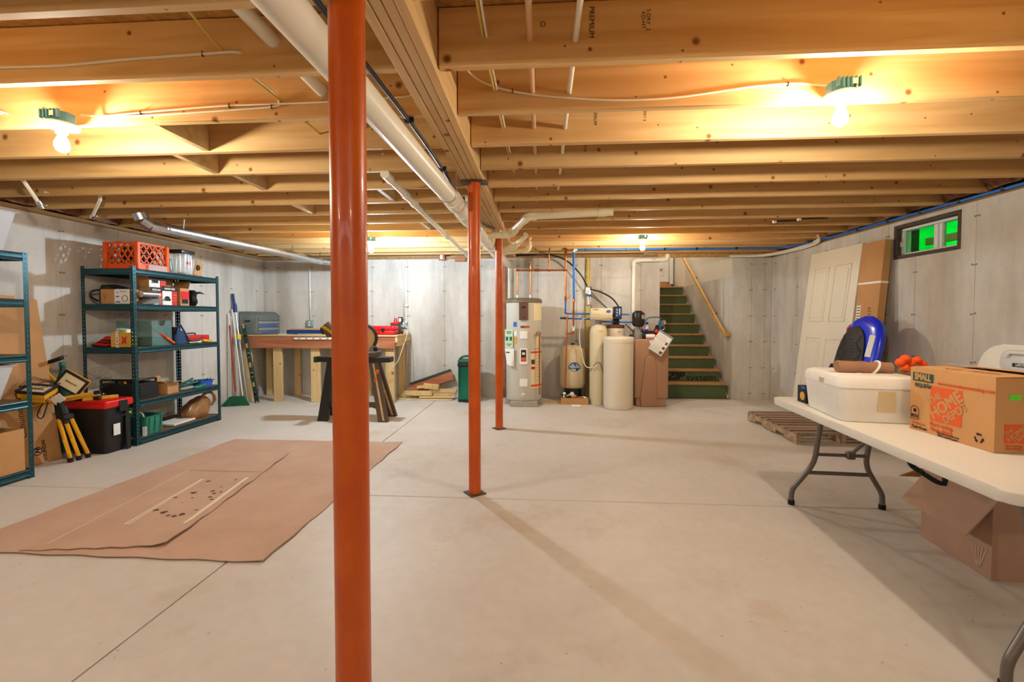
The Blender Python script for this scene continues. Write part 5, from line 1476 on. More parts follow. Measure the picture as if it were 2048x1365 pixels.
on_heater('price_sticker', -.40, .97, .05, .12, 'tan_print', .003)
dv = MB().lathe([(0, 0), (.026, 0), (.026, .02), (.014, .024), (.012, .03), (0, .03)], (-.277, hy - hr, .17), M=TM(rot=(R(90), 0, 0)), seg=18).build('drain_valve', 'porcelain', t)
MB().cyl((-.277, hy - hr - .03, .17), (-.277, hy - hr - .05, .17), .010, seg=10).build('drain_outlet', 'brass', dv)
# relief valve and its copper discharge pipe
rx, ry = -.055, 6.70
rv = MB().cyl((rx - .02, ry + .03, 1.07), (rx + .01, ry - .06, 1.07), .022, seg=14).build('relief_valve', 'brass', t)
MB().ball((rx + .005, ry - .045, 1.07), .03).build('valve_body', 'brass', rv)
MB().tube([(rx + .01, ry - .055, 1.05), (rx + .012, ry - .055, .17)], .011, 10).build('discharge_pipe', 'copper', rv)
# hanging tags
t2 = thing('hang_tag', 'pale green printed tag hanging on the left side of the water heater', 'tag', (-.49, 6.60, .99))
M = face((-.492, 6.655, .99), (1, -.25, 0))
MB(M).box((0, 0, 0), (.125, .27, .002)).build('card', 'tag_green', t2)
for (y, w, h) in ((.10, .08, .012), (.08, .06, .012), (-.08, .09, .010), (-.10, .05, .010)):
    MB(M).box((0, y, .0015), (w, h, .001)).build('print_line', 'tag_print', t2)
for x in (-.03, .03): MB(M).box((x, .0, .0015), (.04, .06, .001)).build('print_block', 'tag_print', t2)
t2 = thing('manual_sheet', 'white sheet of instructions curling below the green tag', 'paper', (-.49, 6.60, .73))
mb = MB()
mb.grid(lambda u, v: (-.555 + .14 * u + .03 * (1 - v) * (1 - u), 6.66 - .05 * u - .05 * math.sin(math.pi * u) * (1 - v), .615 + .235 * v - .03 * u * (1 - v)), 8, 6)
mb.build('sheet', 'paper_white', t2)
MB().poly([(-.535, 6.640, .80), (-.48, 6.618, .80), (-.48, 6.618, .78), (-.535, 6.640, .78)]).build('print_line', 'tag_print', t2)
# copper pipes over the heater
t = thing('copper_piping', 'copper water pipes rising from the water heater to the joists', 'pipe', (-.18, 6.85, 1.6))
def cu(pts, r=.011, name='pipe_run', m='copper', seg=10): return MB().tube(pts, r, seg).build(name, m, t)
cu([(-.377, 6.85, 1.592), (-.377, 6.85, 2.01)]); cu([(-.182, 6.85, 1.592), (-.182, 6.85, 2.13)])
cu([(-.377, 6.85, 2.008), (.33, 6.85, 2.005)], .013)
cu([(.095, 6.85, 2.005), (.095, 6.83, 2.25), (.10, 6.70, 2.31)]); cu([(.342, 6.85, 2.34), (.342, 6.85, 1.60)], .013)
for x in (-.377, -.182): cu([(x, 6.85, 1.592), (x, 6.85, 1.64)], .017, 'union', 'galvanised')
for p in ((-.377, 6.85, 2.008), (-.182, 6.85, 2.008), (.095, 6.85, 2.005), (.342, 6.85, 2.005)):
    MB().cyl((p[0] - .022, p[1], p[2]), (p[0] + .022, p[1], p[2]), .0175, seg=12).build('tee', 'copper', t)
MB().cyl((-.12, 6.85, 2.008), (-.05, 6.85, 2.008), .02, seg=12).build('valve', 'copper', t)
MB().lathe([(0, 0), (.03, 0), (.028, .016), (0, .016)], (-.182, 6.85, 2.13), seg=14).build('air_vent', 'galvanised', t)
MB().cyl((.34, 6.83, 2.20), (.345, 6.83, 2.33), .02, seg=10).build('coupling', 'copper', t)
cu([(.342, 6.85, 1.60), (.342, 6.90, 1.36)], .012, 'blue_section', 'pex_blue')
cu([(.342, 6.85, 1.62), (.342, 6.86, 1.55)], .018, 'valve_body', 'copper')
cu([(.36, 6.85, 1.58), (.40, 6.83, 1.60), (.41, 6.83, 1.64)], .005, 'valve_lever', 'brass')
# supply pipes by the pressure tank
t = thing('supply_piping', 'copper and blue supply pipes between the pressure tank and the softener', 'pipe', (.4, 6.88, 1.3))
cu([(.455, 6.71, 1.58), (.458, 6.80, 1.40), (.462, 6.85, 1.06)], .012); cu([(.462, 6.85, 1.06), (.366, 6.85, 1.06)], .012)
cu([(.368, 6.85, 1.33), (.340, 6.80, .25)], .012)
cu([(.347, 6.92, 1.36), (1.30, 6.95, 1.345)], .0125, 'blue_run', 'pex_blue'); cu([(.29, 6.90, 1.288), (.72, 6.93, 1.278)], .0125, 'blue_run', 'pex_blue')
cu([(.90, 6.97, 1.24), (1.34, 6.95, 1.228)], .0135, 'blue_run', 'pex_blue')
cu([(.455, 6.71, 1.53), (.455, 6.715, 1.60)], .020, 'union', 'copper'); cu([(.459, 6.82, 1.34), (.459, 6.83, 1.40)], .018, 'union', 'brass')
MB().box((.462, 6.84, 1.14), (.03, .03, .09), bev=.004).build('tag', 'paper_white', t)
MB().box((.31, 6.90, 1.292), (.10, .05, .03), bev=.008).build('pipe_end', 'level_green', t)
# pressure tank
px_, py_ = .47, 7.13
t = thing('pressure_tank', 'beige pressure tank with a blue oval logo between heater and softener', 'tank', (px_, py_, 0))
MB().lathe([(0, .20), (.12, .20), (.17, .22), (.197, .28), (.198, .76), (.18, .82), (.12, .862), (.05, .878), (0, .88)], (px_, py_, 0), seg=40).build('shell', 'tank_beige', t)
MB().lathe([(.13, .002), (.15, .002), (.13, .22), (.11, .22)], (px_, py_, 0), seg=30).build('stand_ring', 'black_plastic', t)
MB().cyl((px_, py_, .875), (px_, py_, .90), .03, seg=12).build('air_cap', 'black_plastic', t)
a_ = []
for k in range(28):
    a = 2 * math.pi * k / 28
    a_.append((.085 * math.cos(a), .072 * math.sin(a)))
def oval(scale, r, m, name, zc=.55, xc=.485):
    mb = MB()
    vs_ = []
    for x, y in a_:
        X = xc + x * scale; s_ = (X - px_) / .198
        vs_.append((X, py_ - math.sqrt(max(0, 1 - s_ * s_)) * .198 - r, zc + y * scale))
    mb.poly(vs_); return mb.build(name, m, t, smooth=False)
oval(1.06, .002, 'paper_white', 'logo_border'); oval(1.0, .003, 'logo_blue', 'logo_oval')
MB().box((.485, py_ - .2035, .55), (.18, .003, .05), bev=.0008).build('logo_band', 'logo_blue', t)
text('FLEX·LITE', .045, 'paper_white', t, face((.487, py_ - .2065, .551), (1, 0, 0)), bold=.001, sx=.78)
# box of fittings in front
t = carton('fittings_carton', 'low cardboard box of brass fittings before the pressure tank', 'carton', (.48, 6.86, 0), 0, .40, .15, .10, 'cardboard')
order = ('first', 'second', 'third', 'fourth', 'fifth', 'sixth', 'seventh', 'eighth', 'ninth', 'tenth', 'eleventh', 'twelfth', 'thirteenth', 'fourteenth')
for k in range(14):
    x, y = .305 + .025 * k + .01 * random.random(), 6.81 + .10 * random.random()
    z_ = .05 + .12 * random.random(); a = random.uniform(0, 3.1)
    l = random.uniform(.03, .06)
    m = random.choice(['brass', 'porcelain', 'black_plastic', 'copper', 'brass', 'tan_book'])
    o = MB().tube([(x - l * math.cos(a), y - .3 * l * math.sin(a), z_), (x + l * math.cos(a), y + .3 * l * math.sin(a), z_ + l * random.uniform(-.8, .8))], random.uniform(.014, .024), 8).build('pipe_fitting', m)
    nm = {'brass': 'brass', 'porcelain': 'white', 'black_plastic': 'black', 'copper': 'copper', 'tan_book': 'tan'}[m]
    tag(o, nm + ' pipe fitting, ' + order[k] + ' from the left in the low box before the pressure tank', 'fitting', 'loose fittings in the low box')
t = thing('pressure_gauge', 'small round white gauge on the fittings before the pressure tank', 'gauge', (.44, 6.79, .16))
MB().lathe([(0, 0), (.03, 0), (.03, .02), (0, .02)], (.44, 6.80, .165), M=TM(rot=(R(90), 0, 0)), seg=20).build('gauge_case', 'galvanised', t)
MB().lathe([(0, .0205), (.025, .0205), (0, .0215)], (.44, 6.80, .165), M=TM(rot=(R(90), 0, 0)), seg=20).build('dial', 'paper_white', t)
MB().cyl((.44, 6.81, .13), (.44, 6.81, .02), .012, seg=10).build('stem', 'brass', t)
tag(MB().box((.49, 6.62, .016), (.13, .06, .03), rot=(0, 0, R(-4)), bev=.006).build('water_sensor', 'porcelain'), 'small white box lying on the floor before the pressure tank', 'device')
tag(MB().box((.12, 6.95, .012), (.36, .06, .022), rot=(0, 0, R(-8)), bev=.002).build('floor_board', 'stud_wood'), 'thin board lying on the floor between heater and pressure tank', 'board')
# yellow stud with a control cluster
t = thing('backing_stud', 'yellow pine stud fixed to the back wall behind the softener', 'stud', (.735, 7.37, 0))
MB().bx(.69, .765, 7.355, 7.393, .002, 2.25, bev=.002).build('stud_board', 'stud_yellow', t)
for x in (.70, .712, .752): MB().tube(smooth_path([(x, 7.35, 2.25), (x - .004, 7.35, 1.9), (x + .005, 7.35, 1.75)], 4), .004, 6).build('cable_run', 'cable_yellow', t)
t = thing('pressure_switch', 'white and blue control cluster with hoses on the yellow stud', 'control', (.72, 7.30, 1.7))
MB().box((.715, 7.31, 1.73), (.07, .06, .10), bev=.008).build('valve_block', 'porcelain', t)
MB().box((.745, 7.31, 1.775), (.07, .05, .03), bev=.006).build('blue_cap', 'pex_blue', t)
MB().box((.735, 7.31, 1.655), (.11, .04, .02), bev=.004).build('bracket', 'filter_blue', t)
MB().cyl((.735, 7.28, 1.70), (.735, 7.31, 1.70), .03, seg=14).build('gauge', 'chrome', t)
MB().box((.735, 7.33, 1.57), (.06, .04, .13), bev=.004).build('switch_box', 'porcelain', t)
def hose(pts, label, r=.012, m='cable_black', name='hose'):
    return tag(MB().tube(smooth_path(pts, 7), r, 10).build(name, m), label, 'hose')
hose([(-.50, 7.30, 2.285), (-.28, 7.27, 2.292), (.036, 7.22, 2.298), (.349, 7.2, 2.206), (.583, 7.2, 1.986), (.70, 7.24, 1.79)], 'black hose arching from the ceiling down to the yellow stud')
hose([(.76, 7.26, 1.745), (.895, 7.18, 1.70), (1.06, 7.1, 1.60), (1.155, 7.02, 1.46), (1.17, 6.96, 1.36)], 'black hose arching from the control cluster to the rear tank head')
hose([(.76, 7.27, 1.71), (.86, 7.15, 1.58), (.98, 7.0, 1.44)], 'thin black cable slanting down to the softener head', r=.006, name='control_cable')
hose([(.735, 7.26, 1.65), (.745, 7.2, 1.52), (.76, 7.05, 1.42)], 'thin blue cable hanging from the control cluster', r=.006, m='logo_blue', name='control_cable')
hose([(.68, 6.90, 1.30), (.58, 6.88, 1.25), (.555, 6.88, 1.05), (.57, 6.86, .85), (.63, 6.83, .60), (.70, 6.76, .56), (.80, 6.72, .60)], 'pale thin tube hanging in a loop left of the softener tank', r=.006, m='cable_white', name='drain_tube')
hose([(.70, 6.755, .50), (.76, 6.745, .60), (.83, 6.745, .64), (.87, 6.745, .56), (.92, 6.72, .44)], 'thin dark cord looped across the softener tank', r=.004, name='cord')
# softener tank and head
sx_, sy_ = .838, 6.89
t = thing('softener_tank', 'tall cream resin tank left of the cream brine tank', 'tank', (sx_, sy_, 0))
MB().lathe([(0, .001), (.128, .001), (.131, .02), (.131, 1.06), (.125, 1.12), (.10, 1.17), (.06, 1.195), (.05, 1.20), (0, 1.20)], (sx_, sy_, 0), seg=36).build('tank_shell', 'tank_tan', t)
MB().cyl((sx_, sy_, 1.198), (sx_, sy_, 1.26), .05, seg=16).build('neck', 'grey_plastic', t)
text('Culligan', .022, 'ink_black', t, face((sx_ + .02, sy_ - .1275, 1.10), (1, 0, 0)))
hd = MB().box((.865, 6.86, 1.355), (.32, .22, .165), bev=.014, seg=2).build('control_head', 'tank_tan', t)
MB().prism([(-.155, -.06), (.155, -.07), (.155, -.02), (.02, -.015), (-.155, .01)], .006, face((.865, 6.748, 1.36), (1, 0, 0)), bev=.001).build('head_swoosh', 'tank_beige', hd)
MB().lathe([(0, 0), (.026, 0), (.024, .006), (0, .007)], (.965, 6.748, 1.392), M=TM(rot=(R(90), 0, 0)), sx=1.3, sy=.8, seg=20).build('blue_badge', 'blue_print', hd)
text('Culligan', .03, 'ink_black', hd, face((.775, 6.748, 1.418), (1, 0, 0)), shear=.3)
# second tank and head
t = thing('filter_tank', 'second cream tank with a dark collar behind the brine tank', 'tank', (1.11, 7.02, 0))
MB().lathe([(0, .001), (.128, .001), (.131, .02), (.131, 1.14), (0, 1.14)], (1.11, 7.02, 0), seg=36).build('tank_shell', 'brine_cream', t)
MB().lathe([(.133, 1.14), (.135, 1.145), (.135, 1.185), (.12, 1.19), (.05, 1.20), (0, 1.20)], (1.11, 7.02, 0), seg=36).build('collar', 'panel_brown', t)
text('Culligan', .022, 'ink_black', t, face((1.15, 6.886, 1.09), (1, 0, 0)))
hd = MB().box((1.12, 6.94, 1.37), (.115, .14, .19), bev=.008).build('control_head', 'motor_black', t)
MB().box((1.125, 6.868, 1.375), (.085, .006, .135), bev=.001).build('display_panel', 'blue_case', hd)
MB().box((1.145, 6.864, 1.39), (.012, .003, .09)).build('display_light', 'paper_white', hd)
for dz in (.04, 0, -.04): MB().box((1.105, 6.864, 1.375 + dz), (.02, .003, .02)).build('button', 'drawer_grey', hd)
MB().cyl((1.11, 7.0, 1.198), (1.11, 6.98, 1.28), .05, seg=14).build('neck', 'black_plastic', t)
MB().box((1.035, 6.94, 1.33), (.05, .08, .05), bev=.008).build('valve_body', 'black_plastic', t)
# brine tank
t = thing('brine_tank', 'round cream brine tank with a lid, standing in front of the other tanks', 'tank', (1.087, 6.60, 0))
MB().lathe([(0, .001), (.190, .001), (.203, .02), (.209, .06), (.211, .945), (0, .945)], (1.087, 6.60, 0), seg=44).build('drum', 'brine_cream', t)
MB().lathe([(.205, .945), (.215, .945), (.217, .99), (.213, 1.01), (.20, 1.025), (0, 1.04)], (1.087, 6.60, 0), seg=44).build('lid', 'brine_cream', t)
# tan cabinet with the arched front
t = thing('tan_cabinet', 'tan plastic water tank with a raised arch on its front, beside the stairs', 'tank', (1.578, 6.92, 0))
MB().bx(1.365, 1.795, 6.72, 7.16, .001, .14, bev=.01).build('plinth', 'cab_tan', t)
MB().bx(1.335, 1.822, 6.70, 7.18, .125, .985, bev=.02, seg=3).build('case', 'cab_tan', t)
arch = [(1.425, .005), (1.425, .13), (1.478, .60)] + [(1.558 - .078 * math.cos(R(a)), .655 + .10 * math.sin(R(a))) for a in range(0, 181, 15)] + [(1.64, .60), (1.655, .13), (1.655, .005)]
MB().prism(arch, .035, TM((0, 6.72, 0), (R(90), 0, 0)), bev=.008).build('arch_panel', 'cab_tan', t)
mb = MB(); mb.tube([(x, 6.694, z_) for x, z_ in arch[1:-1]], .005, 6); mb.build('arch_edge', 'cab_dark', t)
MB().box((1.60, 6.6985, .945), (.10, .003, .045)).build('sticker', 'paper_white', t)
MB().box((1.61, 6.6975, .945), (.07, .002, .012)).build('sticker_print', 'blue_print', t)
# pump and filters on the cabinet
t = thing('booster_pump', 'glossy black pump motor on a grey base on top of the tan tank', 'pump', (1.42, 6.92, .986))
MB().lathe([(0, 0), (.062, 0), (.066, .02), (.066, .075), (.05, .09), (.03, .10), (.028, .20), (0, .20)], (1.43, 6.90, .986), seg=24).build('pump_base', 'grey_plastic', t)
MB().lathe([(0, .18), (.06, .18), (.085, .20), (.088, .24), (.092, .25), (.092, .35), (.085, .385), (.055, .405), (.05, .415), (0, .415)], (1.425, 6.90, .986), seg=28).build('motor', 'motor_black', t)
for k in range(12):
    a = 2 * math.pi * k / 12
    MB().cyl((1.425 + .09 * math.cos(a), 6.90 + .09 * math.sin(a), 1.21), (1.425 + .09 * math.cos(a), 6.90 + .09 * math.sin(a), 1.35), .005, seg=6).build('cooling_rib', 'motor_black', t)
MB().box((1.475, 6.815, 1.31), (.05, .004, .06), rot=(0, 0, R(28))).build('rating_plate', 'drawer_grey', t)
MB().box((1.36, 6.88, 1.25), (.06, .06, .07), bev=.01).build('terminal_box', 'motor_black', t)
MB().tube([(1.36, 6.92, 1.02), (1.30, 6.92, 1.03)], .025, 10).build('inlet', 'dark_steel', t)
for i, x in enumerate((1.505, 1.565)):
    t = thing('filter_cartridge', 'blue water filter on the tan tank, ' + ('next to the pump', 'right of the other one'), 'filter', (x, 6.97, .986)) if False else thing('filter_cartridge', 'blue water filter on the tan tank, ' + ('next to the pump', 'the right hand one')[i], 'filter', (x, 6.97, .986), 0, 'blue filters on the tan tank')
    MB().lathe([(0, .001), (.02, .001), (.022, .10), (.026, .105), (.026, .23), (.02, .25), (0, .25)], (x, 6.97, .986), seg=16).build('cartridge', 'filter_blue', t)
    MB().lathe([(.0265, .14), (.0272, .14), (.0272, .21), (.0265, .21)], (x, 6.97, .986), seg=16).build('white_band', 'paper_white', t)
t = thing('inline_filter', 'white cylinder with black ends lying on the tan tank', 'filter', (1.58, 6.85, .99))
MB().cyl((1.50, 6.83, 1.022), (1.66, 6.83, 1.022), .034, seg=18).build('cylinder', 'porcelain', t)
for x0, x1 in ((1.47, 1.515), (1.645, 1.675)): MB().cyl((x0, 6.83, 1.022), (x1, 6.83, 1.022), .037, seg=14).build('end_cap', 'motor_black', t)
t = thing('flow_regulator', 'black pipe with red caps lying over the white cylinder', 'valve', (1.58, 6.88, 1.09))
MB().cyl((1.49, 6.88, 1.083), (1.66, 6.88, 1.083), .022, seg=14).build('pipe_run', 'motor_black', t)
for x in (1.505, 1.60): MB().cyl((x, 6.88, 1.10), (x, 6.88, 1.125), .012, seg=10).build('red_cap', 'red_plastic', t)
t = thing('red_valve', 'red and orange valve at the right end of the tan tank', 'valve', (1.675, 6.82, 1.0))
MB().ball((1.675, 6.80, 1.10), .03).build('red_knob', 'red_plastic', t)
MB().cyl((1.672, 6.79, .99), (1.672, 6.79, 1.05), .03, seg=12).build('orange_base', 'orange_plastic', t)
MB().box((1.675, 6.85, 1.09), (.06, .05, .09), bev=.01).build('valve_block', 'motor_black', t)
t = thing('gauge_head', 'blue and chrome gauge standing at the right of the tan tank', 'gauge', (1.74, 6.86, 1.0))
MB().box((1.735, 6.88, 1.17), (.035, .05, .16), bev=.006).build('gauge_block', 'logo_blue', t)
MB().lathe([(0, 0), (.036, 0), (.036, .03), (0, .032)], (1.775, 6.87, 1.225), M=TM(rot=(R(80), 0, R(15))), seg=20).build('gauge_case', 'chrome', t)
MB().torus((1.765, 6.86, 1.15), .034, .004, 20, 6, M=Matrix.Rotation(R(90), 4, 'X')).build('ring', 'drawer_grey', t)
MB().box((1.70, 6.90, 1.12), (.04, .05, .14), bev=.008).build('gauge_base', 'motor_black', t)
MB().tube(smooth_path([(1.735, 6.89, 1.09), (1.735, 6.89, 1.0)], 3), .014, 8).build('gauge_stem', 'motor_black', t)
hose([(1.51, 6.87, 1.24), (1.56, 6.87, 1.29), (1.62, 6.87, 1.305), (1.73, 6.87, 1.30), (1.745, 6.88, 1.26)], 'blue hose arching from the pump to the gauge', r=.009, m='logo_blue')
hose([(1.25, 6.98, 1.20), (1.30, 6.95, 1.15), (1.37, 6.93, 1.08)], 'black hose from the rear tank down to the pump', r=.008)
hose([(1.66, 6.86, 1.10), (1.66, 6.83, 1.16), (1.69, 6.83, 1.17), (1.70, 6.84, 1.14)], 'small black tube looping over the red valve', r=.006)
# document bag hanging on the corner
t = thing('document_bag', 'clear bag with a printed instruction sheet hanging askew on the tan tank', 'document', (1.69, 6.68, .94))
A = Vector((1.679, 6.665, 1.129)); B = Vector((1.862, 6.64, 1.012)); D = Vector((1.521, 6.665, .853))
xd = (B - A); yd = (A - D)
M = face(D + xd / 2 + yd / 2, xd, yd)
w, h = xd.length, yd.length
MB(M).box((0, 0, 0), (w, h, .003)).build('bag', 'milky_plastic', t)
sh = MB(M).box((0, -.012, .003), (w * .9, h * .86, .002)).build('sheet', 'paper_white', t)
MB(M).box((0, h * .46, .0035), (w, h * .055, .002)).build('zip_strip', 'grey_plastic', t)
for k in range(9):
    MB(M).box((-.02, h * .32 - k * .028, .0045), (w * (.5 + .12 * ((k * 7) % 3)), .004, .001)).build('text_line', 'ink_black' if k < 3 else 'grey_plastic', sh)
for k in range(3):
    MB(M).box((w * .33, h * .10 - .075 * k, .0047), (.03 + .005 * k, .04, .001)).build('picture', 'panel_brown', sh)
# white waste pipe by the stair opening
t = thing('waste_pipe', 'white plastic pipe rising on the back wall and turning over the stair opening', 'pipe', (1.435, 7.33, 0))
MB().tube(fillet([(1.44, 7.335, .02), (1.437, 7.335, 2.205), (1.90, 7.33, 2.215), (1.95, 7.33, 2.215), (1.965, 7.32, 2.30)], .05), .033, 18).build('pipe_run', 'pvc', t)
MB().tube(fillet([(1.437, 7.335, 2.10), (1.437, 7.335, 2.205), (1.54, 7.334, 2.207)], .06), .042, 18).build('elbow', 'pvc', t)
MB().tube(fillet([(1.86, 7.33, 2.214), (1.945, 7.33, 2.216), (1.96, 7.322, 2.28)], .05), .042, 18).build('elbow', 'pvc', t)
MB().box((1.74, 7.297, 2.215), (.06, .003, .014)).build('pipe_label', 'tan_print', t)
t = thing('drain_standpipe', 'thin white pipe on the wall left of the water heater', 'pipe', (-.535, 7.35, 1.4))
MB().tube(fillet([(-.75, 7.34, 2.225), (-.54, 7.34, 2.225), (-.53, 7.36, .4)], .04), .016, 12).build('pipe_run', 'pvc', t)
MB().box((-.535, 7.36, 1.0), (.05, .02, .02), bev=.003).build('clip', 'porcelain', t)
tag(MB().bx(-.66, -.60, 7.36, 7.395, .002, 2.24, bev=.002).build('wall_stud', 'apron_wood'), 'brown board fixed upright on the wall left of the water heater', 'stud')
tag(MB().box((.47, 7.10, .965), (.075, .02, .03), bev=.003).build('wall_plate', 'panel_brown'), 'small dark plate above the pressure tank', 'plate') if False else None

# ---------------------------------------------------------------- stairs
t = thing('staircase', 'basement staircase with green risers and chipboard treads', 'stairs', (2.425, 7.6, 0))
run, rise = .254, .19
sy0 = 7.47
z_prev = 0.0
for k in range(10):
    ztop = .244 + rise * k
    y = sy0 + run * k
    if k == 9:
        MB().bx(1.868, 2.935, y - .022, 10.62, ztop - .028, ztop, bev=.004).build('landing', 'osb_tread', t)
    else:
        MB().bx(1.868, 2.935 if k > 0 else 2.95, y - .022, y + run + .012, ztop - .028, ztop, bev=.004).build('tread', 'osb_tread', t)
    r_ = MB().bx(1.868, 2.93, y + .006, y + .022, z_prev + .001, ztop - .029).build('riser', 'zip_green', t)
    if k == 1:
        text('ZIP', .17, 'zip_print', r_, face((2.20, y + .0045, z_prev + .078), (1, 0, 0)), bold=.008, shear=.35, sx=1.1)
        text('system', .14, 'zip_print', r_, face((2.63, y + .0045, z_prev + .058), (1, 0, 0)), bold=.002, sx=1.25)
    if k == 8:
        text('ZIP', .13, 'zip_print', r_, face((2.12, y + .0045, z_prev + .10), (-1, 0, 0), (0, 0, -1)), bold=.008, shear=.35, sx=1.1)
    z_prev = ztop
MB().bx(1.868, 2.83, 10.30, 10.60, 1.955, 2.055, bev=.003).build('threshold', 'osb_tread', t)
MB().bx(1.868, 2.78, 10.40, 10.60, 2.057, 2.108, bev=.003).build('threshold', 'osb_tread', t)
for x in (1.864, 2.955):
    MB().prism([(7.50, .0), (7.75, .0), (10.2, 1.75), (10.2, 2.02), (7.50, .03)], .028, Matrix(((0, 0, 1, x), (1, 0, 0, 0), (0, 1, 0, 0.0), (0, 0, 0, 1)))).build('stringer', 'board_wood', t)
t = thing('handrail', 'plain wooden handrail on the right wall of the stairs', 'handrail', (2.90, 8.5, 1.7))
q0, q1 = Vector((2.895, 7.46, 1.035)), Vector((2.895, 9.75, 2.60))
d_ = (q1 - q0)
M = face(q0, (0, d_.y, d_.z), (1, 0, 0))
MB(M).bx(0, d_.length, -.02, .02, -.032, .032, bev=.008).build('rail', 'rail_wood', t)
MB().bx(2.875, 2.985, 7.43, 7.475, 1.005, 1.058, bev=.006).build('rail_return', 'rail_wood', t)
for f in (.25, .7):
    p = q0.lerp(q1, f)
    MB().tube([p + Vector((.01, 0, -.03)), p + Vector((.05, 0, -.06)), p + Vector((.092, 0, -.05))], .008, 8).build('bracket', 'dark_steel', t)
# ================================================================ right side
mat('table_white', (226, 222, 210), 0.45, bump=.08, bscale=120)
mat('table_edge', (206, 206, 208), 0.45)
mat('leg_grey', (116, 108, 100), 0.35, metal=.5)
mat('foam_white', (240, 237, 228), 0.6, var=.06, scale=7, bump=.1, bscale=90)
mat('foam_tape', (206, 188, 150), 0.4)
mat('home_card', (202, 152, 98), 0.85, var=.05, scale=5)
mat('home_orange', (226, 92, 28), 0.7)
mat('home_green', (34, 78, 62), 0.7)
mat('roll_cloth', (158, 116, 90), 0.8, bump=.3, bscale=30)
mat('flower_orange', (240, 88, 22), 0.7)
mat('dry_leaf', (208, 160, 84), 0.8)
mat('board_blue', (10, 50, 226), 0.2, coat=.6)
mat('pad_black', (44, 38, 38), 0.6, bump=.6, bscale=70)
mat('well_green', (10, 200, 70), 0.35, trans=.0)
mat('buck_dark', (84, 72, 62), 0.8, var=.3, scale=24, bump=.5)
mat('vinyl_white', (226, 228, 230), 0.35)
mat('glass', (240, 250, 248), 0.02, trans=1.0, ior=1.05)
mat('door_cream', (226, 220, 202), 0.35)
mat('hole_brass', (110, 66, 30), 0.5)
mat('under_card', (178, 140, 116), 0.85, var=.06, scale=9)
mat('worn_tape', (192, 156, 130), .35)
mat('under_card_dark', (176, 118, 70), 0.85, var=.06, scale=9)
# ---- window and its green well outside
y0, y1, z0, z1 = WH
wn = struct(MB().bx(3.576, 3.80, y0 - .001, y0 + .035, z0, z1, bev=.003).build('window_1', 'buck_dark'))
MB().bx(3.576, 3.80, y1 - .035, y1 + .001, z0, z1, bev=.003).build('window_buck', 'buck_dark', wn)
MB().bx(3.576, 3.80, y0 + .036, y1 - .036, z0 - .001, z0 + .035, bev=.003).build('window_buck', 'buck_dark', wn)
MB().bx(3.576, 3.80, y0 + .036, y1 - .036, z1 - .035, z1 + .001, bev=.003).build('window_buck', 'buck_dark', wn)
a0, a1, b0, b1 = y0 + .036, y1 - .036, z0 + .036, z1 - .036
for (ya, yb, za, zb) in ((a0, a1, b0, b0 + .02), (a0, a1, b1 - .025, b1), (a0, a0 + .02, b0 + .021, b1 - .026), (a1 - .03, a1, b0 + .021, b1 - .026)):
    MB().bx(3.625, 3.70, ya, yb, za, zb, bev=.003).build('window_frame', 'vinyl_white', wn)
ym = 4.49
MB().bx(3.63, 3.69, ym - .022, ym + .022, b0 + .021, b1 - .026, bev=.003).build('mullion', 'vinyl_white', wn)
MB().bx(3.64, 3.68, ym - .055, ym - .024, b0 + .021, b1 - .026, bev=.003).build('sash_stile', 'vinyl_white', wn)
MB().bx(3.660, 3.664, a0 + .02, ym - .055, b0 + .02, b1 - .025).build('pane', 'glass', wn)
MB().bx(3.650, 3.654, ym + .022, a1 - .03, b0 + .02, b1 - .025).build('pane', 'glass', wn)
MB().box((3.618, a1 - .02, (b0 + b1) / 2 - .02), (.02, .03, .05), bev=.004).build('latch', 'vinyl_white', wn)
m = bpy.data.materials.new('well_shell'); m.use_nodes = True
nt = m.node_tree; nt.nodes.remove(nt.nodes['Principled BSDF'])
tr_ = nt.nodes.new('ShaderNodeBsdfTranslucent'); df = nt.nodes.new('ShaderNodeBsdfDiffuse'); mx_ = nt.nodes.new('ShaderNodeMixShader')
nz = nt.nodes.new('ShaderNodeTexNoise'); nz.inputs['Scale'].default_value = 5
rp = nt.nodes.new('ShaderNodeValToRGB'); rp.color_ramp.elements[0].color = (.0, .25, .12, 1); rp.color_ramp.elements[1].color = (.01, .85, .10, 1)
nt.links.new(nz.outputs[0], rp.inputs[0])
for n_ in (tr_, df): nt.links.new(rp.outputs[0], n_.inputs[0])
mx_.inputs[0].default_value = .35
nt.links.new(tr_.outputs[0], mx_.inputs[1]); nt.links.new(df.outputs[0], mx_.inputs[2]); nt.links.new(mx_.outputs[0], nt.nodes['Material Output'].inputs[0])
MATS['well_shell'] = m
t = thing('window_well', 'bright green translucent plastic well outside the small window', 'window well', (4.0, 4.55, 1.5))
mb = MB()
def wl_(u, v):
    a = math.pi * u
    return (3.81 + .62 * math.sin(a) + .012 * math.sin(v * 40), 4.55 - .68 * math.cos(a), 1.55 + 1.0 * v)
mb.grid(wl_, 24, 24); mb.build('well_wall', 'well_shell', t, solid=.004)
mb = MB(); mb.grid(lambda u, v: (3.81 + .62 * v * math.sin(math.pi * u), 4.55 - .68 * math.cos(math.pi * u) * (1 if v else 1), 2.56 + .1 * (1 - v)), 20, 4); mb.build('well_cover', 'well_shell', t)
MB().bx(3.81, 4.45, 3.87, 5.23, 1.52, 1.56).build('well_floor', 'well_shell', t)
for (x, zz, h) in ((4.0, 2.085, .075), (4.03, 1.985, .04)):
    tag(MB().box((x, 4.52, zz), (.04, 1.06, h), bev=.003).build('well_brace', 'stud_yellow'), ('wide' if h > .05 else 'narrow') + ' pale board braced across the green window well', 'board')

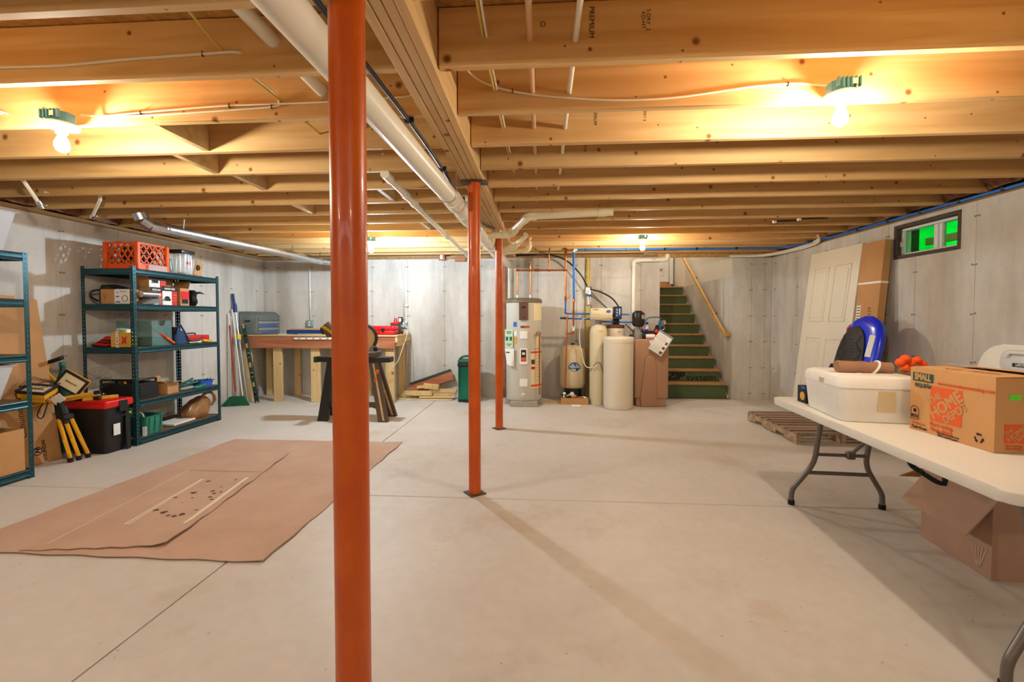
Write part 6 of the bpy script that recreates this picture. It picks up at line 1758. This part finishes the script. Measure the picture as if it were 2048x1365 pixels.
# ---- pallet
t = thing('pallet', 'weathered wooden pallet lying by the right wall', 'pallet', (3.09, 5.36, 0))
for x in (2.605, 3.05, 3.50):
    st_ = MB()
    out = [(4.79, .018), (5.02, .018), (5.03, .05), (5.20, .05), (5.21, .018), (5.50, .018), (5.51, .05), (5.68, .05), (5.69, .018), (5.90, .018), (5.90, .104), (4.79, .104)]
    st_.prism(out, .038, Matrix(((0, 0, 1, x - .019), (1, 0, 0, 0), (0, 1, 0, 0), (0, 0, 0, 1)))).build('stringer', 'pallet_wood', t)
for k in range(9):
    y = 4.79 + k * .127
    MB().bx(2.586, 3.519, y, y + .074 + random.uniform(-.01, .012), .105, .122 + random.uniform(0, .003), bev=.002).build('deck_board', 'pallet_wood', t)
for y in (4.79, 5.30, 5.80):
    MB().bx(2.586, 3.519, y, y + .09, .001, .017, bev=.002).build('bottom_board', 'pallet_wood', t)
# ---- door leaning at the wall
t = thing('leaning_door', 'white four panel door leaning on the right wall without a knob', 'door', (3.30, 5.74, .124))
q0, q1 = Vector((3.285, 6.215, .125)), Vector((3.50, 6.225, 2.12))
M = face(q0, (0, -1, 0), q1 - q0)       # x along the width towards the camera, y up the leaf, z out to the room
W_, H_ = .955, (q1 - q0).length
MB(M).bx(0, W_, 0, H_, -.036, 0, bev=.003).build('leaf', 'door_cream', t)
for x0 in (.13, .53):
    for (ya, yb) in ((.22, .93), (1.13, 1.80)):
        fr = MB(M)
        w = .30
        for (xa, xb, yc, yd_) in ((x0, x0 + w, ya, ya + .014), (x0, x0 + w, yb - .014, yb), (x0, x0 + .014, ya, yb), (x0 + w - .014, x0 + w, ya, yb)):
            fr.bx(xa, xb, yc, yd_, -.004, .009, bev=.005)
        pn = fr.build('panel_moulding', 'door_cream', t)
        MB(M).bx(x0 + .045, x0 + w - .045, ya + .045, yb - .045, -.004, .007, bev=.006).build('raised_field', 'door_cream', pn)
MB(M).lathe([(0, .0), (.027, .0), (.027, .002), (0, .003)], (.89, .98, 0), seg=20).build('knob_hole', 'hole_brass', t)
MB(M).bx(W_ - .001, W_ + .001, .95, 1.01, -.031, -.005).build('latch_plate', 'hole_brass', t)
# ---- tall carton
t = thing('tall_carton', 'tall narrow cardboard carton with a white strap leaning right of the door', 'carton', (3.42, 5.07, .124))
q0, q1 = Vector((3.33, 5.245, .125)), Vector((3.485, 5.235, 2.098))
M = face(q0, (0, -1, 0), q1 - q0)
Hc = (q1 - q0).length
MB(M).bx(0, .335, 0, Hc, -.075, 0, bev=.003).build('body', 'cardboard', t)
MB(M).bx(-.001, .336, Hc * .775, Hc * .785, -.076, .0012).build('strap', 'paper_white', t)
MB(M).bx(.02, .08, Hc * .57, Hc * .66, 0, .0012).build('shipping_label', 'paper_white', t)
for k in range(5): MB(M).bx(.026, .074, Hc * (.585 + .015 * k), Hc * (.590 + .015 * k), .0012, .0018).build('label_line', 'ink_black', t)
text('4177', .07, 'ink_black', t, M @ face((.225, Hc * .62, .002), (0, 1, 0), (-1, 0, 0)), sx=.9)
text('REVERSE', .05, 'ink_black', t, M @ face((.3362, Hc * .46, -.037), (0, 1, 0), (0, 0, 1)), sx=.9)
# ---- kneeboard
t = thing('kneeboard', 'blue kneeboard with a black quilted pad standing on the pallet', 'kneeboard', (3.02, 4.82, .125))
q0, q1 = Vector((3.02, 4.82, .125)), Vector((3.33, 4.38, 1.225))
up_ = (q1 - q0); L_ = up_.length
wd = Vector((.10, -1, 0)).normalized()
M = face(q0, wd, up_)                  # x to the near side, y up the board, z out to the room
def hw(s): return .245 * (max(0.0, 1 - abs(2 * s - 1) ** 5) ** .5) * (.92 + .12 * s)
mb = MB(M)
def hull(u, v):
    a = 2 * math.pi * u; s = .004 + .992 * v
    c, sn = math.cos(a), math.sin(a)
    n_ = (abs(sn) ** .7) * (1 if sn > 0 else -1)
    return (hw(s) * math.copysign(abs(c) ** .75, c), L_ * s, n_ * (.05 if sn > 0 else .07) * min(1, 6 * (1 - abs(2 * s - 1)) + .15))
mb.grid(hull, 32, 26, closed_u=True); mb.build('hull', 'board_blue', t)
def pw(s): return .178 * max(0.02, 1 - abs(2 * s - 1) ** 3.4) ** .5 * (1.06 - .10 * s)
mb = MB(M)
mb.grid(lambda u, v: (pw(v) * (2 * u - 1) - .055, L_ * (.10 + .80 * v), .064 + .022 * (1 - (2 * u - 1) ** 2) * min(1, 8 * v * (1 - v) + .1) - .018 * (math.exp(-((2 * u - 1.55) / .28) ** 2) + math.exp(-((2 * u - .45) / .28) ** 2)) * (1 if .1 < v < .75 else .3)), 24, 30)
pd = mb.build('knee_pad', 'pad_black', t, solid=-.02)
for k in range(22):
    s = .14 + k * .034
    MB(M).box((-.055, L_ * (.10 + .8 * s), .080 + .006), (pw(s) * .52, .010, .006), bev=.002).build('tread_rib', 'pad_black', pd)
for s_ in (-1, 1):
    for k in range(4):
        s = .15 + .19 * k
        MB(M).tube([(s_ * pw(s) * .92 - .055, L_ * (.10 + .8 * s), .074), (s_ * pw(s) * .45 - .055, L_ * (.10 + .8 * (s + .09)), .085), (s_ * pw(s + .18) * .92 - .055, L_ * (.10 + .8 * (s + .18)), .074)], .003, 4).build('quilt_seam', 'ink_black', pd)
MB(M).box((.165, L_ * .74, .050), (.05, .22, .004), rot=(0, R(28), 0), bev=.001).build('warning_sticker', 'paper_white', t)
MB(M).box((-.19, L_ * .885, .035), (.06, .05, .004), rot=(0, R(-25), R(-35))).build('red_sticker', 'red_paint', t)
MB(M).box((-.26, L_ * .52, .04), (.05, .10, .05), bev=.012).build('strap_buckle', 'black_plastic', t)
MB(M).tube(smooth_path([(-.26, L_ * .52, .06), (-.1, L_ * .47, .12), (.1, L_ * .47, .12), (.26, L_ * .52, .05)], 5), .022, 6).build('knee_strap', 'black_cloth', t)
# ---- folding table
TZ = .73
tt = thing('folding_table', 'long white plastic folding table with grey steel legs', 'table', (1.945, 2.42, 0), R(-4.4))
T = RM[tt]
def rrect(w, h, r, n=6):
    pts = []
    for cx, cy, a0_ in ((w / 2 - r, h / 2 - r, 0), (-w / 2 + r, h / 2 - r, 90), (-w / 2 + r, -h / 2 + r, 180), (w / 2 - r, -h / 2 + r, 270)):
        for k in range(n + 1): pts.append((cx + r * math.cos(R(a0_ + 90 * k / n)), cy + r * math.sin(R(a0_ + 90 * k / n))))
    return pts
MB(T).prism(rrect(.76, 1.83, .055), .044, TM((0, 0, TZ - .044)), bev=.009).build('table_top', 'table_white', tt)
for s in (1, -1):                       # far and near leg frame
    yb = s * .78
    for sx_ in (-1, 1):
        pts = fillet([(sx_ * .155, yb - s * .10, TZ - .05), (sx_ * .158, yb - s * .01, .30), (sx_ * .285, yb + s * .02, .10), (sx_ * .285, yb + s * .02, .02)], .07, 6)
        lg = MB(T).tube(pts, .0165, 12).build('leg', 'leg_grey', tt)
        MB(T).cyl((sx_ * .285, yb + s * .02, .001), (sx_ * .285, yb + s * .02, .032), .021, seg=14).build('foot', 'rubber', lg)
    MB(T).tube([(-.157, yb - s * .03, .37), (.157, yb - s * .03, .37)], .011, 10).build('cross_bar', 'leg_grey', tt)
    MB(T).tube([(-.19, yb + s * .0, .235), (.19, yb + s * .0, .235)], .013, 10).build('cross_bar', 'leg_grey', tt)
    MB(T).tube([(0.05, yb - s * .03, .37), (0.05, yb - s * .40, TZ - .055)], .011, 10).build('brace', 'leg_grey', tt)
    MB(T).box((.05, yb - s * .04, .375), (.05, .04, .05), bev=.006).build('brace_joint', 'leg_grey', tt)
    MB(T).bx(-.30, .30, yb - s * .10 - .015, yb - s * .10 + .015, TZ - .062, TZ - .045).build('top_bracket', 'leg_grey', tt)
for sx_ in (-1, 1):
    MB(T).bx(sx_ * .30 - .012, sx_ * .30 + .012, -.80, .80, TZ - .07, TZ - .045).build('side_rail', 'leg_grey', tt)
# ---- cooler
t = thing('foam_cooler', 'white foam cooler standing on the folding table', 'cooler', (1.832, 2.766, TZ + .001), R(-9))
T = RM[t]
def ringc(w, d, z_, r): return [T @ Vector((x, y, z_)) for x, y in rrect(w, d, r, 5)]
def loft(rings, cap=True):
    mb = MB()
    rs = [[mb.bm.verts.new(p) for p in r_] for r_ in rings]
    for A, B in zip(rs, rs[1:]):
        n = len(A)
        for k in range(n): mb.bm.faces.new((A[k], A[(k + 1) % n], B[(k + 1) % n], B[k]))
    mb.bm.faces.new(rs[0][::-1]); mb.bm.faces.new(rs[-1])
    return mb
loft([ringc(.345, .455, 0, .045), ringc(.365, .475, .012, .055), ringc(.395, .505, .182, .055)]).build('tub', 'foam_white', t)
loft([ringc(.40, .51, .184, .055), ringc(.40, .51, .215, .055), ringc(.385, .495, .239, .055), ringc(.34, .45, .248, .045)]).build('lid', 'foam_white', t)
MB(T).bx(-.02, .06, -.2515, -.247, .06, .175).build('tape', 'foam_tape', t)
MB(T).bx(-.2025, -.199, -.06, .0, .187, .214).build('tape', 'foam_tape', t)
MB(T).bx(-.16, -.10, -.06, .0, .2475, .2487).build('tape', 'foam_tape', t)
# ---- roll of cloth on the cooler
t = thing('cloth_roll', 'brown rolled cloth tied with a white band on the foam cooler', 'roll', (1.79, 2.72, TZ + .264))
q0, q1 = Vector((1.69, 2.74, 1.012)), Vector((1.965, 2.70, 1.010))
n = 14
mb = MB()
mb.tube([q0.lerp(q1, k / n) + Vector((0, 0, .003 * math.sin(k * 1.3))) for k in range(n + 1)], .033, 18, radii=[.0315 + .0015 * math.sin(k * 2.0) + .001 * (k % 2) for k in range(n + 1)])
mb.build('rolled_cloth', 'roll_cloth', t)
mb = MB()
mb.grid(lambda u, v: q0 + Vector((-.004, 0, 0)) + (q1 - q0) * v * .30 + Vector((0, -.034 * math.sin(2.6 * u) - .002, .034 * math.cos(2.6 * u))) * (1.0 + .05 * u), 10, 6)
mb.build('loose_fold', 'roll_cloth', t, solid=.002)
MB().tube([q0.lerp(q1, .70 + .06 * math.sin(a)) + Vector((0, .034 * math.cos(a), .034 * math.sin(a))) for a in [2 * math.pi * k / 16 for k in range(16)]], .007, 6, closed=True).build('band', 'paper_white', t)
# ---- black box with a gold seal at the far end
t = thing('black_carton', 'small black box with a gold seal behind the foam cooler', 'box', (1.79, 3.135, TZ + .001), 0)
T = RM[t]
MB(T).box((0, 0, .055), (.14, .10, .11), bev=.003).build('body', 'ink_black', t)
MB(T).lathe([(0, 0), (.028, 0), (0, .001)], (-.0715, -.012, .045), M=TM(rot=(0, R(-90), 0)), seg=20).build('gold_seal', 'tan_print', t)
MB(T).box((-.0712, -.02, .10), (.001, .05, .014)).build('blue_stripe', 'blue_print', t)
# ---- autumn flowers behind the cooler
t = thing('dried_flowers', 'bunch of orange lantern flowers and tan leaves behind the foam cooler', 'flowers', (2.12, 2.80, TZ))
fl_ = [(2.055, 2.76, 1.035), (2.09, 2.77, 1.055), (2.125, 2.78, 1.03), (2.165, 2.78, 1.045), (2.085, 2.76, 1.0), (2.12, 2.74, .93), (2.21, 2.80, 1.02)]
for k, (x, y, z_) in enumerate(fl_):
    lm = MB().lathe([(0, -.026), (.016, -.018), (.025, 0), (.022, .014), (.010, .026), (0, .028)], (x, y, z_), seg=10, M=TM(rot=(R(40 * k), R(60 + 25 * k), 0))).build('lantern', 'flower_orange', t)
    MB().tube(smooth_path([(2.11, 2.80, TZ + .02), ((x + 2.11) / 2, y + .02, z_ - .10), (x, y, z_ - .01)], 4), .003, 5).build('stem', 'dry_leaf', lm)
for k in range(11):
    x, y, z_ = 2.06 + .11 * random.random(), 2.735 + .06 * random.random(), .90 + .11 * random.random()
    a, b_ = random.uniform(-1, 1), random.uniform(-.6, .9)
    M = TM((x, y, z_), (a, b_, random.uniform(0, 6)))
    MB(M).prism([(0, 0), (.02, .018), (.05, .022), (.085, .004), (.05, -.02), (.02, -.016)], .002).build('leaf', 'dry_leaf', t)
MB().lathe([(0, 0), (.04, 0), (.05, .06), (.03, .11), (.035, .12), (0, .12)], (2.11, 2.80, TZ + .001), seg=16).build('bundle_base', 'dry_leaf', t)
# ---- moving box on the table
bx0, bx1, by0, by1, bz0, bz1 = 1.868, 2.19, 2.0, 2.435, TZ + .001, 1.042
t = thing('moving_box', 'brown moving box with orange logo on the near end of the folding table', 'carton', ((bx0 + bx1) / 2, (by0 + by1) / 2, bz0))
mb = MB(); th = .004
mb.bx(bx0, bx0 + th, by0, by1, bz0, bz1); mb.bx(bx1 - th, bx1, by0, by1, bz0, bz1)
mb.bx(bx0 + th, bx1 - th, by0, by0 + th, bz0, bz1); mb.bx(bx0 + th, bx1 - th, by1 - th, by1, bz0, bz1); mb.bx(bx0 + th, bx1 - th, by0 + th, by1 - th, bz0, bz0 + th)
mb.build('body', 'home_card', t, smooth=False)
MB().box((bx0 + .08, (by0 + by1) / 2, bz1 + .004), (.16, by1 - by0 - .004, .004), rot=(0, R(-1.5), 0)).build('top_flap', 'home_card', t, smooth=False)
MB().box((bx1 - .075, (by0 + by1) / 2 - .0, bz1 + .012), (.155, by1 - by0 - .004, .004), rot=(0, R(6), 0)).build('top_flap', 'home_card', t, smooth=False)
MB().box(((bx0 + bx1) / 2, by1 - .06, bz1 - .006), (bx1 - bx0 - .01, .12, .004), rot=(R(-2), 0, 0)).build('top_flap', 'home_card', t, smooth=False)
LF = lambda u, v, e=.0: face((bx0 - .0012 - e, by1 - u, bz0 + v), (0, -1, 0))        # left face: u from its far edge, v up
RF = lambda u, v, e=.0: face((bx0 + u, by0 - .0012 - e, bz0 + v), (1, 0, 0))         # right face: u from the corner
def rect(M, w, h, m, name, par): return MB(M).box((0, 0, 0), (w, h, .0008)).build(name, m, par)
rect(LF(.075, .268), .12, .042, 'home_green', 'green_panel', t)
text('SMALL', .042, 'home_card', t, LF(.075, .268, .001), bold=.002, sx=.78)
text('PEQUEÑA', .026, 'home_green', t, LF(.078, .226, .0003), bold=.0008, sx=.85)
text('www.homedepotmoving.com', .022, 'home_orange', t, LF(.295, .252, .0003), bold=.0006, sx=1.05)
rect(LF(.205, .152), .165, .165, 'home_orange', 'logo_square', t)
ML = LF(.205, .152, .001) @ Matrix.Rotation(R(38), 4, 'Z')
text('THE', .046, 'home_card', t, ML @ Matrix.Translation((-.03, .052, 0)), bold=.0016, sx=.9)
text('HOME', .074, 'home_card', t, ML @ Matrix.Translation((0, .0, 0)), bold=.0025, sx=.92)
text('DEPOT', .050, 'home_card', t, ML @ Matrix.Translation((.022, -.052, 0)), bold=.0016, sx=.9)
text('More saving.\nMore doing.', .026, 'home_orange', t, LF(.185, .040, .0003), bold=.001, sx=.95)
text('This box is made from\n100% recycled paper.', .013, 'ink_black', t, LF(.22, .012, .0003), bold=.0004)
text('Be Greener.', .016, 'home_orange', t, LF(.06, .036, .0003), bold=.0006)
text('Think Green.', .018, 'ink_black', t, LF(.062, .016, .0003), bold=.0006)
mb = MB(LF(.032, .085)); 
mb.tube([(-.024, -.03, 0), (.024, -.03, 0), (.024, .012, 0)] + [(.024 * math.cos(R(a)), .012 + .024 * math.sin(R(a)), 0) for a in range(20, 180, 20)] + [(-.024, .012, 0)], .0014, 4, closed=True)
mb.build('eco_border', 'ink_black', t)
text('ECO', .020, 'ink_black', t, LF(.032, .07, .0003), bold=.001)
MB(LF(.032, .098)).lathe([(0, 0), (.010, 0), (0, .0005)], seg=12).build('eco_mark', 'ink_black', t)
def recycle(M, r, par):
    for k in range(3):
        a = R(90 + 120 * k)
        Mk = M @ Matrix.Rotation(a, 4, 'Z') @ Matrix.Translation((r, 0, 0))
        MB(Mk).prism([(-.3 * r, -.8 * r), (.25 * r, -.6 * r), (.25 * r, .35 * r), (.5 * r, .35 * r), (0, .85 * r), (-.45 * r, .3 * r), (-.2 * r, .3 * r), (-.2 * r, -.5 * r)], .0006).build('recycle_arrow', 'ink_black', par)
recycle(LF(.37, .045), .016, t)
rect(RF(.075, .232), .046, .024, 'lime_print', 'price_tag', t)
rect(RF(.082, .08), .088, .078, 'home_orange', 'logo_square', t)
MR = RF(.082, .08, .001) @ Matrix.Rotation(R(38), 4, 'Z')
text('THE', .020, 'home_card', t, MR @ Matrix.Translation((-.016, .024, 0)), bold=.0008); text('HOME', .032, 'home_card', t, MR, bold=.001, sx=.92); text('DEPOT', .022, 'home_card', t, MR @ Matrix.Translation((.012, -.023, 0)), bold=.0008)
text('More saving.\nMore doing.', .013, 'home_orange', t, RF(.075, .025, .0003), bold=.0005)
MB(RF(.215, .17)).tube([(-.085, -.08, 0), (.09, -.08, 0), (.09, .08, 0), (-.085, .08, 0)], .0012, 4, closed=True).build('form_border', 'ink_black', t)
text('FRAGILE', .028, 'ink_black', t, RF(.163, .232, .0003), bold=.001, align='LEFT')
for k, w in enumerate(('BEDROOM', 'FAMILY ROOM', 'DINING ROOM', 'KITCHEN', 'BATHROOM', 'BASEMENT', 'GARAGE', 'ATTIC', 'LAUNDRY')):
    text(w, .013, 'ink_black', t, RF(.156, .208 - .0145 * k, .0003), bold=.0005, align='LEFT')
    MB(RF(.143, .208 - .0145 * k)).tube([(-.005, -.005, 0), (.005, -.005, 0), (.005, .005, 0), (-.005, .005, 0)], .0007, 4, closed=True).build('check_box', 'ink_black', t)
text('This box\n100%', .012, 'ink_black', t, RF(.20, .022, .0003), bold=.0003)
text('Kids  Books', .05, 'ink_black', t, face((bx0 + .075, by0 + .20, bz1 + .0085), (.12, -1, 0), (1, .12, 0)), shear=.3)
# ---- folded white table by the wall
t = thing('folded_table', 'folded white plastic table with a carry handle standing behind the moving box', 'table', (3.30, 3.12, 0))
M = face((3.16, 3.12, 0.001), (0, -1, 0), (.14, 0, 1))
fo = MB(M); fo.prism(rrect(1.02, 1.11, .16, 8), .035, TM((0, .555, 0)), bev=.012); fo.build('outer_leaf', 'table_white', t)
fo = MB(M); fo.prism(rrect(1.02, 1.11, .16, 8), .035, TM((0, .555, -.045)), bev=.012); fo.build('inner_leaf', 'table_white', t)
fo = MB(M); fo.prism(rrect(.30, .15, .06), .006, TM((-.20, 1.0, .034)), bev=.002); hd = fo.build('handle_recess', 'table_edge', t)
MB(M).tube(fillet([(-.30, 1.02, .045), (-.28, 1.055, .055), (-.10, 1.055, .055), (-.08, 1.02, .045)], .03), .014, 10).build('carry_handle', 'table_white', hd)
MB(M).box((-.19, .97, .041), (.13, .026, .003)).build('name_plate', 'ink_black', hd)
text('LIFETIME', .022, 'table_white', hd, M @ TM((-.19, .97, .0435)), bold=.0006)
# ---- cardboard box under the table
t = thing('open_carton', 'large open cardboard box under the folding table, one flap hanging out', 'carton', (2.50, 2.56, 0), R(-5))
T = RM[t]
w, d, h, th = .56, .47, .40, .006
mb = MB(T)
mb.bx(-w / 2, w / 2, -d / 2, d / 2, .001, th)
mb.bx(-w / 2, -w / 2 + th, -d / 2, d / 2, th, h); mb.bx(w / 2 - th, w / 2, -d / 2, d / 2, th, h); mb.bx(-w / 2 + th, w / 2 - th, -d / 2, -d / 2 + th, th, h); mb.bx(-w / 2 + th, w / 2 - th, d / 2 - th, d / 2, th, h)
mb.build('body', 'under_card', t, smooth=False)
MB(T).box((-w / 2 - .065, -.03, h - .085), (th, d - .01, .22), rot=(0, R(37), 0)).build('side_flap', 'under_card', t, smooth=False)
MB(T).box((-.02, d / 2 + .085, h - .05), (w - .01, .20, th), rot=(R(-30), 0, 0)).build('back_flap', 'under_card_dark', t, smooth=False)
MB(T).box((w / 2 - .03, 0, h + .07), (th, d - .02, .16), rot=(0, R(-20), 0)).build('side_flap', 'under_card_dark', t, smooth=False)
for k in range(5):
    MB(T).box((-w / 2 - .0012, -.19 + .014 * k, .09), (.002, .008, .12 - .015 * (k % 3)), rot=(R(-10 * (k - 2)), 0, 0)).build('torn_tape', 'worn_tape', t)
mb = MB(T)
mb.grid(lambda u, v: (-.16 + .25 * u, .02 + .22 * v, h + .04 + .05 * math.sin(5 * u + 2 * v) + .03 * math.cos(9 * v + 3 * u)), 10, 8)
tag(mb.build('packing_plastic', 'milky_plastic'), 'crumpled white plastic sticking out of the box under the table', 'plastic')
# ---- black strap hanging below the table edge
t = thing('hanging_strap', 'black studded strap hanging below the left edge of the folding table', 'strap', (1.90, 2.45, .45))
pts = [(1.835, 2.42, .665), (1.845, 2.415, .60), (1.86, 2.41, .545), (1.955, 2.37, .475), (1.985, 2.36, .47), (1.985, 2.365, .53), (1.98, 2.37, .66)]
MB().tube(fillet(pts, .02, 3), .012, 6).build('strap_band', 'black_cloth', t)
for k in range(12):
    p = Vector(pts[1]).lerp(Vector(pts[2]), k / 3) if k < 4 else Vector(pts[2]).lerp(Vector(pts[4]), (k - 4) / 7)
    MB().ball(p + Vector((-.006, -.008, 0)), .007, seg=6).build('stud', 'black_plastic', t)
# stairwell ceiling lamp, upstairs beyond the frame
t = thing('stairwell_lamp', 'round ceiling lamp high over the stairs, hidden above the opening', 'lamp', (2.42, 9.3, 4.5))
MB().lathe([(0, .10), (.16, .10), (.17, .08), (.15, .06), (0, .06)], (2.42, 9.3, 4.49), seg=24).build('lamp_base', 'porcelain', t)
MB().lathe([(.15, .06), (.14, .02), (.08, -.01), (0, -.02)], (2.42, 9.3, 4.49), seg=24).build('lamp_globe', 'bulb_stair', t)
